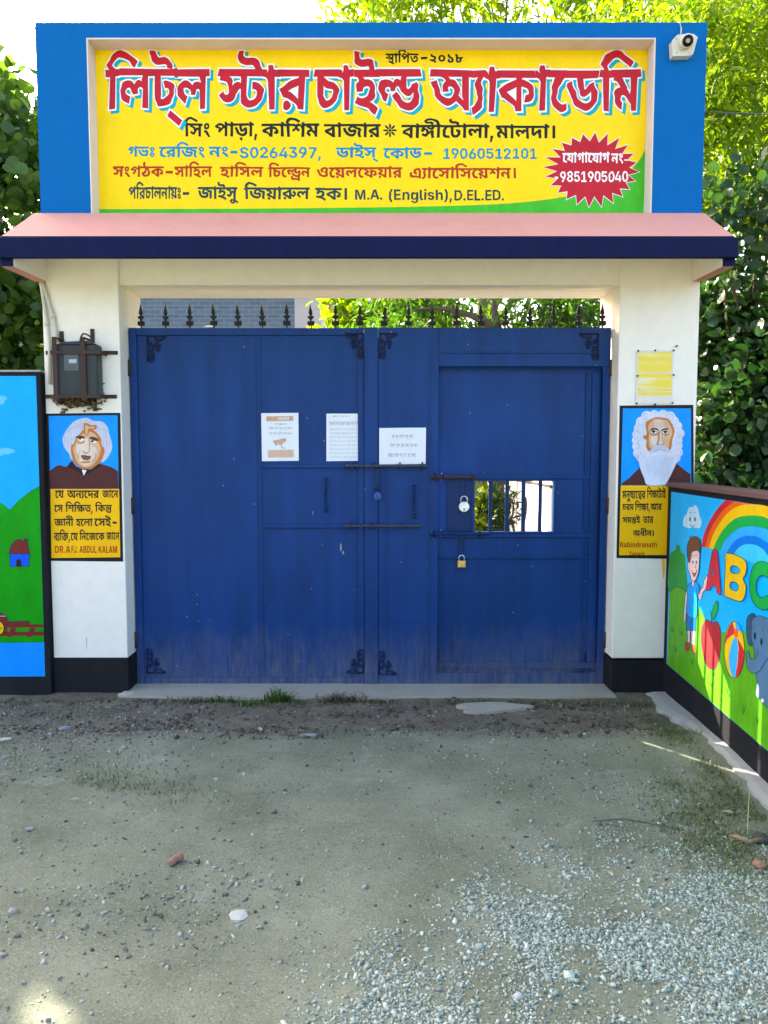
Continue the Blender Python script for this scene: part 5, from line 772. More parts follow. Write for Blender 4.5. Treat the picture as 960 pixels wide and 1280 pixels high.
pt.build('title_lettering', board)
pt = Painter(bp)
for w, x0, x1, yt, yb in [('স্থাপিত', 482, 523, 67, 78.5), ('-', 526, 534, 62, 80), ('২০১৮', 537, 579, 67.5, 78.5)]: letter(pt, w, x0, x1, yt, yb, INK, 1)
for w, x0, x1, yt, yb in [('সিং', 230, 263, 154, 170.5), ('পাড়া,', 269, 322, 154, 170.5), ('কাশিম', 327, 399, 154.5, 171), ('বাজার', 405, 476, 155, 171.5), ('বাঙ্গীটোলা,', 502, 617, 156, 172.5), ('মালদা।', 620, 694, 157, 173)]: letter(pt, w, x0, x1, yt, yb, INK, 1)
for i in range(8):                                    # floral asterisk between the place names
    t = math.pi * i / 4
    pt.shape(ell(487.5 + 5.4 * math.cos(t), 163 + 5.4 * math.sin(t), 3.4, 1.3, 12, t), INK, 1 + 0.1 * (i % 2))
pt.shape(ell(487.5, 163, 1.8, 1.8, 12), INK, 1.3)
pt.build('address_lettering', board)
pt = Painter(bp)
for w, x0, x1, yt, yb in [('গভঃ', 160, 193, 183.5, 196), ('রেজিং', 199, 256, 183.5, 196.5), ('নং', 261, 286, 183.5, 196), ('-', 288, 297, 178, 199), ('S0264397,', 300, 401, 184, 197.5), ('ডাইস্', 420, 473, 184.5, 197), ('কোড', 479, 527, 185, 198), ('-', 530, 540, 180, 200), ('19060512101', 554, 671, 185.5, 198.5)]: letter(pt, w, x0, x1, yt, yb, CYT, 1)
pt.build('registration_lettering', board)
pt = Painter(bp)
for w, x0, x1, yt, yb in [('সংগঠক', 141, 205, 208, 221), ('-', 207, 216, 203, 224), ('সাহিল', 218, 265, 208, 221), ('হাসিল', 275, 329, 208.5, 221), ('চিল্ড্রেন', 335, 388, 209, 221.5), ('ওয়েলফেয়ার', 396, 503, 209, 222), ('এ্যাসোসিয়েশন।', 512, 645, 210, 223)]: letter(pt, w, x0, x1, yt, yb, BRK, 1)
pt.build('organiser_lettering', board)
pt = Painter(bp)
for w, x0, x1, yt, yb in [('পরিচালনায়ঃ', 161, 226, 234, 248.5), ('-', 228, 236, 229, 251), ('জাইসু', 247, 298, 234, 248.5), ('জিয়ারুল', 305, 387, 234.5, 249), ('হক।', 394, 434, 235, 249.5), ('M.A.', 444, 478, 237, 249.5), ('(English),', 486, 565, 237, 250), ('D.EL.ED.', 568, 630, 237.5, 250.5)]: letter(pt, w, x0, x1, yt, yb, TEAL, 1)
pt.build('director_lettering', board)

# ------------------------------------------------------------------ painted portraits on the pillars
SKYB = paint('portrait_blue', (0.0, 0.30, 0.90), 0.5); ORN = paint('portrait_yellow', (0.95, 0.50, 0.0), 0.5, 0.05)
HAIR = paint('portrait_hair', (0.56, 0.56, 0.66), 0.5); HAIR2 = paint('portrait_hair_shade', (0.40, 0.41, 0.52), 0.5); HAIRS = paint('portrait_beard_shade', (0.53, 0.55, 0.65), 0.5); HAIRW = paint('portrait_beard', (0.66, 0.68, 0.76), 0.5)
SK1 = paint('portrait_skin_edge', (0.60, 0.19, 0.03), 0.5); SK1S = paint('portrait_skin_shade', (0.52, 0.25, 0.09), 0.5); SK2 = paint('portrait_skin', (0.70, 0.43, 0.25), 0.5); SK3 = paint('portrait_skin_light', (0.76, 0.60, 0.48), 0.5)
COAT = paint('portrait_coat', (0.085, 0.022, 0.02), 0.5); COATD = paint('portrait_coat_dark', (0.035, 0.010, 0.010), 0.5)
BRN = paint('portrait_brown', (0.10, 0.055, 0.035), 0.5); LIP = paint('portrait_lip', (0.22, 0.09, 0.06), 0.5); FRM = paint('portrait_frame', (0.012, 0.011, 0.012), 0.5)
pp = planeY(YF)
def sc(z): return lambda pts: [(z[0] + x * z[2], z[1] + y * z[3]) for x, y in pts]
def panel(outer, pic, yel, nm, label):
    p_ = Painter(pp); p_.shape(outer, FRM, 2); p_.shape(pic, SKYB, 3); p_.shape(yel, ORN, 3)
    o = p_.build('portrait_panel', gw); o['label'] = label
    return o
pan = panel([(57.5, 517), (150.5, 516), (154, 702), (61.5, 701)], [(61, 520), (147, 519), (148.5, 611), (63, 611)], [(63.2, 611.2), (149, 611.2), (150.5, 696.5), (64.5, 697.5)], 'l',
            'painted panel of a man with swept white hair over yellow writing')
pt = Painter(pp)
q_ = sc((50, 510, 110 / 960., 100 / 873.))                     # picture drawn in the frame of a close-up
pt.shape(cr(q_([(250, 330), (300, 230), (370, 150), (450, 115), (520, 110), (590, 140), (680, 150), (740, 210), (755, 290), (785, 380), (785, 450), (740, 540), (680, 590), (600, 560), (420, 560), (345, 560), (320, 500), (270, 430)]), 5), HAIR, 4)
for k in range(16):
    x = 300 + k * 29; pt.stroke(cr(q_([(470 + (x - 500) * 0.35, 150 + abs(x - 520) * 0.18), (x + (x - 510) * 0.05, 260), (x + (x - 510) * 0.12, 400 + (k * 37) % 60)]), 4, False), (0.35, 0.7), HAIR2, 4.3)
pt.shape(cr(q_([(104, 690), (200, 625), (290, 640), (345, 580), (400, 640), (470, 665), (560, 670), (640, 610), (700, 620), (790, 650), (850, 690)]), 4, False) + q_([(859, 880), (113, 880)]), COAT, 5)
pt.shape(q_([(345, 580), (300, 640), (420, 700), (480, 745), (560, 700), (660, 640), (640, 610), (560, 670), (470, 665), (400, 640)]), COATD, 6)
pt.shape(cr(q_([(395, 330), (375, 380), (340, 420), (345, 500), (375, 590), (430, 640), (500, 670), (570, 655), (640, 610), (690, 540), (705, 450), (675, 400), (665, 330), (620, 270), (560, 230), (480, 240), (430, 290)]), 5), SK1, 6)
pt.shape(cr(q_([(410, 340), (385, 400), (365, 440), (380, 520), (410, 590), (470, 640), (540, 640), (610, 590), (650, 520), (665, 440), (640, 380), (620, 310), (560, 260), (490, 265)]), 5), SK2, 7)
pt.shape(cr(q_([(420, 370), (395, 450), (420, 530), (440, 590), (500, 625), (560, 605), (620, 500), (610, 430), (560, 400), (540, 330), (500, 330)]), 5), SK3, 8)
pt.shape(q_([(480, 170), (520, 165), (545, 190), (610, 185), (628, 205), (600, 235), (545, 240), (530, 300), (500, 300), (478, 280)]), SK1, 8.2)
pt.shape(q_([(496, 190), (515, 188), (540, 205), (600, 202), (590, 222), (530, 225), (520, 290), (500, 290)]), SK2, 9)
pt.shape(cr(q_([(390, 320), (430, 300), (490, 312), (485, 335), (430, 330)]), 3), BRN, 9.3); pt.shape(cr(q_([(540, 320), (590, 315), (640, 340), (630, 360), (570, 345)]), 3), BRN, 9.3)
for ex, ey in ((455, 342), (590, 372)):
    pt.shape(ell(*q_([(ex, ey)])[0], 3.0, 1.3), WHT, 9.6); pt.shape(ell(*q_([(ex - 12, ey - 8)])[0], 1.6, 1.3), INK, 10)
pt.stroke(cr(q_([(535, 330), (545, 400), (542, 460), (525, 490), (490, 485), (472, 465)]), 4, False), 0.8, SK1, 9.9)
pt.stroke(cr(q_([(475, 470), (495, 492), (525, 490)]), 4, False), 0.8, BRN, 10.3)
pt.shape(cr(q_([(450, 520), (490, 512), (520, 520), (560, 528), (540, 565), (480, 565)]), 4), LIP, 10); pt.stroke(q_([(455, 522), (500, 532), (560, 530)]), 0.8, BRN, 10.6)
pt.shape(cr(q_([(400, 350), (450, 372), (490, 350), (480, 385), (420, 390)]), 4), SK1S, 9.1); pt.shape(cr(q_([(440, 590), (500, 578), (560, 580), (540, 600), (480, 604)]), 4), SK1S, 9.2)
pt.stroke(cr(q_([(440, 480), (420, 520), (430, 560)]), 3, False), 0.5, SK1, 10.1); pt.stroke(cr(q_([(600, 480), (610, 530), (570, 590)]), 3, False), 0.5, SK1, 10.1)
pt.shape(q_([(460, 672), (512, 680), (480, 738)]), WHT, 7)
pt.build('painted_portrait', pan)
pt = Painter(pp)
for w, x0, x1, yt, yb in [('যে', 69, 80, 613, 622.5), ('অন্যদের', 84, 124, 613, 622.5), ('জানে', 128, 148, 613, 622), ('সে', 68, 79, 631, 640), ('শিক্ষিত,', 82, 116, 631, 640), ('কিন্তু', 119, 140, 631, 639.5), ('জ্ঞানী', 68, 92, 648.5, 657.5), ('হলো', 95, 116, 648.5, 657.5), ('সেই', 118, 139, 648, 657.5), ('-', 141, 146, 644, 660), ('ব্যক্তি,', 67.5, 87.5, 666, 675.5), ('যে', 88.5, 97.5, 666, 675.5), ('নিজেকে', 99.5, 131, 666, 675), ('জানে', 133, 149.3, 665.5, 674.5)]:
    letter(pt, w, x0, x1, yt, yb, INK, 4)
for w, x0, x1 in [('DR.', 69, 81.5), ('A', 82.5, 88), ('P.J.', 89.5, 97), ('ABDUL', 99.5, 121), ('KALAM', 123.5, 146.5)]: letter(pt, w, x0, x1, 682.3, 691, BRK, 4)
pt.build('quote_lettering', pan)

pan = panel([(774.5, 507), (866.5, 506), (868, 699), (770.5, 697.5)], [(778.5, 510.5), (863.5, 510.5), (863.8, 606.5), (776, 606.5)], [(775.8, 606.8), (863.8, 606.8), (863.8, 693.5), (773.6, 694)], 'r',
            'painted panel of a man with a long white beard over yellow writing')
pt = Painter(pp)
q_ = sc((780, 510, 90 / 960., 100 / 1067.))
pt.shape(q_([(-30, 1000), (60, 940), (200, 800), (690, 730), (760, 790), (850, 860), (885, 880), (885, 1028), (-35, 1028)]), COAT, 4)
curls = [(230, 190, 75), (190, 270, 62), (170, 350, 60), (160, 430, 58), (170, 510, 62), (185, 600, 66), (220, 660, 60), (300, 110, 72), (400, 100, 70), (520, 95, 70), (610, 120, 75), (660, 180, 70), (715, 240, 58), (745, 340, 62), (715, 430, 62), (720, 500, 58), (715, 590, 66), (680, 660, 70)]
for i, (x, y, r) in enumerate(curls): pt.shape(ell(*q_([(x, y)])[0], r * 90 / 960., r * 100 / 1067., 18), HAIRW, 4.5 + 0.07 * i)
pt.shape(cr(q_([(270, 150), (470, 80), (620, 120), (700, 250), (720, 450), (700, 650), (500, 720), (200, 660), (180, 450), (200, 250)]), 5), HAIRW, 6)
for i, (x, y, r) in enumerate(curls): pt.stroke([(q_([(x, y)])[0][0] + r * 0.055 * math.cos(t), q_([(x, y)])[0][1] + r * 0.055 * math.sin(t)) for t in [0.6 + i + 0.5 * k for k in range(8)]], 0.5, HAIR2, 6.4)
pt.shape(cr(q_([(285, 210), (330, 160), (420, 125), (520, 130), (590, 150), (650, 240), (670, 320), (640, 430), (625, 540), (560, 600), (400, 600), (320, 570), (290, 500), (300, 430), (250, 400), (265, 365), (300, 350)]), 5), SK1, 7)
pt.shape(cr(q_([(320, 240), (400, 150), (500, 150), (570, 170), (625, 260), (635, 350), (600, 450), (580, 540), (500, 580), (400, 560), (340, 520), (325, 420), (330, 320)]), 5), SK2, 8)
pt.shape(cr(q_([(400, 180), (500, 170), (540, 250), (530, 350), (510, 500), (420, 520), (360, 480), (350, 400), (390, 350)]), 5), SK3, 9)
for a in ([(345, 300), (370, 272), (420, 268), (455, 290), (452, 302), (400, 285), (360, 300)], [(490, 296), (530, 275), (585, 272), (580, 288), (540, 290), (495, 308)]): pt.shape(cr(q_(a), 3), COATD, 10.2)
pt.shape(cr(q_([(350, 330), (400, 345), (450, 330), (440, 360), (390, 372), (350, 355)]), 4), SK1S, 9.5); pt.shape(cr(q_([(505, 335), (550, 350), (590, 335), (580, 365), (540, 372)]), 4), SK1S, 9.5)
pt.shape(cr(q_([(440, 320), (466, 330), (468, 400), (460, 450), (425, 475), (445, 420)]), 4), SK1S, 9.6)
for k in range(4): pt.stroke(cr(q_([(370 + k * 6, 200 + k * 17), (460, 190 + k * 18), (550 - k * 4, 204 + k * 16)]), 4, False), 0.3, SK1S, 9.8)
for ex, ey in ((390, 318), (545, 322)):
    pt.shape(ell(*q_([(ex, ey)])[0], 4.0, 1.7), WHT, 10); pt.shape(ell(*q_([(ex, ey - 2)])[0], 1.9, 1.7), INK, 10.5)
    pt.stroke(cr(q_([(ex - 45, ey + 4), (ex, ey - 18), (ex + 42, ey + 4)]), 4, False), 0.7, BRN, 10.9)
pt.stroke(cr(q_([(468, 300), (462, 400), (455, 450), (430, 480)]), 4, False), 0.8, SK1, 10); pt.stroke(cr(q_([(500, 330), (510, 420), (520, 470)]), 4, False), 0.8, SK1, 10)
pt.stroke(cr(q_([(430, 482), (465, 488), (490, 498), (520, 480)]), 4, False), 0.8, BRN, 10.4)
pt.shape(cr(q_([(190, 640), (300, 600), (400, 560), (560, 560), (640, 600), (700, 690), (640, 850), (560, 1000), (530, 1026), (310, 1026), (260, 930), (210, 800)]), 5), HAIRW, 11)
pt.shape(cr(q_([(330, 590), (390, 520), (450, 492), (510, 495), (570, 525), (620, 590), (560, 590), (490, 550), (420, 585)]), 4), HAIR, 12)
for k in range(15):
    x = 270 + k * 27; pt.stroke(cr(q_([(x, 610 + (k * 53) % 60), (x * 0.8 + 90, 780), (x * 0.62 + 165, 930 + (k * 31) % 70)]), 4, False), (0.9, 0.4), HAIRS if k % 2 else HAIR, 12.3)
pt.stroke(cr(q_([(390, 585), (470, 555), (545, 580)]), 4, False), 0.9, HAIR2, 12.8)
pt.build('painted_portrait', pan)
pt = Painter(pp)
for w, x0, x1, yt, yb in [('মনুষ্যত্বের', 778, 806.5, 613.5, 623), ('শিক্ষাটাই', 808.5, 832, 613, 622.5), ('চরম', 778, 792, 630, 637.5), ('শিক্ষা,', 793.5, 812, 629.5, 638), ('আর', 813, 827, 629.5, 637.5), ('সমস্তই', 778, 800, 646.5, 653.5), ('তার', 803.5, 816.5, 645.5, 654), ('অধীন।', 791, 817, 663, 670)]:
    letter(pt, w, x0, x1, yt, yb, INK, 4)
letter(pt, 'Rabindranath', 775, 821, 677.5, 684, BRK, 4); letter(pt, 'Tagore', 786.5, 805.5, 690 - 0.5, 694.3 - 0.3, BRK, 4)
pt.build('quote_lettering', pan)

pt = Painter(pp)
pt.shape(cr([(827.5, 699.5), (830.5, 699.8), (831, 712), (829.5, 724), (828.2, 714)], 3), ORN, 1); pt.build('paint_drip', gw)
pt = Painter(pp); pt.stroke([(108, 797), (108.6, 804), (108.2, 812)], (0.8, 0.3), paint('plaster_crack', (0.22, 0.2, 0.18)), 1); pt.build('plaster_crack', gw)

# ------------------------------------------------------------------ boundary wall on the right with its mural
WA = Vector((1.715, -0.1665, 0)); WU = Vector((-0.075, -1.44, 0)).normalized(); WN = Vector((-1.44, 0.075, 0)).normalized()
wplane = Plane(WA, WN)
def W(s_, z, off=0.0): p = WA + WU * s_ + WN * off; return Vector((p.x, p.y, z))
WLEN, WT = 3.5, 0.13
ZW = 1.252
rw = empty('boundary_wall', (0, 0, 0), 'low boundary wall with a cartoon alphabet mural, rainbow and black skirting right of the gate', 'wall')
def wall_slab(s0, s1, d0, d1, z0, z1, m, bev=0.004):
    q = MB(); c = WA + WU * ((s0 + s1) / 2) - WN * ((d0 + d1) / 2)
    M = Matrix.Translation((c.x, c.y, (z0 + z1) / 2)) @ Matrix.Rotation(math.atan2(WU.y, WU.x), 4, 'Z')
    q.box(-(s1 - s0) / 2, (s1 - s0) / 2, -(d1 - d0) / 2, (d1 - d0) / 2, -(z1 - z0) / 2, (z1 - z0) / 2, m, bev, M)
    return q
wall_slab(0.0, WLEN, 0.0, WT, -0.3, ZW - 0.026, BLACK).build('wall_body', rw)
COPE = plaster('brown_coping', (0.16, 0.085, 0.07), (0.7, 0.7, 0.7), 0.6)
wall_slab(0.0, WLEN, -0.012, WT + 0.012, ZW - 0.0255, ZW, COPE).build('coping', rw)
MSKY = paint('mural_sky', (0.0, 0.45, 0.90), 0.5, 0.05); MGRS = paint('mural_grass', (0.11, 0.42, 0.008), 0.5, 0.16); MBSH = paint('mural_bush', (0.02, 0.30, 0.035), 0.5)
MR = paint('mural_red', (0.62, 0.02, 0.03), 0.5); MO = paint('mural_orange', (0.90, 0.13, 0.004), 0.5); MY = paint('mural_yellow', (0.92, 0.55, 0.0), 0.5); MG = paint('mural_green', (0.01, 0.42, 0.06), 0.5)
ML = paint('mural_light_blue', (0.03, 0.42, 0.90), 0.5); MB_ = paint('mural_blue', (0.0, 0.20, 0.75), 0.5); MIN = paint('mural_inner_cyan', (0.05, 0.60, 0.90), 0.5); LINE = paint('mural_outline', (0.012, 0.03, 0.06), 0.5)
MSKIN = paint('mural_skin', (0.80, 0.55, 0.55), 0.5); MHAIR = paint('mural_hair', (0.13, 0.055, 0.025), 0.5); MSHT = paint('mural_shirt', (0.0, 0.30, 0.80), 0.5); MSHO = paint('mural_shorts', (0.0, 0.16, 0.50), 0.5)
MAPP = paint('mural_apple', (0.40, 0.022, 0.025), 0.5); ELE = paint('mural_elephant', (0.085, 0.19, 0.31), 0.5); ELD = paint('mural_elephant_shade', (0.04, 0.09, 0.16), 0.5); MCL = paint('mural_cloud', (0.50, 0.74, 0.86), 0.5)
MDG = paint('mural_tuft', (0.02, 0.20, 0.01), 0.5)
zt, zb = wplane.at(850, 616.3).z, wplane.at(850, 844).z
s_l = (wplane.at(838.5, 640) - WA).dot(WU)
pt = Painter(wplane)
quad = [W(s_l, zt, 0.0007), W(s_l, zb, 0.0007), W(WLEN - 0.08, zb, 0.0007), W(WLEN - 0.08, zt, 0.0007)]
pt.mb.face(quad, MSKY)
def low(x): # px row of the mural's lower edge
    lo_, hi_ = 800.0, 1500.0
    for _ in range(30):
        mid = (lo_ + hi_) / 2
        if wplane.at(x, mid).z > zb: lo_ = mid
        else: hi_ = mid
    return lo_
def topy(x):
    lo_, hi_ = 560.0, 700.0
    for _ in range(30):
        mid = (lo_ + hi_) / 2
        if wplane.at(x, mid).z > zt: lo_ = mid
        else: hi_ = mid
    return hi_
x_l0, x_l1 = 837.5, 834.2
pt.shape(cr([(836.5, 739), (836.5, 705), (839, 691), (844, 688), (846.5, 681.5), (850, 682.5), (851.5, 690), (856, 694), (857.5, 710), (858.5, 742)], 5), MBSH, 2)
e = {0: [(877, 683), (880, 668), (888, 650), (897, 636), (907, topy(907))],
     1: [(882, 684), (886, 668), (894, 652), (904, 638), (918, topy(918) + 0.3)],
     2: [(886.5, 685), (892, 668), (902, 651), (914, 638), (928, 631.5), (945, 630.5), (960, 633), (985, 642), (1015, 664), (1050, 715)],
     3: [(892, 686.5), (898, 672), (908, 658), (920, 648), (935, 644.5), (950, 645), (960, 648), (980, 658), (1004, 678), (1030, 722)],
     4: [(901, 688), (906, 677), (915, 667), (926, 660), (938, 658), (950, 659), (960, 662), (975, 671), (995, 690), (1010, 722)],
     5: [(909, 690.5), (914, 682), (922, 674), (932, 670), (943, 670), (952, 673), (960, 679), (970, 688), (982, 702), (992, 722)],
     6: [(918, 692), (923, 685), (930, 681), (938, 680), (947, 682), (955, 687), (960, 694), (966, 702), (972, 712), (976, 722)]}
E_ = {k: cr(v, 5, False) for k, v in e.items()}
pt.shape(E_[0] + E_[1][::-1], MR, 2)
pt.shape(E_[1] + [(940, topy(940) + 0.2), (962, topy(962) + 0.2), (990, topy(990) + 0.2), (1030, topy(1030) + 0.2), (1070, 715)] + E_[2][::-1], MO, 2.2)
for k, mm in ((2, MY), (3, MG), (4, ML), (5, MB_)): pt.shape(E_[k] + E_[k + 1][::-1], mm, 2.4 + 0.1 * k)
pt.shape(E_[6], MIN, 2.1)
grass = [(x_l0, 741), (842, 735), (848, 733.5), (856, 738), (866, 748), (873, 758), (879, 767), (885, 778), (892, 786), (902, 790.5), (931, 789), (960, 793), (1000, 801), (1100, 822), (1200, 845)]
pt.shape([(1200, low(1200) - 0.6), (1100, low(1100) - 0.6), (1000, low(1000) - 0.6), (900, low(900) - 0.6), (x_l1, low(x_l1) - 0.6)] + grass, MGRS, 3.2)
pt.stroke(cr(grass[:5], 5, False), 0.7, LINE, 3.8)
for x, y, h in [(846, 815, 9), (853, 795, 8), (841, 790, 8), (866, 830, 8), (893, 846, 8), (910, 866, 10), (913, 872, 7), (931, 890, 12), (930, 893, 8), (948, 905, 10), (890, 858, 7)]:
    for d in (-3, -1, 1.5): pt.stroke([(x, y), (x + d * 0.7, y - h * 0.6), (x + d * 1.3, y - h)], (1.1, 0.2), MDG, 3.5 + 0.1 * (d + 3) / 3)
q_ = sc((820, 600, 0.15625, 0.15625))
pt.shape(cr(q_([(220, 360), (228, 300), (250, 270), (265, 225), (300, 215), (318, 200), (340, 235), (352, 290), (368, 340), (350, 385), (300, 378), (260, 385)]), 5), MCL, 2.6)
for x in (275, 315): pt.shape(ell(*q_([(x, 315)])[0], 1.0, 3.2, 12), LINE, 3)
pt.stroke(cr(q_([(275, 350), (290, 374), (315, 360)]), 4, False), 0.8, LINE, 3); pt.stroke(q_([(270, 265), (285, 258)]), 0.6, LINE, 3); pt.stroke(q_([(305, 258), (320, 262)]), 0.6, LINE, 3)
# the boy
q_ = sc((850, 660, 0.1328, 0.1328))
def inked(pts, m, l, w=0.7, k=5, smooth_=True):
    p_ = cr(q_(pts), k) if smooth_ else q_(pts)
    pt.shape(p_, m, l); pt.stroke(p_, w, LINE, l + 0.35, True)
inked([(62, 600), (78, 590), (72, 700), (64, 800), (56, 880), (40, 870), (42, 780), (50, 680)], MSKIN, 4.2)
inked([(172, 640), (200, 672), (222, 610), (255, 560), (268, 500), (262, 438), (246, 470), (228, 500), (222, 550), (195, 590)], MSKIN, 4.2)
inked([(74, 958), (102, 962), (98, 1085), (74, 1085)], MSKIN, 4.2, smooth_=False); inked([(108, 965), (152, 965), (142, 1112), (110, 1112)], MSKIN, 4.3, smooth_=False)
inked([(60, 1090), (80, 1075), (96, 1090), (92, 1140), (66, 1152)], MR, 5); inked([(114, 1105), (140, 1104), (152, 1150), (150, 1182), (128, 1168)], MO, 5)
inked([(72, 795), (158, 835), (152, 972), (66, 962)], MSHO, 5, smooth_=False)
inked([(72, 570), (105, 515), (130, 545), (152, 500), (188, 550), (190, 610), (168, 650), (160, 842), (70, 808), (76, 640)], MSHT, 6)
inked([(120, 480), (142, 480), (140, 540), (128, 552), (120, 530)], MSKIN, 6.6, 0.5)
inked([(96, 300), (112, 215), (186, 210), (192, 300), (182, 420), (152, 494), (122, 494), (102, 430), (84, 390), (80, 330)], MSKIN, 7)
inked([(92, 320), (76, 240), (82, 150), (112, 95), (150, 78), (188, 100), (202, 165), (196, 235), (176, 212), (126, 222), (114, 262), (104, 315)], MHAIR, 8)
pt.stroke(q_([(105, 110), (95, 72)]), 0.6, LINE, 8); pt.stroke(q_([(115, 100), (110, 62)]), 0.6, LINE, 8)
for x in (132, 163): pt.shape(ell(*q_([(x, 318)])[0], 1.5, 3.8, 14), WHT, 8); pt.shape(ell(*q_([(x, 322)])[0], 0.9, 2.6, 12), LINE, 8.4); pt.stroke(q_([(x - 12, 262), (x + 8, 256)]), 0.6, LINE, 8.2)
pt.shape(cr(q_([(118, 395), (142, 412), (170, 392), (160, 440), (145, 462), (128, 440)]), 4), LIP, 8); pt.shape(q_([(124, 404), (142, 414), (164, 402), (158, 418), (132, 420)]), WHT, 8.5)
pt.stroke(cr(q_([(150, 350), (158, 372), (148, 376)]), 3, False), 0.5, LINE, 8)
# big letters, each with a shifted blue rim
def big(loop, holes, m):
    sh = lambda l, d: [(x + d, y + d * 0.9) for x, y in l]
    pt.shape(sh(loop, 1.2), MB_, 4, [sh(h, 1.2) for h in holes]); pt.shape(loop, m, 5, holes)
    pt.stroke(loop, 0.8, LINE, 5.4, True)
    for h in holes: pt.stroke(h, 0.7, LINE, 5.4, True)
big(cr(q_([(253, 568), (272, 440), (300, 280), (318, 208), (338, 200), (356, 215), (368, 300), (378, 440), (392, 608), (376, 626), (358, 612), (345, 555), (320, 540), (300, 545), (288, 580), (266, 586)]), 4), [q_([(304, 440), (318, 365), (330, 442)])], MR)
q_ = sc((820, 600, 0.15625, 0.15625))
big(cr(q_([(562, 592), (600, 588), (660, 605), (715, 640), (732, 690), (722, 755), (703, 790), (726, 850), (718, 925), (690, 968), (640, 962), (556, 926), (552, 900), (560, 700)]), 4), [cr(q_([(608, 690), (650, 690), (676, 718), (660, 748), (606, 738)]), 3), cr(q_([(604, 818), (648, 822), (668, 856), (650, 888), (602, 868)]), 3)], MY)
q_ = sc((880, 680, 0.2187, 0.2187))
big(cr(q_([(322, 100), (366, 108), (402, 145), (408, 190), (385, 205), (366, 192), (345, 180), (318, 188), (302, 225), (306, 280), (330, 306), (366, 296), (392, 290), (412, 312), (400, 350), (366, 374), (328, 372), (290, 340), (268, 280), (266, 200), (286, 128)]), 4), [], MG)
# apple, ball, elephant
q_ = sc((820, 760, 0.1875, 0.1875))
inked([(380, 98), (410, 90), (432, 140), (437, 220), (428, 320), (405, 395), (380, 410), (345, 390), (318, 310), (304, 220), (308, 140), (330, 85), (355, 82)], MAPP, 4.2)
pt.stroke(cr(q_([(376, 95), (374, 50), (364, 20)]), 3, False), 0.9, LINE, 5); q_ = sc((850, 660, 0.1328, 0.1328)); inked([(315, 862), (308, 790), (330, 720), (358, 684), (366, 740), (350, 810)], MG, 5, 0.6)
q_ = sc((820, 760, 0.1875, 0.1875))
B_ = q_(ell(527, 278, 68, 190, 32)); pt.shape(B_, MY, 4)
inb = lambda pts: [(527 + (x - 527) * 1.0, y) for x, y in pts]
pt.shape(q_([(532, 165), (515, 90), (490, 130), (470, 190), (461, 250), (480, 205)]), MR, 4.3)
pt.shape(q_([(540, 165), (532, 92), (556, 106), (576, 145), (585, 178), (560, 150)]), ML, 4.3)
pt.shape(cr(q_([(540, 200), (552, 260), (545, 370), (528, 464), (505, 440), (490, 360), (500, 270), (520, 210)]), 4), ML, 4.5)
pt.shape(q_([(548, 200), (580, 260), (592, 290), (586, 370), (560, 445), (532, 466), (548, 370), (556, 270)]), MR, 4.4)
pt.shape(ell(*q_([(538, 168)])[0], 2.6, 6.2, 14), MO, 4.8); pt.stroke(B_, 0.7, LINE, 5, True)
q_ = sc((880, 680, 0.2187, 0.2187))
inked([(300, 730), (330, 640), (420, 620), (480, 700), (478, 860), (470, 930), (420, 935), (395, 860), (382, 935), (345, 915), (320, 880), (302, 870), (308, 800)], ELE, 4.2)
inked([(252, 420), (275, 398), (296, 405), (292, 460), (284, 560), (266, 582), (250, 540), (247, 470)], ELD, 4.6)
inked([(280, 430), (320, 410), (366, 425), (410, 440), (430, 520), (410, 620), (372, 650), (345, 690), (318, 730), (280, 738), (252, 700), (246, 640), (252, 612), (262, 620), (268, 650), (290, 660), (292, 610), (276, 540), (276, 480)], ELE, 5.2)
for x, y in ((296, 525), (334, 560)): pt.shape(ell(*q_([(x, y)])[0], 1.3, 4.6, 14), INK, 6)
pt.stroke(cr(q_([(290, 660), (305, 640), (318, 620), (305, 600)]), 4, False), 0.7, LINE, 6); pt.stroke(q_([(300, 470), (290, 480)]), 0.6, LINE, 6); pt.stroke(q_([(335, 480), (345, 500)]), 0.6, LINE, 6)
pt.shape(ell(*q_([(338, 895)])[0], 1.8, 2.6, 12), WHT, 5); pt.shape(cr(q_([(300, 860), (308, 800), (318, 820), (316, 880)]), 3), WHT, 4.8)
pt.build('mural', rw)['label'] = 'painted alphabet mural with rainbow, boy, apple, ball and elephant'

# concrete apron along the foot of that wall
q = MB(); rows = []
for i in range(141):
    s_ = 0.05 + 3.3 * i / 140
    d = 0.075 + 0.05 * math.exp(-((s_ - 0.3) / 0.25) ** 2) + 0.05 * (vnoise(np.array(s_ * 5.0), np.array(0.3), 2).item() - 0.5) + 0.035 * (vnoise(np.array(s_ * 21.0), np.array(0.3), 6).item() - 0.5)
    z = -0.026 + 0.040 * min(1, max(0, (s_ - 0.1) / 0.9)) + 0.006 * (vnoise(np.array(s_ * 8.0), np.array(0.9), 3).item() - 0.5)
    rows.append([q.bm.verts.new(W(s_, z + dz, dd)) for dd, dz in ((0.001, 0.004), (d * 0.6, 0.002), (d, -0.006), (d + 0.012, -0.12))])
k = q.mi(CONCL)
for r0, r1 in zip(rows, rows[1:]):
    for j in range(3): q.bm.faces.new((r0[j], r1[j], r1[j + 1], r0[j + 1])).material_index = k
tag(q.build('wall_apron'), kind='structure')

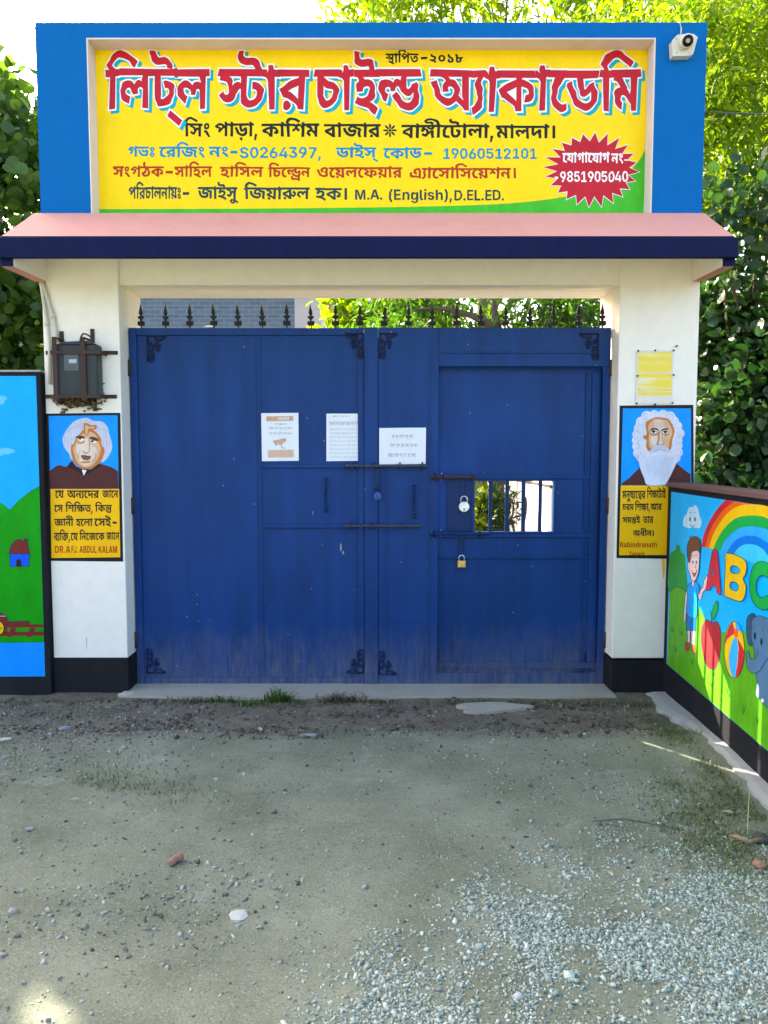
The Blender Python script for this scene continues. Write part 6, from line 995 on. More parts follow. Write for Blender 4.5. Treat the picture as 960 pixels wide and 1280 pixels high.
# ------------------------------------------------------------------ boundary wall on the left with its mural
lw = empty('boundary_wall', (-2.6, -0.13, 0), 'taller boundary wall painted with green hills, red roofed house and train left of the gate', 'wall')
YL = -0.2
zl = onY(30, 462.5, YL).z
q = MB(); q.box(-6.0, XL - 0.006, YL, YL + 0.13, -0.3, zl - 0.012, BLACK, 0.004); q.build('wall_body', lw)
q = MB(); q.box(-6.0, XL - 0.006, YL - 0.004, YL + 0.134, zl - 0.0115, zl, CONCL, 0.003); q.build('coping', lw)
LSKY = paint('hill_mural_sky', (0.0, 0.38, 0.90), 0.5, 0.06); LHILL = paint('hill_mural_green', (0.0, 0.30, 0.0), 0.5, 0.10); LRIV = paint('hill_mural_river', (0.0, 0.28, 0.90), 0.5, 0.06); LRED = paint('hill_mural_maroon', (0.19, 0.02, 0.018), 0.5); LBLU = paint('hill_mural_house', (0.0, 0.09, 0.72), 0.5); LCL = paint('hill_mural_cloud', (0.12, 0.52, 0.90), 0.5)
pl_ = planeY(YL); pt = Painter(pl_)
pt.shape([(-560, 470), (45, 470), (56.5, 845.5), (-560, 848)], LSKY, 1)
pt.shape(cr([(-30, 612), (0, 628), (12, 637), (30, 655), (-30, 690), (-100, 680), (-200, 640), (-120, 610)], 4), LHILL, 2)
pt.shape([(-560, 690), (-200, 660), (-40, 690), (0, 655), (12, 638), (25, 624.5), (38, 614.5), (49.3, 608), (55.2, 803), (20, 803.5), (-560, 808)], LHILL, 3)
pt.stroke([(-6, 664), (4, 648), (12, 638), (25, 624.5), (38, 614.5), (49, 608)], 0.7, MDG, 4)
pt.shape([(-560, 809), (55.4, 803), (56.4, 845), (-560, 847.6)], LRIV, 3)
for cx, cy, rx, ry in ((2, 498, 7, 3.5), (-6, 503, 12, 4), (6, 564, 13, 4), (-8, 567, 14, 4), (-100, 520, 30, 9)): pt.shape(ell(cx, cy, rx, ry, 20), LCL, 2 + abs(cx) % 0.9)
pt.shape([(12.6, 691), (37, 691), (36.6, 707.5), (13, 708)], LBLU, 5); pt.stroke([(12.6, 691), (37, 691), (36.6, 707.5), (13, 708)], 0.9, LINE, 5.5, True)
pt.shape([(11, 692), (15, 681), (20, 675), (25, 674), (30, 677), (30.5, 673.8), (34.7, 673.3), (34.8, 681), (37.8, 692)], LRED, 6); pt.stroke([(11, 692), (15, 681), (20, 675), (25, 674), (30, 677), (30.5, 673.8), (34.7, 673.3), (34.8, 681), (37.8, 692)], 0.9, LINE, 6.5, True)
pt.shape([(20.5, 708)] + [(23.8 - 3.2 * math.cos(t), 702 - 3.2 * math.sin(t)) for t in [math.pi * k / 8 for k in range(9)]] + [(27, 708)], INK, 6); pt.shape([(22, 708), (27, 708), (28, 712), (25, 713)], MDG, 5.2)
pt.shape([(-560, 793), (55, 789), (55.2, 794.5), (-560, 799)], LRED, 4); pt.shape([(-560, 785), (54.6, 780), (54.8, 784), (-560, 789)], LRED, 4.2)
for x in range(-540, 50, 24): pt.shape([(x + 2, 784.5), (x + 9, 784.5), (x + 4, 796), (x - 3, 796)], LRED, 4.5)
pt.shape([(-60, 790), (-60, 764), (-4, 764), (8, 769), (10, 777), (9.5, 789)], LRED, 5); pt.shape([(10, 777), (37, 776), (37, 783.5), (9.7, 784.5)], LRED, 4.8); pt.stroke([(-60, 764), (-4, 764), (8, 769), (11, 777), (37, 776), (37, 783.5)], 0.8, LINE, 5.6); pt.stroke([(-60, 770), (8, 770)], 0.6, MCL, 5.8)
for x in (-1, -32): pt.shape(ell(x, 785, 7, 9, 20), INK, 6); pt.shape(ell(x, 785, 6, 8, 20), MY, 6.6); pt.shape(ell(x, 785, 2, 2.6, 12), INK, 7.2); pt.stroke([(x - 5, 785), (x + 5, 785)], 0.8, INK, 7.0)
pt.build('mural', lw)['label'] = 'painted hill landscape with a small red roofed blue house and train'

# ------------------------------------------------------------------ the gate
gate = empty('metal_gate', (0, 0.0, 0), 'tall blue sheet metal gate with spear finials, sliding bolts and a barred hatch door', 'gate')
GX0, GX1, GZ0, GZ1 = -1.568, 1.393, -0.036, 2.195
SL0, SL1 = onY(455, 600, -0.02).x, onY(473, 600, -0.02).x
SW = onY(547.5, 650, -0.02).x                        # edge of the wicket opening
# left leaf
q = MB()
q.box(GX0, SL0 - 0.001, 0.0, 0.004, GZ0 + 0.02, GZ1 - 0.01, GATE)
for x0, x1 in ((GX0, GX0 + 0.045), (SL0 - 0.038, SL0)): q.box(x0, x1, -0.016, 0.03, GZ0, GZ1, GATE, 0.003)
xm = onY(327, 600, 0).x
q.box(GX0 + 0.0455, SL0 - 0.0385, -0.015, 0.028, GZ1 - 0.045, GZ1 - 0.001, GATE, 0.003); q.box(GX0 + 0.0455, SL0 - 0.0385, -0.015, 0.028, GZ0 + 0.001, GZ0 + 0.042, GATE, 0.003)
q.box(xm - 0.004, xm + 0.004, -0.006, -0.0005, GZ0 + 0.043, GZ1 - 0.046, GATE, 0.002); q.box(xm - 0.03, xm - 0.024, -0.004, -0.0005, GZ0 + 0.043, GZ1 - 0.046, GATE, 0.001)
lleaf = q.build('gate_leaf', gate)
q = MB(); q.box(SL0 + 0.002, SL1 - 0.002, -0.024, 0.03, GZ0 - 0.005, GZ1 + 0.002, GATE, 0.004); q.box(SL0 - 0.03, SL1 + 0.03, 0.0315, 0.04, GZ0, GZ1 - 0.055, GATE); q.build('meeting_stile', gate)  # unseen backing strip added to shut out light beside the stile
def rail(px0, px1, py, h=0.018, d=0.018, y=-0.0005, mat=None, parent=None, name='cross_rail'):
    a, b_ = onY(px0, py, y), onY(px1, py, y); w = MB(); w.box(a.x, b_.x, y - d, y, a.z - h / 2, a.z + h / 2, mat or GATE, 0.003)
    return w.build(name, parent)
rail(327, 445.5, 582.5, 0.024, 0.014, parent=lleaf); rail(327, 445.5, 657.5, 0.024, 0.014, parent=lleaf)
# right leaf with the opening for the wicket
WT0, WT1 = onY(600, 458, -0.02).z, 0.035
q = MB()
q.box(SL1, SW, -0.02, -0.004, GZ0, GZ1, GATE, 0.003)
q.box(SW + 0.0005, GX1, -0.0195, -0.0045, WT0, GZ1 - 0.001, GATE, 0.003)
q.box(1.352, GX1, -0.019, 0.0, GZ0 + 0.001, WT0 - 0.0005, GATE, 0.003)
q.box(SW + 0.0005, 1.3515, -0.0185, 0.0, GZ0, WT1, GATE, 0.003)
q.box(SL1 + 0.002, GX1 - 0.002, -0.003, 0.034, GZ1 - 0.05, GZ1 - 0.002, GATE, 0.003)
for zlo, zhi in ((GZ0 + 0.02, 0.86), (1.56, WT0 + 0.02)): q.box(0.286, SW - 0.004, -0.0035, 0.049, zlo, zhi, GATE)  # hidden stop strips added to block the sun except along a short slit
q.box(SL1 + 0.03, SW - 0.05, -0.0225, -0.0205, 0.36, 0.364, GATE)
rleaf = q.build('gate_leaf', gate)
rail(552, 752, 441, 0.012, 0.006, -0.0205, parent=rleaf)
q = MB(); a = onY(484, 690, -0.02); b_ = onY(536, 845, -0.02)
q.box(onY(482, 700, -0.02).x, onY(484.5, 700, -0.02).x, -0.024, -0.0205, 0.06, 2.1, GATE, 0.001); q.box(onY(535, 700, -0.02).x, onY(537, 700, -0.02).x, -0.023, -0.0205, 0.06, 2.1, GATE, 0.001); q.build('seam', rleaf)
# wicket door set back behind the frame, with the barred window
WY = 0.05
WX0, WX1 = 0.309, 1.392
wa, wb = onY(593.5, 601.5, WY), onY(691, 664.5, WY)
q = MB()
q.box(WX0, wa.x, WY, WY + 0.012, WT1 - 0.03, WT0 + 0.03, GATE); q.box(wb.x, WX1, WY, WY + 0.012, WT1 - 0.03, WT0 + 0.03, GATE)
q.box(wa.x, wb.x, WY + 0.0003, WY + 0.0117, wa.z, WT0 + 0.0295, GATE); q.box(wa.x, wb.x, WY + 0.0003, WY + 0.0117, WT1 - 0.0295, wb.z, GATE)
door = q.build('wicket_door', gate)
for n_, (x0, x1, z0, z1) in enumerate(((WX0 + 0.03, WX1 - 0.02, onY(600, 596, WY).z - 0.012, onY(600, 596, WY).z + 0.012), (WX0 + 0.03, WX1 - 0.02, onY(600, 669, WY).z - 0.014, onY(600, 669, WY).z + 0.008), (WX0 + 0.03, WX1 - 0.02, onY(600, 697, WY).z - 0.006, onY(600, 697, WY).z + 0.006), (WX0 + 0.03, WX1 - 0.02, 0.05, 0.09))):
    w = MB(); w.box(x0, x1, WY - 0.012 - 0.0006 * n_, WY - 0.0005, z0, z1, GATE, 0.003); w.build('cross_rail', door)
w = MB()
for x0, x1 in ((1.262, 1.268), (1.30, 1.352)): w.box(x0, x1, WY - 0.014, WY - 0.0005, 0.095, WT0 - 0.03, GATE, 0.002)
w.build('hinge_stile', door)
w = MB(); w.box(onY(558, 630, WY).x, onY(590, 630, WY).x, WY - 0.006, WY - 0.0005, onY(575, 664, WY).z, onY(575, 600, WY).z, GATED, 0.002); w.build('lock_plate', door)
w = MB()
for x0, x1, z0, z1 in ((wa.x - 0.016, wa.x, wb.z - 0.016, wa.z + 0.012), (wb.x, wb.x + 0.016, wb.z - 0.016, wa.z + 0.012), (wa.x, wb.x, wb.z - 0.012, wb.z)): w.box(x0, x1, WY - 0.009, WY + 0.03, z0, z1, GATE, 0.002)
w.build('window_frame', door)
for px in (613, 633.7, 654, 675):
    x = onY(px, 630, WY + 0.02).x; w = MB(); w.box(x - 0.0125, x + 0.0125, WY + 0.014, WY + 0.022, wb.z - 0.01, wa.z + 0.01, GATED, 0.002); w.build('window_bar', door)
# sliding bolts
def bolt(px0, px1, py, y, r, staples, mat, end=None):
    a, b_ = onY(px0, py, y), onY(px1, py, y); w = MB(); z = a.z
    w.tube([(a.x, y, z), (a.x + 0.004, y, z), (b_.x - 0.004, y, z), (b_.x, y, z)], [r * 0.8, r, r, r * 0.8], mat, 10)
    o = w.build('sliding_bolt', gate)
    for s_ in staples:
        x = onY(s_, py, y).x; w = MB()
        w.tube([(x, y + 0.022, z - r * 2.0), (x, y - r * 0.9, z - r * 1.9), (x, y - r * 2.0, z), (x, y - r * 0.9, z + r * 1.9), (x, y + 0.022, z + r * 2.0)], 0.0055, mat, 8); w.build('staple', o)
    w = MB(); w.tube([(b_.x - 0.05 if end is None else onY(end, py, y).x, y - r * 0.5, z), (b_.x - 0.05 if end is None else onY(end, py, y).x, y - 0.035, z - 0.004)], 0.006, mat, 8); w.build('bolt_knob', o)
WORN = metal_paint('worn_bolt', (0.05, 0.055, 0.085), dusty=False, rough=0.5)
bolt(432, 535, 582.5, -0.048, 0.0095, (440, 466, 500, 528), WORN, 452); bolt(431, 527, 657.5, -0.048, 0.0095, (438, 464, 500), WORN, 452)
bolt(539, 597, 596.5, -0.036, 0.010, (544, 553, 590), RUST, 566); bolt(537, 613, 667.5, -0.036, 0.0095, (543, 552, 600), GATED, 566)
# twisted pull handles
def handle(px, py0, py1):
    a, b_ = onY(px, py0, -0.055), onY(px, py1, -0.055); pts, rs = [], []
    for i in range(49):
        t = i / 48; z = a.z + (b_.z - a.z) * t
        pts.append((a.x + 0.002 * math.cos(t * 60), -0.055 + 0.002 * math.sin(t * 60), z)); rs.append(0.0085 + 0.0022 * math.sin(t * 2 * math.pi * 11))
    w = MB(); w.tube(pts, rs, GATED, 10)
    for z in (a.z - 0.006, b_.z + 0.006): w.tube([(a.x, -0.058, z), (a.x, -0.008 if px < 455 else -0.0205, z)], 0.008, GATED, 8)
    w.build('pull_handle', gate)
handle(407, 597.5, 640.5); handle(518, 606.5, 648.5)
# hasps
for px, y0, y1, yy, wd in ((471.5, 586, 614, -0.052, 0.03), (578, 600, 627, 0.04, 0.028), (577, 671, 692, 0.036, 0.026)):
    a, b_ = onY(px, y0, yy), onY(px, y1, yy); w = MB(); w.box(a.x - wd / 2, a.x + wd / 2, yy - 0.003, yy, b_.z, a.z, GATED, 0.002); w.build('hasp', gate)
# spear finials along the top
def finial_outline():
    h = [(0.0045, 0), (0.0045, 0.018), (0.012, 0.014), (0.022, 0.016), (0.028, 0.027), (0.026, 0.042), (0.017, 0.047), (0.011, 0.040), (0.008, 0.048), (0.012, 0.060), (0.021, 0.062), (0.024, 0.072), (0.016, 0.078), (0.009, 0.074), (0.008, 0.084), (0.015, 0.092), (0.013, 0.104), (0.006, 0.128), (0.0, 0.152)]
    return h + [(-x, z) for x, z in h[-2::-1]]
fo = finial_outline()
for i in range(20):
    x = onY(176.5 + i * 30.35, 400, 0.005).x
    a = random.uniform(-0.05, 0.05); s_ = random.uniform(0.94, 1.02)
    poly = [(x + (u * 0.85 * math.cos(a) + v * math.sin(a)) * s_, GZ1 + 0.001 + (v * math.cos(a) - u * math.sin(a)) * s_) for u, v in fo]
    w = MB(); w.prism(poly, 0.001, 0.011, IRON, 'y')
    w.cyl((x, -0.004, GZ1 + 0.035 * s_), (0, 1, 0), 0.011, 0.02, IRON, 12); w.cyl((x, -0.003, GZ1 + 0.088 * s_), (0, 1, 0), 0.007, 0.018, IRON, 10)
    w.build('finial', gate)
# cast scroll brackets in the corners
def spiral(cx, cz, r0, r1, t0, t1, y, n=16): return [(cx + (r0 + (r1 - r0) * k / n) * math.cos(t0 + (t1 - t0) * k / n), y, cz + (r0 + (r1 - r0) * k / n) * math.sin(t0 + (t1 - t0) * k / n)) for k in range(n + 1)]
def scroll_corner(px, py, sx, sz, y, mat, k=1.0):
    a = onY(px, py, y); w = MB(); f = lambda pts: [(a.x + sx * u * k, v, a.z + sz * z * k) for u, v, z in pts]
    w.tube(f([(0.0, y, 0.0), (0.0, y, 0.155)]), 0.0055, mat, 6); w.tube(f([(0.0, y, 0.0), (0.115, y, 0.0)]), 0.0055, mat, 6)
    w.tube(f([(0.004, y, 0.15), (0.020, y, 0.158), (0.034, y, 0.14), (0.034, y, 0.112), (0.026, y, 0.085), (0.040, y, 0.055), (0.062, y, 0.028), (0.085, y, 0.020), (0.112, y, 0.004)]), 0.006, mat, 6)
    for c in ((0.017, 0.125, 0.012), (0.016, 0.088, 0.013), (0.018, 0.045, 0.014), (0.052, 0.016, 0.011)): w.tube(f(spiral(c[0], c[1], c[2], 0.003, 0.4, 8.2, y)), [0.0050] * 16 + [0.0035], mat, 6)
    w.tube(f(spiral(0.060, 0.062, 0.020, 0.004, -2.0, 5.5, y)), 0.005, mat, 6); w.tube(f([(0.055, y, 0.045), (0.066, y, 0.095), (0.052, y, 0.082)]), 0.005, mat, 6)
    w.build('corner_ornament', gate)
scroll_corner(184, 841, 1, 1, -0.008, GATED); scroll_corner(454, 841, -1, 1, -0.020, GATED, 0.95); scroll_corner(474, 843, 1, 1, -0.025, GATED, 0.95); scroll_corner(737, 844, -1, 1, 0.042, GATED, 0.95)
IRONB = metal_paint('dark_blue_iron', (0.012, 0.018, 0.055), dusty=False, rough=0.55)
scroll_corner(184, 420, 1, -1, -0.008, IRONB); scroll_corner(454, 417, -1, -1, -0.020, IRONB, 0.95); scroll_corner(474.5, 417, 1, -1, -0.025, IRONB, 0.95); scroll_corner(748, 417, -1, -1, -0.025, IRONB)
for z in (0.25, 1.1, 1.95):
    for x in (GX0 - 0.001, GX1 + 0.001):
        w = MB(); w.tube([(x, -0.02, z - 0.05), (x, -0.02, z + 0.05)], 0.010, RUST, 10); w.build('hinge', gate)
w = MB()                                             # chips of bare metal and old primer
chip = paint('bare_chip', (0.30, 0.29, 0.26), 0.6)
for px, py, rx, ry in ((426, 684, 1.4, 5), (429, 691, 1.2, 3), (391, 641, 0.5, 3), (318, 630, 0.8, 0.8), (234, 771, 1, 1), (248, 776, 0.8, 0.7), (405, 551, 0.8, 1)):
    a = onY(px, py, -0.0012); n_ = 9; k_ = [random.uniform(0.6, 1.2) for _ in range(n_)]
    w.tess([[(a.x + rx * 0.005 * k_[i] * math.cos(i * 2 * math.pi / n_), -0.0012, a.z + ry * 0.005 * k_[i] * math.sin(i * 2 * math.pi / n_)) for i in range(n_)]], chip)
w.build('paint_chips', lleaf)

# ------------------------------------------------------------------ padlocks
def padlock(px, py, y, body, label, round_, r, mat, sh=STEEL):
    a = onY(px, py, y); o = empty('padlock', (a.x, y, a.z), label, 'padlock'); w = MB()
    if round_:
        w.cyl((a.x, y + 0.009, a.z), (0, -1, 0), r, 0.018, mat, 28, 0.003)
    else:
        w.box(a.x - r, a.x + r, y - 0.009, y + 0.009, a.z - r * 0.86, a.z + r * 0.86, mat, 0.005, seg=3)
        w.box(a.x - r * 0.7, a.x + r * 0.7, y - 0.0105, y - 0.0085, a.z - r * 0.1, a.z + r * 0.45, mat, 0.001)
    w.build('lock_body', o)
    w = MB(); hh = r * 0.86 if not round_ else r * 0.8; sw_ = r * 0.62
    w.tube([(a.x - sw_, y, a.z + hh - 0.006), (a.x - sw_, y, a.z + hh + r * 0.6)] + [(a.x - sw_ * math.cos(t), y, a.z + hh + r * 0.6 + sw_ * math.sin(t)) for t in [math.pi * k / 8 for k in range(1, 8)]] + [(a.x + sw_, y, a.z + hh + r * 0.6), (a.x + sw_, y, a.z + hh - 0.006)], 0.0042, sh, 8)
    w.build('shackle', o)
    w = MB(); kz = a.z - r * 0.4
    w.cyl((a.x, y - (0.0088 if round_ else 0.0092), kz), (0, -1, 0), 0.0048 if round_ else 0.003, 0.0012, INK, 12)
    if round_: w.box(a.x - 0.0022, a.x + 0.0022, y - 0.0099, y - 0.0089, kz - 0.014, kz - 0.002, INK)
    w.build('keyhole', o)
    return o
padlock(580, 633.5, 0.026, 1, 'round silver padlock beside the barred hatch of the gate', True, 0.033, metal('lock_silver', (0.86, 0.84, 0.80), 0.35, 0.55))
padlock(577, 705, 0.022, 1, 'small brass padlock hanging below the lower bolt of the hatch door', False, 0.027, BRASS)
padlock(472, 620, -0.066, 1, 'blue painted padlock hanging between the two pull handles of the gate', True, 0.026, metal_paint('painted_lock', (0.03, 0.08, 0.26), dusty=False), GATED)

# ------------------------------------------------------------------ paper notices
PAPER = paint('paper', (0.78, 0.78, 0.78), 0.35, 0.03); PRN = paint('print_grey', (0.36, 0.36, 0.38), 0.5); PRL = paint('print_light', (0.52, 0.52, 0.54), 0.5); PRO = paint('print_orange', (0.62, 0.36, 0.22), 0.5); PRO2 = paint('print_orange_light', (0.70, 0.46, 0.32), 0.5)
def notice(corners, y, label, group=None):
    c = [onY(px, py, y) for px, py in corners]; cx = sum(p.x for p in c) / 4; cz = sum(p.z for p in c) / 4
    o = empty('paper_notice', (cx, y, cz), label, 'notice')
    w = MB(); nn = 8                                  # a sheet that lifts a little at its edges
    for side, off in ((0, 0.0), (1, 0.0012)):
        g = [[None] * (nn + 1) for _ in range(nn + 1)]
        for i in range(nn + 1):
            for j in range(nn + 1):
                u, v = i / nn, j / nn
                p = (c[0] * (1 - u) + c[1] * u) * (1 - v) + (c[3] * (1 - u) + c[2] * u) * v
                g[i][j] = w.bm.verts.new((p.x, y - 0.0004 - 0.0002 * math.sin(u * 5 + v * 3) + off, p.z))
        for i in range(nn):
            for j in range(nn): w.bm.faces.new((g[i][j], g[i + 1][j], g[i + 1][j + 1], g[i][j + 1])).material_index = w.mi(PAPER)
    w.build('sheet', o)
    return o, Painter(planeY(y - 0.0010))
def scrawl(pt, x0, x1, y, h, m, seed):
    """a line of print too small to read"""
    r_ = random.Random(seed); x = x0
    while x < x1 - 1:
        w_ = min(r_.uniform(3, 7), x1 - x); pt.stroke([(x, y), (x + w_, y)], 0.35, m, 1.1); k = x + 0.5
        while k < x + w_ - 0.4:
            pt.stroke([(k, y), (k + r_.uniform(-0.3, 0.4), y + h * r_.uniform(0.5, 1))], 0.32, m, 1.5); k += r_.uniform(0.7, 1.3)
        x += w_ + 1.1
o, pt = notice([(326.5, 516.5), (373, 516), (373.5, 576), (327.5, 576.5)], -0.0075, 'white printed notice with orange bands and a camera picture, leftmost sheet on the gate')
pt.shape([(333, 520.5), (366.5, 520), (366.5, 526), (333, 526.5)], PRO, 1)
for k in range(7): pt.shape([(348 + k * 2, 521.5), (349 + k * 2, 521.5), (349 + k * 2, 525), (348 + k * 2, 525)], PAPER, 2)
for y, x0, x1, s_ in ((529.5, 344, 358, 1), (534.5, 336, 366, 2), (541, 336, 366, 3)): scrawl(pt, x0, x1, y, 2.4, PRN, s_)
pt.shape([(341, 551), (357, 547.5), (358, 551), (354, 554), (351, 556), (348, 556), (347, 553), (342, 553.5)], PRO, 1); pt.shape([(343, 553.6), (346.5, 553), (347, 556), (344.5, 557)], PRN, 1.2); pt.stroke([(352, 555), (352, 560), (357, 560)], 1.1, PRN, 1.4)
pt.shape([(334.5, 562.5), (367, 562), (367.5, 571.5), (335, 572)], PRO2, 1)
for k in (565, 568.5): pt.stroke([(337, k), (365, k)], 0.5, PRO, 2)
pt.build('print', o)
o, pt = notice([(408, 517), (454, 517), (453.5, 576), (408, 576.5)], -0.0075, 'white sheet closely printed in faint grey lines, middle notice on the gate')
scrawl(pt, 416, 438, 519.8, 2, PRN, 5)
pt.stroke([(411, 527.4), (449, 527.2)], 0.4, PRN, 1)
scrawl(pt, 412, 449, 528.5, 3.4, PRN, 6)
for k in range(8): scrawl(pt, 412, 450, 536 + k * 5, 1.8, PRL, 10 + k)
pt.build('print', o)
o, pt = notice([(474, 535), (532.5, 534.5), (532, 580), (474, 580.5)], -0.0265, 'landscape white sheet with three faint lines of handwriting, rightmost notice on the gate')
scrawl(pt, 490, 517, 544, 4.5, PRN, 21); scrawl(pt, 487, 522, 555, 4.5, PRN, 22); scrawl(pt, 485, 520, 567, 5, PRN, 23)
pt.build('print', o)
# sheet pinned to the right pillar
a = [onY(px, py, YF - 0.006) for px, py in ((796, 438), (842, 437.5), (841, 505), (794.5, 505))]
o = empty('pinned_sheet', (sum(p.x for p in a) / 4, YF - 0.006, sum(p.z for p in a) / 4), 'faded yellow sheet pinned with nails to the right pillar above the bearded portrait', 'sheet')
m, nt, N, L, P = new_mat('faded_yellow')
st = noise(nt, 3.0, 4, 0.6, stretch=(1, 1, 9)); bl = noise(nt, 9, 4)
mu = N.new('ShaderNodeMath'); mu.operation = 'MULTIPLY'; L.new(ramp(nt, st, 0.50, 0.66), mu.inputs[0]); L.new(ramp(nt, bl, 0.30, 0.55, 0.3, 1), mu.inputs[1])
L.new(mixrgb(nt, (0.82, 0.62, 0.03), (0.78, 0.72, 0.50), mu.outputs[0]), P.inputs['Base Color']); P.inputs['Roughness'].default_value = 0.35
FADE = paint('bleached_paper', (0.74, 0.68, 0.58), 0.4, 0.04)
w = MB(); w.box(a[0].x, a[1].x, YF - 0.006, YF - 0.0025, a[2].z, a[0].z, FADE, 0.0008); w.build('backing', o)
pt = Painter(planeY(YF - 0.006)); pt.shape([(798, 440.5), (840, 440), (839.5, 489), (797.3, 489.5)], m, 1); pt.shape([(797.3, 490.5), (839.5, 490), (839.2, 494), (797.2, 494.5)], m, 1)
for y, h in ((466.5, 1.3), (485.5, 0.8)): pt.stroke([(797.5, y), (839.7, y)], h, FADE, 2)
pt.build('faded_print', o)
w = MB()
for px, py in ((797, 439), (818, 438.5), (841, 438.5), (796, 470), (841, 469), (795, 504.5), (818, 505.5), (839.5, 504), (845, 433)):
    p = onY(px, py, YF); w = MB(); w.tube([(p.x, YF + 0.005, p.z), (p.x, YF - 0.014, p.z)], 0.003, RUST, 6); w.cyl((p.x, YF - 0.013, p.z), (0, -1, 0), 0.006, 0.002, RUST, 10); w.build('nail', o)
# scrap of white plastic on the gate's top edge
w = MB(); p0, p1 = onY(254, 407.5, 0.0), onY(266, 405.5, 0.0)
w.prism([(p0.x, GZ1 + 0.003), (p0.x + 0.03, GZ1 + 0.016), (p1.x, GZ1 + 0.014), (p1.x + 0.004, GZ1 + 0.006), (p0.x + 0.02, GZ1 + 0.003)], -0.014, 0.012, PAPER, 'y')
tag(w.build('plastic_scrap'), 'scrap of white plastic lying on the top edge of the blue gate', 'scrap')

# ------------------------------------------------------------------ electric meter in its strap-iron cage
def A(px, py, y): return onY(px, py, y)
mt = empty('electric_meter', (A(93, 460, YF).x, YF, A(93, 460, YF).z), 'grey electric meter box held in a rusty strap iron cage on the left pillar', 'meter')
MBOX = metal_paint('meter_plastic', (0.032, 0.038, 0.038), dusty=False, rough=0.35); MGL = paint('meter_window', (0.035, 0.05, 0.055), 0.12, 0.1, 0.6)
p0, p1 = A(69, 427, YF - 0.10), A(123, 497, YF - 0.10)
w = MB(); w.box(p0.x, p1.x, YF - 0.105, YF - 0.012, p1.z, p0.z - 0.012, MBOX, 0.014, seg=3)
w.prism([(p0.x + 0.008, p0.z - 0.018), (p0.x + 0.05, p0.z - 0.002), (p1.x - 0.05, p0.z + 0.004), (p1.x - 0.008, p0.z - 0.014)], YF - 0.11, YF - 0.012, MBOX, 'y'); w.build('meter_box', mt)
w = MB(); a0, a1 = A(80, 441, YF - 0.105), A(99, 464, YF - 0.105)
w.box(a0.x, a1.x, YF - 0.109, YF - 0.1045, a1.z, a0.z, MGL, 0.002); w.build('meter_window', mt)
w = MB(); a0, a1 = A(86, 449, YF - 0.109), A(96, 454, YF - 0.109); w.box(a0.x, a1.x, YF - 0.111, YF - 0.109, a1.z, a0.z, paint('meter_dial', (0.4, 0.42, 0.42), 0.4), 0.001); w.build('dial', mt)
w = MB()
for px in (67.5, 103): # upright straps bent over the box
    a0, a1 = A(px, 421, YF - 0.12), A(px, 501, YF - 0.12)
    w.box(a0.x - 0.014, a0.x + 0.014, YF - 0.121, YF - 0.117, a1.z, a0.z, RUST, 0.0015); w.box(a0.x - 0.014, a0.x + 0.014, YF - 0.1168, YF - 0.001, a0.z - 0.005, a0.z - 0.001, RUST, 0.001); w.box(a0.x - 0.014, a0.x + 0.014, YF - 0.1168, YF - 0.001, a1.z, a1.z + 0.004, RUST, 0.001)
w.build('cage_strap', mt)
for (px0, px1, py) in ((56, 146, 440.5), (55, 145, 495.5)):
    w = MB(); a0, a1 = A(px0, py, YF - 0.02), A(px1, py, YF - 0.02); w.box(a0.x, a1.x, YF - 0.0102, YF - 0.001, a0.z - 0.011, a0.z + 0.011, RUST, 0.002)
    b0, b1 = A(63, py, YF - 0.115), A(126, py, YF - 0.115); w.box(b0.x, b1.x, YF - 0.1225, YF - 0.1212, b0.z - 0.010, b0.z + 0.010, RUST, 0.0005)
    for bx in (b0.x, b1.x - 0.006): w.box(bx, bx + 0.006, YF - 0.1211, YF - 0.0105, b0.z - 0.010, b0.z + 0.010, RUST, 0.001)
    w.build('cage_bar', mt)
for px, py0, py1 in ((76.5, 414, 428), (115, 411, 428), (118, 497, 514)):
    w = MB(); a0, a1 = A(px, py0, YF - 0.008), A(px, py1, YF - 0.008); w.box(a0.x - 0.012, a0.x + 0.012, YF - 0.0085, YF - 0.0005, a1.z, a0.z, RUST, 0.0015); w.build('wall_strap', mt)
w = MB(); a0 = A(100, 424, YF - 0.115); w.tube(cr([(a0.x + 0.0, a0.z - 0.01), (a0.x + 0.02, a0.z + 0.03), (a0.x + 0.06, a0.z + 0.015), (a0.x + 0.075, a0.z - 0.02)], 5, False) and [(x, YF - 0.118, z) for x, z in cr([(a0.x, a0.z - 0.01), (a0.x + 0.02, a0.z + 0.03), (a0.x + 0.06, a0.z + 0.015), (a0.x + 0.075, a0.z - 0.02)], 5, False)], 0.005, RUST, 8); w.build('wire_loop', mt)
MUD = plaster('mud', (0.16, 0.115, 0.06), (0.5, 0.5, 0.45), 0.6)
w = MB(); r_ = random.Random(5)
for k in range(95):
    px, py = r_.uniform(72, 132), 499 + abs(r_.gauss(0, 6.5)); 
    if px > 122: py = r_.uniform(478, 512)
    a0 = A(px, min(py, 515), YF); ang = r_.uniform(0, 6.28); l = r_.uniform(0.008, 0.03)
    w.tube([(a0.x, YF + 0.002 - r_.uniform(0, 0.05) * (px < 122), a0.z), (a0.x + l * math.cos(ang), YF - r_.uniform(0.004, 0.05 if px < 122 else 0.012), a0.z + l * math.sin(ang) * 0.7), (a0.x + l * 1.5 * math.cos(ang + 0.8), YF - 0.004, a0.z + l * math.sin(ang + 0.8))], [r_.uniform(0.004, 0.009), r_.uniform(0.003, 0.008), 0.002], MUD, 5)
tag(w.build('insect_nest'), 'crumbly brown mud nest clinging under the electric meter box', 'nest')
PIPE = paint('conduit', (0.58, 0.54, 0.44), 0.45)
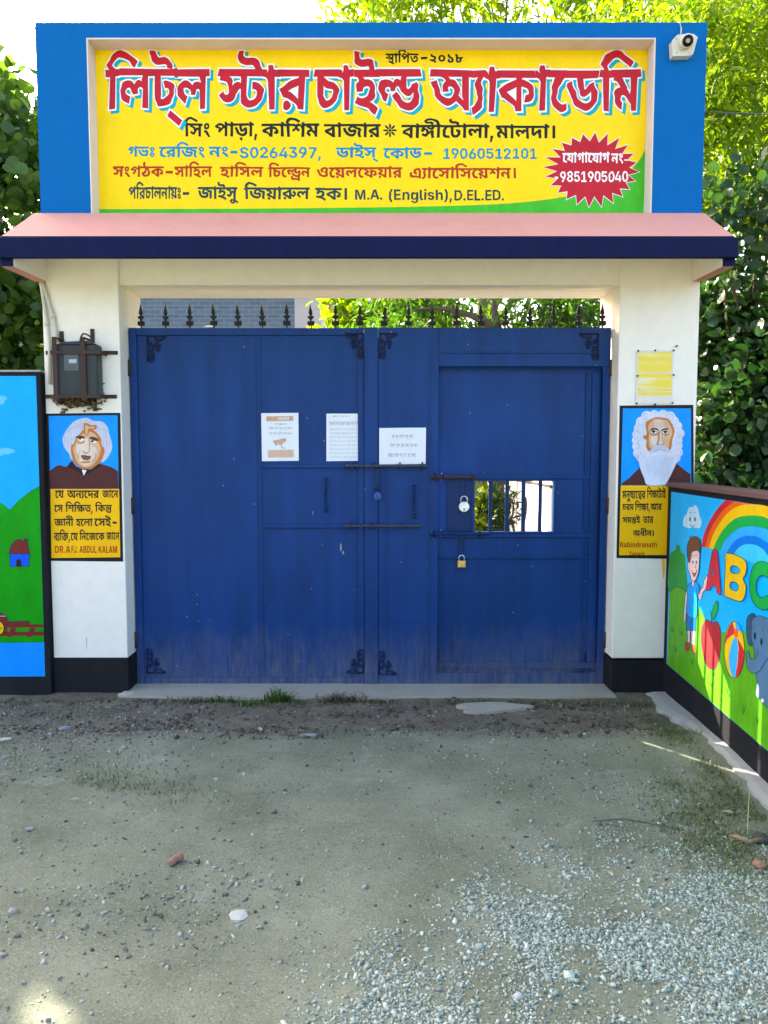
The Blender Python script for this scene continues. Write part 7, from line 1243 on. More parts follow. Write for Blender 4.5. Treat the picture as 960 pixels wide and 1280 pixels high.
def conduit(pts, label):
    w = MB(); P3 = [A(px, py, YF - 0.013) for px, py in pts]
    w.tube([(p.x, YF - 0.013, p.z) for p in P3], 0.0105, PIPE, 12)
    k = len(P3) // 2; p = P3[k]; d = (P3[k] - P3[k - 1]).normalized(); w.tube([p - d * 0.02, p + d * 0.02], 0.0135, PIPE, 12)
    return tag(w.build('conduit_pipe'), label, 'pipe', 'cream conduit pipes above the meter')
conduit([(50.5, 349), (53, 365), (56, 385), (58.5, 403), (60.5, 420), (62, 436), (62.5, 480)], 'outer cream conduit pipe running down the edge of the left pillar behind the meter')
conduit([(53.5, 352), (58, 368), (62, 382), (66, 394), (68, 402), (70, 414), (72, 428)], 'inner cream conduit pipe with a bend, entering the top of the meter box')

# ------------------------------------------------------------------ security camera and cables
CAMW = paint('camera_shell', (0.62, 0.59, 0.46), 0.4, 0.05); GLS = paint('camera_glass', (0.17, 0.15, 0.13), 0.12, 0.05, 0.7)
p = A(853, 60, YF); cm = empty('security_camera', (p.x, YF, p.z), 'small white security camera with a black ringed lens on the blue parapet corner', 'camera')
w = MB()
loop = [(839.5, 72), (840, 53), (846, 44.5), (865.5, 44), (867, 48), (865.5, 69), (862, 71)]
lp = [A(x, y, YF - 0.03) for x, y in loop]
w.prism([(q_.x, q_.z) for q_ in lp], YF - 0.045, YF - 0.0005, CAMW, 'y'); bmesh.ops.bevel(w.bm, geom=list(w.bm.edges), offset=0.003, segments=2, affect='EDGES'); w.build('mount_box', cm)
w = MB(); b0 = A(857.5, 52, YF - 0.05); dr = Vector((-0.12, -1, -0.35)).normalized(); base = Vector((b0.x, YF - 0.044, b0.z)) 
w.cyl(base, dr, 0.038, 0.05, CAMW, 28, 0.006); w.build('camera_head', cm)
w = MB(); f_ = base + dr * 0.0495; w.tube([f_, f_ + dr * 0.006, f_ + dr * 0.0061, f_ + dr * 0.002], [0.030, 0.030, 0.022, 0.020], INK, 28); w.build('lens_ring', cm)
w = MB(); w.cyl(f_ + dr * 0.0025, dr, 0.0205, 0.003, GLS, 24, 0.001); w.cyl(f_ + dr * 0.0056, dr, 0.012, 0.0015, metal('lens_metal', (0.35, 0.32, 0.28), 0.4), 20); w.build('lens', cm)
w = MB()
for px, py in ((845.5, 66), (862, 67), (846, 48.5), (852, 63)): a0 = A(px, py, YF - 0.046); w = MB(); w.cyl((a0.x, YF - 0.0445, a0.z), (0, -1, 0), 0.0028, 0.002, RUST, 8); w.build('screw', cm)
pass
w = MB(); a0 = A(850, 44, YF - 0.012); w.tube([(a0.x, YF - 0.02, a0.z - 0.005), (a0.x + 0.003, YF - 0.022, a0.z + 0.03), (a0.x - 0.004, YF - 0.012, a0.z + 0.075), (a0.x, YF + 0.02, ZP + 0.01)], 0.004, CAMW, 8); w.build('camera_lead', cm)
CAB = paint('cable', (0.10, 0.10, 0.11), 0.5)
w = MB(); e0 = Vector((XL + 0.012, 0.02, onY(46, 56, 0.02).z)); e1 = onY(-60, -10, 0.9)
w.tube([e0 + (e1 - e0) * t + Vector((0, 0, 0.20 * 4 * t * (1 - t) * 0.6)) for t in [k / 16 for k in range(17)]], 0.005, CAB, 6)
tag(w.build('overhead_cable'), 'thin cable curving up to the left from the parapet edge against the sky', 'cable')
w = MB(); e0 = Vector((XR - 0.006, 0.05, onY(883, 139, 0.05).z)); e1 = onY(1150, 139, 0.25)
w.tube([e0 + (e1 - e0) * t - Vector((0, 0, 0.02 * 4 * t * (1 - t))) for t in [k / 12 for k in range(13)]], 0.004, CAB, 6)
tag(w.build('overhead_cable'), 'thin level cable leaving the right side of the parapet across the leaves', 'cable')

# ------------------------------------------------------------------ foliage
LEAF_ROUND = (np.array([(0, 0, 0), (-.30, .18, .05), (-.42, .48, .07), (-.26, .80, .02), (0, 1, -.10), (.26, .80, .02), (.42, .48, .07), (.30, .18, .05), (0, .45, -.03)]),
              np.array([(8, i, i + 1) for i in range(7)] + [(8, 7, 0)]))
LEAF_LONG = (np.array([(0, 0, 0), (-.13, .30, .03), (-.12, .65, .02), (0, 1, -.12), (.12, .65, .02), (.13, .30, .03), (0, .45, -.02)]),
             np.array([(6, i, i + 1) for i in range(5)] + [(6, 5, 0)]))
def leaves(P, size, shape, up=0.6, out=None, seed=0, droop=0.3, tint_c=0.0):
    """many separate leaf blades: positions -> vertices, faces, tint"""
    r = np.random.default_rng(seed); n = len(P); V, F_ = shape
    d = r.normal(size=(n, 3)); d[:, 2] -= droop
    if out is not None: d += out * 0.8
    d /= np.linalg.norm(d, axis=1, keepdims=True)
    nrm = r.normal(size=(n, 3)) * 0.75; nrm[:, 2] += up
    nrm -= d * (nrm * d).sum(1, keepdims=True); nrm /= np.linalg.norm(nrm, axis=1, keepdims=True)
    sx = np.cross(d, nrm); sz = size * r.uniform(0.45, 1.4, n)
    VV = P[:, None, :] + (sx[:, None, :] * V[None, :, 0:1] + d[:, None, :] * V[None, :, 1:2] + nrm[:, None, :] * V[None, :, 2:3]) * sz[:, None, None]
    FF = F_[None] + (np.arange(n) * len(V))[:, None, None]
    t = np.clip(r.beta(1.6, 2.2, n) + tint_c, 0, 1)
    return VV.reshape(-1, 3), FF.reshape(-1, 3), np.repeat(t, len(V))
def sprays(clumps, per, spread, seed):
    """leaf positions in small twig clusters scattered through crown lobes: (x, y, z, rx, ry, rz, clusters)"""
    r = np.random.default_rng(seed); out, ctr, tn = [], [], []
    for cx, cy, cz, rx, ry, rz, k in clumps:
        u = r.normal(size=(k, 3)); u /= np.linalg.norm(u, axis=1, keepdims=True)
        c = np.array([cx, cy, cz]) + u * (r.uniform(0.25, 1, k) ** 0.45)[:, None] * np.array([rx, ry, rz])
        o = r.normal(size=(k, per, 3)) * spread * np.array([1, 1, 0.6])
        out.append((c[:, None] + o).reshape(-1, 3)); ctr.append(np.repeat(u, per, 0)); tn.append(np.repeat(r.normal(size=k) * 0.18, per))
    return np.concatenate(out), np.concatenate(ctr), np.concatenate(tn)
BARK = plaster('bark', (0.13, 0.095, 0.065), (0.5, 0.5, 0.45), 0.8)
def crown(parent, name, clumps, per, spread, size, shape, mat, seed, keep=None, up=0.6, droop=0.3):
    P, U, T = sprays(clumps, per, spread, seed)
    if keep is not None: k = keep(P); P, U, T = P[k], U[k], T[k]
    V, F_, t = leaves(P, size, shape, up, U, seed + 1, droop)
    t = np.clip(t + np.repeat(T, len(shape[0])), 0, 1)
    return np_mesh(name, V, F_, mat, t, parent)
def trunk(parent, base, top, r0, r1, limbs, seed, name='trunk'):
    q = MB(); r_ = random.Random(seed); b_, t_ = Vector(base), Vector(top)
    pts = [b_.lerp(t_, k / 8) + Vector((r_.uniform(-1, 1), r_.uniform(-1, 1), 0)) * 0.05 * (0 < k < 8) for k in range(9)]
    q.tube(pts, [r0 * 1.25] + [r0 + (r1 - r0) * k / 8 for k in range(1, 9)], BARK, 12)
    for e_ in limbs:
        e_ = Vector(e_); s_ = pts[r_.randint(4, 8)]; mid = s_.lerp(e_, 0.5) + Vector((r_.uniform(-.2, .2), r_.uniform(-.2, .2), 0.15))
        q.tube(cr3([s_, mid, e_]), [r1 * 0.8 + (0.012 - r1 * 0.8) * k / 12 for k in range(13)], BARK, 8)
    return q.build(name, parent)
def cr3(p): return [p[0] * (1 - t) ** 2 + p[1] * 2 * t * (1 - t) + p[2] * t * t for t in [k / 12 for k in range(13)]]
LF1 = leaf_mat('leaf_glossy', (0.055, 0.12, 0.018), (0.19, 0.30, 0.055), 0.5)
LF2 = leaf_mat('leaf_creeper', (0.016, 0.052, 0.016), (0.060, 0.125, 0.028), 0.35, 0.36)
LF3 = leaf_mat('leaf_feathery', (0.09, 0.18, 0.006), (0.32, 0.40, 0.010), 0.62, 0.5, (1.1, 1.15, 0.25))
LF4 = leaf_mat('leaf_far', (0.035, 0.095, 0.010), (0.12, 0.21, 0.018), 0.5, 0.5)

LF5 = leaf_mat('leaf_sunlit_yellow', (0.16, 0.24, 0.012), (0.42, 0.42, 0.05), 0.55, 0.5, (1.1, 1.1, 0.4))  # yellow brightness of sunlit leaves put into the base colour
sun_np = np.array(SUN_DIR)
def clear_of(beams):
    """leave the openings that the real sunbeams come through"""
    def k(P):
        ok = np.ones(len(P), bool)
        for (px, py, pz), rad in beams:
            v = P - np.array([px, py, pz]); a = v @ sun_np
            ok &= np.linalg.norm(v - a[:, None] * sun_np, axis=1) > rad
        return ok & (P[:, 2] > 0.05)
    return k
spot = onZ(62, 1262)
t1 = empty('broadleaf_tree', (-4.2, 2.2, 0), 'dense tree with round glossy leaves rising behind the left boundary wall', 'tree')
cl = [(-2.95, 1.6, 3.45, 0.60, 0.55, 0.95, 190), (-2.75, 1.6, 2.35, 0.5, 0.6, 0.8, 170), (-3.6, 1.4, 2.6, 0.8, 0.8, 0.9, 300), (-3.9, 1.7, 4.1, 0.9, 0.9, 0.8, 300), (-4.7, 1.8, 3.0, 0.9, 1.0, 1.1, 300), (-5.6, 1.8, 3.6, 1.0, 1.0, 1.3, 300), (-5.4, 1.6, 2.2, 1.0, 0.9, 0.8, 240), (-6.6, 1.8, 2.8, 0.9, 0.9, 1.2, 200), (-2.8, 2.0, 1.3, 0.5, 0.6, 0.7, 140), (-4.4, 2.2, 1.4, 1.3, 0.6, 0.8, 200), (-4.9, 1.9, 4.7, 1.2, 0.9, 0.6, 260)]
over = [(-2.4, 1.9, 3.75, 0.6, 0.3, 0.36, 130), (-1.7, 1.85, 3.8, 0.6, 0.3, 0.34, 130), (-0.9, 1.8, 3.75, 0.6, 0.3, 0.34, 130), (-0.2, 1.8, 3.7, 0.5, 0.3, 0.3, 90)]      # boughs added out of view to block sun through the gap above the gate
lim = lambda f: (lambda P: f(P) & ((P[:, 0] < -2.28 + 0.10 * np.sin(P[:, 2] * 5)) | ((P[:, 1] > 1.4) & (P[:, 2] > 3.2) & (P[:, 2] < 4.35))) & (P[:, 1] > 0.12))
crown(t1, 'crown', cl + over, 13, 0.10, 0.105, LEAF_ROUND, LF1, 31, lim(clear_of([((spot.x, spot.y, 0), 0.10)])))
trunk(t1, (-4.2, 2.2, -0.3), (-4.1, 2.0, 2.6), 0.14, 0.08, [(-3.0, 1.6, 3.6), (-3.6, 1.5, 2.7), (-5.4, 1.8, 3.5), (-3.9, 1.8, 4.3), (-5.2, 1.8, 4.6), (-6.3, 1.9, 2.9), (-2.2, 1.9, 3.7), (-0.4, 1.8, 3.75)], 3)

t2 = empty('leafy_creeper', (2.9, 0.9, 0), 'wall of dark heart shaped creeper leaves climbing behind the right mural wall', 'creeper')
cl = []
r_ = random.Random(8)
for i in range(64):
    cl.append((r_.uniform(2.1, 4.6), r_.uniform(0.25, 1.0), r_.uniform(0.3, 2.95), 0.42, 0.26, 0.40, 54))
for i in range(30): cl.append((r_.uniform(2.0, 4.4), r_.uniform(-1.6, 0.3), r_.uniform(0.3, 1.15), 0.3, 0.35, 0.35, 24))
lim2 = lambda P: (P[:, 2] > 0.02) & (P[:, 0] > 2.0 + 0.06 * np.sin(P[:, 2] * 7)) & ((P[:, 0] > 2.02))
crown(t2, 'foliage', cl, 12, 0.08, 0.074, LEAF_ROUND, LF2, 41, lim2)
q = MB()
for i in range(34):
    x, y = r_.uniform(2.2, 4.2), r_.uniform(0.35, 0.9); z = -0.1; pts = []
    for k in range(10): pts.append((x, y, z)); x += r_.uniform(-.12, .12); y += r_.uniform(-.06, .06); z += 0.38
    q.tube(pts, [0.012] * 9 + [0.005], BARK, 6)
q.build('vine_stems', t2)

t3 = empty('feathery_tree', (3.0, 3.4, 0), 'tall tree with bright yellow green feathery leaves at the upper right', 'tree')
cl = []
for i in range(40): cl.append((r_.uniform(1.9, 5.6), r_.uniform(1.3, 2.3), r_.uniform(3.6, 6.6), 0.5, 0.4, 0.28, 16))
for i in range(34): cl.append((r_.uniform(2.05, 3.3), r_.uniform(0.7, 1.2), r_.uniform(3.0, 4.7), 0.32, 0.2, 0.22, 16))
def fronds(P): return (P[:, 0] > 1.99) | (P[:, 1] > 1.2)
crown(t3, 'crown', cl, 15, 0.11, 0.095, LEAF_LONG, LF3, 51, fronds, 1.1, 0.5)
trunk(t3, (3.0, 3.4, -0.3), (3.1, 3.1, 4.2), 0.13, 0.07, [(2.4, 2.4, 5.2), (4.2, 2.6, 5.4), (3.2, 2.6, 6.2), (4.8, 2.8, 4.6), (2.5, 1.2, 4.1)], 5)

t4 = empty('roadside_tree', (1.6, 9.4, 0), 'tall airy sunlit tree showing above the blue parapet', 'tree')
cl = []
for i in range(95): cl.append((r_.uniform(-0.5, 7.5), r_.uniform(8.2, 10.6), r_.uniform(6.6, 11.0), 0.9, 0.8, 0.5, 17))
crown(t4, 'crown', cl, 14, 0.22, 0.22, LEAF_LONG, LF3, 61, lambda P: P[:, 0] > -1.1 + 0.5 * np.sin(P[:, 2] * 3), 1.0, 0.5)
trunk(t4, (1.6, 9.4, -0.3), (2.0, 9.4, 7.0), 0.18, 0.10, [(0.2, 9.2, 8.6), (3.4, 9.4, 9.2), (5.4, 9.6, 8.6), (2.2, 9.4, 9.8), (6.4, 9.4, 8.0)], 6)

t5 = empty('garden_tree', (1.42, 4.3, 0), 'garden tree with a bare pale trunk seen through the barred hatch', 'tree')
cl = []
for i in range(46): cl.append((r_.uniform(-0.2, 4.2), r_.uniform(4.2, 6.0), r_.uniform(2.2, 3.7), 0.45, 0.4, 0.35, 22))
crown(t5, 'crown', cl, 12, 0.14, 0.15, LEAF_LONG, LF4, 71, lambda P: (P[:, 2] > 1.9), 0.8, 0.5)
trunk(t5, (1.42, 4.3, -0.3), (1.36, 4.5, 2.9), 0.11, 0.07, [(0.4, 4.8, 3.2), (2.6, 4.8, 3.3), (3.4, 5.2, 3.0), (1.4, 5.0, 3.6)], 7)
t6 = empty('garden_shrub', (0.75, 3.3, 0), 'sunlit yellow green shrub seen through the left side of the barred hatch', 'shrub')
cl = [(0.80, 3.3, 0.95, 0.26, 0.3, 0.5, 40), (0.85, 3.5, 0.55, 0.3, 0.3, 0.4, 36), (0.5, 3.4, 0.8, 0.3, 0.3, 0.5, 36)]
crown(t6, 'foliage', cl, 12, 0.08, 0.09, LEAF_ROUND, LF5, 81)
trunk(t6, (0.7, 3.35, -0.2), (0.66, 3.35, 0.9), 0.03, 0.015, [(0.5, 3.3, 1.2), (0.85, 3.4, 1.1), (0.4, 3.4, 1.0)], 8, 'stem')
t7 = empty('garden_shrub', (1.62, 3.5, 0), 'dark low shrub at the foot of the bare trunk behind the barred hatch', 'shrub')
crown(t7, 'foliage', [(1.22, 3.6, 0.72, 0.24, 0.2, 0.34, 50), (1.1, 3.6, 0.6, 0.2, 0.2, 0.3, 30)], 12, 0.07, 0.10, LEAF_LONG, LF2, 91)
trunk(t7, (1.4, 3.6, -0.2), (1.4, 3.6, 0.7), 0.025, 0.012, [(1.3, 3.6, 0.95), (1.55, 3.6, 0.95)], 9, 'stem')
t8 = empty('garden_shrub', (-1.0, 6.6, 0), 'bright leafy shrub beside the slate grey house, seen above the left gate leaf', 'shrub')
crown(t8, 'foliage', [(-0.4, 6.8, 3.0, 0.65, 0.5, 0.8, 120), (-0.1, 6.8, 2.0, 0.8, 0.5, 0.9, 120), (0.5, 6.9, 3.2, 0.6, 0.5, 0.7, 90)], 12, 0.13, 0.15, LEAF_ROUND, LF3, 95)
trunk(t8, (-0.2, 6.8, -0.2), (-0.2, 6.8, 2.6), 0.06, 0.03, [(-0.5, 6.8, 3.2), (0.4, 6.9, 3.3)], 10, 'stem')

# ------------------------------------------------------------------ buildings behind the gate
m, nt, N, L, P = new_mat('slate_brick')
bt = N.new('ShaderNodeTexBrick'); tc = N.new('ShaderNodeTexCoord'); mp = N.new('ShaderNodeMapping'); mp.inputs['Rotation'].default_value = (math.pi / 2, 0, 0)
L.new(tc.outputs['Object'], mp.inputs[0]); L.new(mp.outputs[0], bt.inputs[0])
bt.inputs['Color1'].default_value = rgb((0.085, 0.12, 0.165)); bt.inputs['Color2'].default_value = rgb((0.12, 0.155, 0.20)); bt.inputs['Mortar'].default_value = rgb((0.20, 0.225, 0.26))
bt.inputs['Scale'].default_value = 2.6; bt.inputs['Mortar Size'].default_value = 0.018; bt.inputs['Brick Width'].default_value = 0.7; bt.inputs['Row Height'].default_value = 0.24
L.new(bt.outputs[0], P.inputs['Base Color']); P.inputs['Roughness'].default_value = 0.7
SLATE = m
hs = empty('brick_house', (-5.6, 14, 0), 'blue grey brick house standing behind the left half of the gate', 'house')
q = MB(); q.box(-10.0, -1.92, 12.0, 16.0, -0.3, 4.95, SLATE); q.build('wall', hs)
q = MB(); q.box(-1.9195, -1.34, 11.96, 16.0, -0.3, 4.95, plaster('pale_quoin', (0.50, 0.46, 0.45))); q.build('corner_pier', hs)
q = MB(); q.box(-10.3, -1.2, 11.8, 16.3, 4.9505, 5.06, CONCL, 0.01); q.build('roof_slab', hs)
q = MB(); q.box(-6.2, -5.0, 11.985, 12.05, 1.1, 2.5, paint('window_dark', (0.03, 0.035, 0.04), 0.15)); q.build('window', hs)
sh = empty('whitewashed_shed', (4.2, 6.8, 0), 'whitewashed shed with a pale pink wall seen through the right side of the barred hatch', 'shed')
SX = 2.2
q = MB(); q.box(SX, 6.4, 5.1, 8.6, -0.3, 2.1, plaster('pink_whitewash', (0.84, 0.70, 0.62))); q.build('wall', sh)
q = MB(); q.box(SX - 0.1, 6.6, 5.0, 8.8, 2.1005, 2.2, CONCL, 0.01); q.build('roof_slab', sh)
q = MB(); q.box(SX - 0.026, SX - 0.0005, 5.15, 7.7, 0.25, 0.98, paint('white_sheet', (0.86, 0.86, 0.88), 0.4, 0.02)); q.build('white_panel', sh)
q = MB(); q.box(SX - 0.03, SX - 0.0005, 5.15, 7.75, 0.9805, 1.02, BRN); q.box(SX - 0.03, SX - 0.0005, 7.7005, 7.75, 0.25, 0.98, BRN); q.build('panel_frame', sh)

# ------------------------------------------------------------------ gravel, loose stones and litter
IV = np.array([(x, y, z) for x in (-0.75, 0.75) for y in (-0.75, 0.75) for z in (-0.75, 0.75)])
IF = np.array([(0, 1, 3), (0, 3, 2), (4, 6, 7), (4, 7, 5), (0, 4, 5), (0, 5, 1), (2, 3, 7), (2, 7, 6), (0, 2, 6), (0, 6, 4), (1, 5, 7), (1, 7, 3)])      # broken chips: a jittered block
def stones(X, Y, size, seed, flat=0.55):
    r = np.random.default_rng(seed); n = len(X)
    S = np.stack([size * r.uniform(0.6, 1.3, n), size * r.uniform(0.5, 1.0, n), size * r.uniform(0.35, 0.8, n) * flat / 0.55], -1)
    V = IV[None] * (1 + r.normal(size=(n, len(IV), 3)) * 0.32) * S[:, None]
    a, b_, c = r.uniform(0, 6.28, n), r.normal(size=n) * 0.35, r.normal(size=n) * 0.35
    ca, sa = np.cos(a), np.sin(a)
    V[..., 2] += V[..., 0] * b_[:, None] + V[..., 1] * c[:, None] * 0.6
    x = V[..., 0] * ca[:, None] - V[..., 1] * sa[:, None]; y = V[..., 0] * sa[:, None] + V[..., 1] * ca[:, None]
    z = V[..., 2] + (gz(X, Y) + S[:, 2] * 0.25)[:, None]
    VV = np.stack([x + X[:, None], y + Y[:, None], z], -1).reshape(-1, 3)
    FF = (IF[None] + (np.arange(n) * len(IV))[:, None, None]).reshape(-1, 3)
    return VV, FF, np.repeat(np.clip(r.normal(0.5, 0.30, n), 0, 1), len(IV))
edge = [onZ(px, py) for px, py in ((120, 1310), (240, 1275), (330, 1235), (430, 1180), (520, 1140), (620, 1095), (700, 1060), (800, 1030), (900, 1040), (960, 1050))]
ex, ey = np.array([p.x for p in edge]), np.array([p.y for p in edge])
o_ = np.argsort(ex)
n = 700000
X = RNG.uniform(-2.2, 1.7, n); Y = RNG.uniform(-3.55, -1.0, n)
lim_y = np.interp(X, ex[o_], ey[o_])
nz = fbm(X * 2.4, Y * 2.4, 31, 3); nz2 = fbm(X * 7, Y * 7, 37, 3)
dens = smooth01((lim_y - Y + 0.22 + (nz - 0.5) * 0.8) / 0.75) * (0.16 + 0.88 * smooth01((nz2 - 0.24) / 0.22)) * (0.15 + 0.85 * smooth01((fbm(X * 3.3 + 9, Y * 3.3, 55, 3) - 0.27) / 0.16))
wall_x = 1.715 + (Y + 0.1665) * 0.052 - 0.17
k = (RNG.uniform(size=n) < dens * 0.42) & (X < wall_x)
GRAV = tint_mat('gravel', (0.17, 0.20, 0.155), (0.50, 0.55, 0.455))
X, Y = X[k], Y[k]
V, F_, T_ = stones(X, Y, RNG.gamma(2.2, 0.0010, len(X)) + 0.0018, 5)
tag(np_mesh('gravel', V, F_, GRAV, T_), kind='stuff')
n = 34000
X = RNG.uniform(-2.6, 1.7, n); Y = RNG.uniform(-3.5, -0.36, n)
nz = fbm(X * 1.6 + 3, Y * 1.6, 71, 4)
k = (RNG.uniform(size=n) < 0.12 + 0.75 * smooth01((nz - 0.44) / 0.2) * smooth01((-0.6 - Y) / 1.4) + 0.6 * smooth01((-0.7 - X) / 0.8) * smooth01((Y + 1.7) / 0.6) + 0.2 * smooth01((Y + 1.05) / 0.1) * smooth01((-0.75 - Y) / 0.1)) & (X < 1.715 + (Y + 0.1665) * 0.052 - 0.15)
X, Y = X[k], Y[k]
SCAT = tint_mat('loose_chips', (0.07, 0.07, 0.055), (0.40, 0.40, 0.34))
V, F_, T_ = stones(X, Y, RNG.gamma(1.8, 0.0014, len(X)) + 0.0017, 6)
tag(np_mesh('loose_chippings', V, F_, SCAT, T_), kind='stuff')
# fine clods along the worn edge by the sill
n = 9000
X = RNG.uniform(-2.5, 1.5, n); Y = RNG.uniform(-1.05, -0.30, n)
k = RNG.uniform(size=n) < 0.15 + 0.85 * smooth01((fbm(X * 5, Y * 9, 81, 3) - 0.45) / 0.15)
X, Y = X[k], Y[k]
V, F_, T_ = stones(X, Y, RNG.gamma(2.0, 0.0022, len(X)) + 0.0015, 8)
tag(np_mesh('soil_clods', V, F_, tint_mat('clod', (0.05, 0.040, 0.028), (0.17, 0.14, 0.10)), T_), kind='stuff')
def rock(name, px, py, sx, sy, sz, rot, mat, label, cat, seed, jit=0.10, sub=2):
    p = onZ(px, py); z = float(gz(p.x, p.y)); b_ = bmesh.new(); bmesh.ops.create_icosphere(b_, subdivisions=sub, radius=1)
    r2 = random.Random(seed)
    for v in b_.verts: v.co *= 1 + r2.uniform(-jit, jit)
    bmesh.ops.transform(b_, matrix=Matrix.Translation((p.x, p.y, z + sz * 0.35)) @ Matrix.Rotation(rot, 4, 'Z') @ Matrix.Diagonal((sx, sy, sz, 1)), verts=b_.verts)
    me = bpy.data.meshes.new(name); b_.to_mesh(me); b_.free(); me.materials.append(mat)
    o = bpy.data.objects.new(name, me); COL.objects.link(o); return tag(o, label, cat)
WST = plaster('white_stone', (0.42, 0.42, 0.37), (0.8, 0.8, 0.78), 0.4); GST = plaster('grey_stone', (0.26, 0.27, 0.26), (0.7, 0.7, 0.65), 0.4); BRI = plaster('brick_bit', (0.30, 0.16, 0.11), (0.6, 0.6, 0.6), 0.5); DST = plaster('dark_stone', (0.06, 0.06, 0.055), (0.6, 0.6, 0.6), 0.4)
rock('stone', 297, 1144, 0.028, 0.036, 0.006, 0.3, WST, 'flat white stone at the edge of the gravel, the largest pale stone on the road', 'stone', 1, 0.2)
rock('stone', 158, 861, 0.05, 0.03, 0.016, 0.2, CONC, 'pale lump of mortar at the foot of the left pillar by the sill', 'stone', 2, 0.2, 3)
rock('stone', 37, 1037, 0.016, 0.012, 0.008, 0.2, GST, 'grey pebble lying alone near the left edge of the road', 'stone', 3)
rock('stone', 6, 924, 0.035, 0.022, 0.008, 0.1, WST, 'whitish stone at the far left below the hill mural', 'stone', 4)
rock('stone', 80, 901, 0.035, 0.02, 0.015, 0.6, GST, 'small grey stone in front of the left pillar', 'stone', 5)
rock('stone', 386, 918, 0.05, 0.022, 0.007, 0.1, GST, 'flat grey stone in the dirt strip before the left gate leaf', 'stone', 6)
rock('stone', 648, 1248, 0.012, 0.012, 0.010, 0.1, WST, 'tiny cream pebble in a bare patch of the gravel at the bottom', 'stone', 7)
rock('brick_fragment', 949, 1082, 0.022, 0.028, 0.016, 0.4, BRI, 'reddish brick fragment near the right edge beside the grass', 'brick', 8)
rock('lump', 952, 1050, 0.035, 0.035, 0.02, 0.1, DST, 'dark rounded lump half hidden in grass at the right edge', 'lump', 9)
def stick(name, pts, r, mat, label, cat):
    q = MB(); q.tube([Vector((p.x, p.y, float(gz(p.x, p.y)) + (r if not isinstance(r, list) else r[0]) + dz)) for p, dz in [(onZ(px, py), dz) for px, py, dz in pts]], r, mat, 8); return tag(q.build(name), label, cat)
q = MB()
pa, pb = onZ(213.5, 1083.5), onZ(229, 1074.5)
za = float(gz(pa.x, pa.y)) + 0.014
ax = (pb - pa).normalized(); sd_ = Vector((-ax.y, ax.x, 0)); L_ = (pb - pa).length
q.tube([Vector((pa.x, pa.y, za)) + ax * L_ * t + sd_ * 0.008 * math.sin(t * 3.1) for t in [k / 8 for k in range(9)]], [0.008, 0.013, 0.014, 0.0135, 0.013, 0.014, 0.0145, 0.013, 0.008], BRI, 10)
tag(q.build('clay_fragment'), 'small reddish brown finger shaped clay piece lying alone on the bare road', 'fragment')
WOOD = plaster('dry_wood', (0.28, 0.19, 0.12), (0.6, 0.6, 0.55), 0.6)
stick('dry_stick', [(911, 1046, 0), (922, 1051, 0.012), (935, 1055, 0.004), (952, 1053, 0.01)], [0.006, 0.009, 0.010, 0.008], WOOD, 'short brown stick beside the dark lump at the right edge', 'stick')
stick('grass_stalk', [(934, 1045, 0), (935, 1025, 0.05), (936.5, 1008, 0.10)], [0.0016, 0.0014, 0.0008], paint('straw', (0.50, 0.46, 0.26), 0.6), 'pale dry upright stalk standing in the grass by the right wall', 'stalk')
stick('twig', [(740, 1027, 0), (780, 1024, 0.004), (812, 1030, 0.006), (850, 1036, 0)], [0.0012, 0.0018, 0.0016, 0.001], DST, 'thin dark twig lying across the gravel edge toward the right', 'twig')
stick('twig', [(128, 916, 0), (150, 920, 0.01), (160, 917, 0.006)], [0.003, 0.004, 0.002], WOOD, 'short brown twig in the dirt before the left pillar', 'twig')
LEAFD = plaster('dead_leaf', (0.42, 0.34, 0.18), (0.6, 0.6, 0.5), 0.6)
def dead_leaf(px, py, s_, rot, label):
    p = onZ(px, py); z = float(gz(p.x, p.y)) + 0.012; q = MB(); pts = []
    out = [(0, 0), (-.22, .3), (-.25, .6), (0, 1), (.25, .6), (.22, .3)]
    M = Matrix.Translation((p.x, p.y, z)) @ Matrix.Rotation(rot, 4, 'Z') @ Matrix.Scale(s_, 4)
    P3 = [M @ Vector((u, v, 0.18 * abs(u) * 2 + 0.1 * v * v)) for u, v in out]; c = M @ Vector((0, .5, 0.0))
    for i in range(6): q.face([c, P3[i], P3[(i + 1) % 6]], LEAFD)
    return tag(q.build('dead_leaf'), label, 'leaf')
dead_leaf(327, 913, 0.05, 0.5, 'yellowish dead leaf in the dirt strip before the left gate leaf')
dead_leaf(918, 1018, 0.05, 1.5, 'pale curled dead leaf in the grass under the right mural wall')
dead_leaf(100, 1000, 0.04, 2.2, 'cream dead leaf on the grassy left shoulder of the road')
dead_leaf(766, 1098, 0.03, 0.2, 'small yellow dead leaf on the gravel right of centre')

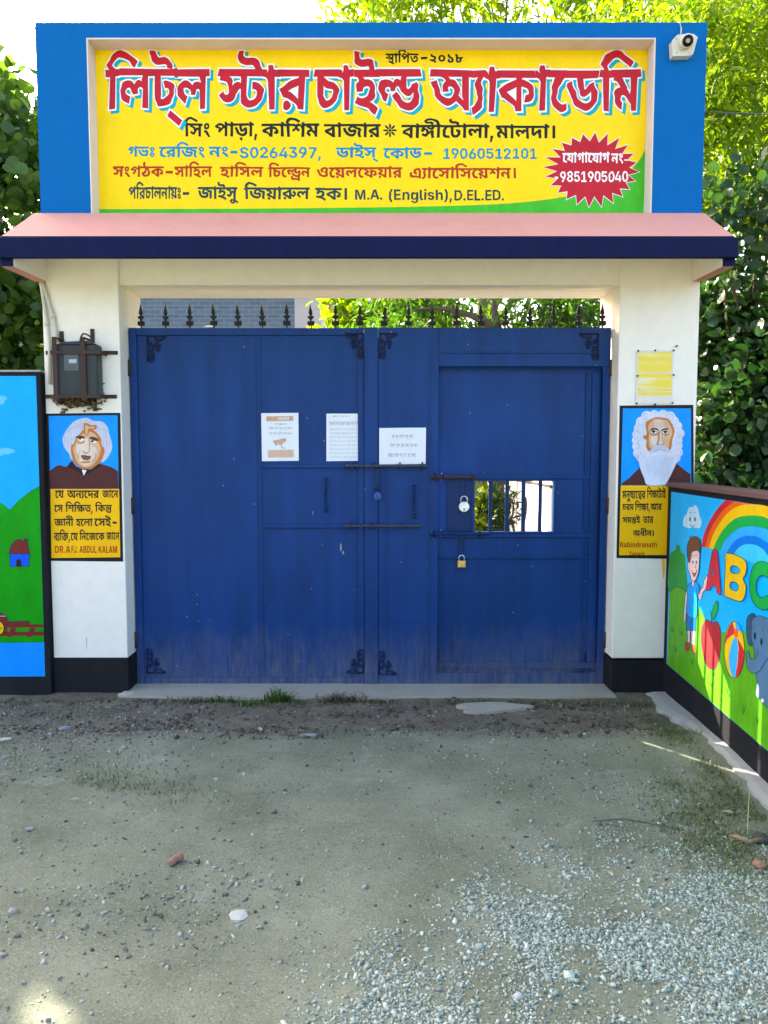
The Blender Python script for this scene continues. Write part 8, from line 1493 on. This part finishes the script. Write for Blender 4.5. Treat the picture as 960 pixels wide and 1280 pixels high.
# ------------------------------------------------------------------ grass and weeds
def blades(X, Y, h, seed, lean=0.6, wid=0.0028, zoff=0.0):
    r = np.random.default_rng(seed); n = len(X); a = r.uniform(0, 6.28, n); hh = h * r.uniform(0.4, 1.2, n); l = hh * r.uniform(0.1, lean * 1.6, n)
    z = gz(X, Y) - 0.003 + zoff; w = wid * r.uniform(0.7, 1.4, n); ca, sa = np.cos(a), np.sin(a)
    b_ = np.stack([X, Y, z], -1); sd2 = np.stack([-sa * w, ca * w, 0 * w], -1)
    mid = b_ + np.stack([ca * l * 0.35, sa * l * 0.35, hh * 0.6], -1); tip = b_ + np.stack([ca * l, sa * l, hh * (1 - 0.25 * lean)], -1)
    V = np.stack([b_ - sd2, b_ + sd2, mid + sd2 * 0.8, mid - sd2 * 0.8, tip], 1).reshape(-1, 3)
    i = np.arange(n)[:, None] * 5
    F_ = np.concatenate([i + np.array([[0, 1, 2]]), i + np.array([[0, 2, 3]]), i + np.array([[3, 2, 4]])])
    return V, F_, np.repeat(np.clip(r.beta(1.5, 1.8, n), 0, 1), 5)
GRASS = leaf_mat('grass_blade', (0.045, 0.085, 0.02), (0.26, 0.25, 0.12), 0.25, 0.6)
n = 150000
X = RNG.uniform(-2.6, 1.66, n); Y = RNG.uniform(-2.3, -0.30, n)
wx = 1.715 + (Y + 0.1665) * 0.052
dr_ = wx - X                                          # distance from the right wall
nzg = fbm(X * 4, Y * 4, 91, 4)
right = smooth01((dr_ - 0.10) / 0.05) * smooth01((0.40 + 0.25 * smooth01((-1.2 - Y) / 0.7) - dr_) / 0.28) * smooth01((-0.28 - Y) / 0.1) * smooth01((nzg - 0.30) / 0.35)
lp_ = onZ(70, 985)
left = np.exp(-(((X - lp_.x) / 0.55) ** 2 + ((Y - lp_.y) / 0.16) ** 2)) * smooth01((nzg - 0.40) / 0.15) * 0.55 + 0.10 * smooth01((-1.3 - X) / 0.4) * smooth01((Y + 1.5) / 0.3) * smooth01((nzg - 0.45) / 0.15)
strip = smooth01((-0.33 - Y) / 0.02) * smooth01((Y + 0.46) / 0.06) * smooth01((fbm(X * 3, Y * 3, 17, 3) - 0.42) / 0.12) * 0.4 + 0.16 * smooth01((Y + 1.03) / 0.06) * smooth01((-0.84 - Y) / 0.06) * smooth01((nzg - 0.5) / 0.1)
k = RNG.uniform(size=n) < np.clip(right * 0.75 + left * 0.7 + strip, 0, 1)
X, Y = X[k], Y[k]
V, F_, T_ = blades(X, Y, 0.032, 3, 1.0, 0.0016)
tag(np_mesh('grass', V, F_, GRASS, T_), kind='stuff')
WEED = leaf_mat('weed_leaf', (0.045, 0.10, 0.018), (0.17, 0.24, 0.05), 0.3, 0.5); WEEDD = leaf_mat('dry_weed', (0.11, 0.09, 0.045), (0.30, 0.27, 0.17), 0.2, 0.7)
def weed(px, py, n, rad, h, mat, label, seed, wid=0.004):
    p = onZ(px, py, -0.04); r = np.random.default_rng(seed)
    X, Y = p.x + r.normal(size=n) * rad, p.y + r.normal(size=n) * rad * 0.35
    Y = np.minimum(Y, -0.34)
    V, F_, T_ = blades(X, Y, h, seed, 1.0, wid)
    o = np_mesh('weed_clump', V, F_, mat, T_); tag(o, label, 'weed', 'weeds growing along the gate sill'); return o
weed(352, 872, 90, 0.055, 0.10, WEED, 'tallest green grassy weed tuft against the sill below the left gate leaf', 1, 0.005)
weed(275, 872, 80, 0.09, 0.055, WEED, 'low green weed left of the tallest tuft by the sill', 2)
weed(240, 876, 60, 0.05, 0.05, WEEDD, 'dry brown weed leftmost along the gate sill', 3)
weed(312, 880, 70, 0.06, 0.04, WEED, 'small spreading weed between the low and tallest tufts by the sill', 7)
weed(427, 866, 130, 0.07, 0.065, WEEDD, 'bushy greyish dried weed below the meeting line of the gate leaves', 4, 0.005)
weed(478, 870, 50, 0.06, 0.04, WEEDD, 'thin dried weed just right of the gate centre by the sill', 5)
weed(735, 882, 90, 0.11, 0.035, WEEDD, 'flat straggling weed by the right end of the sill', 6)
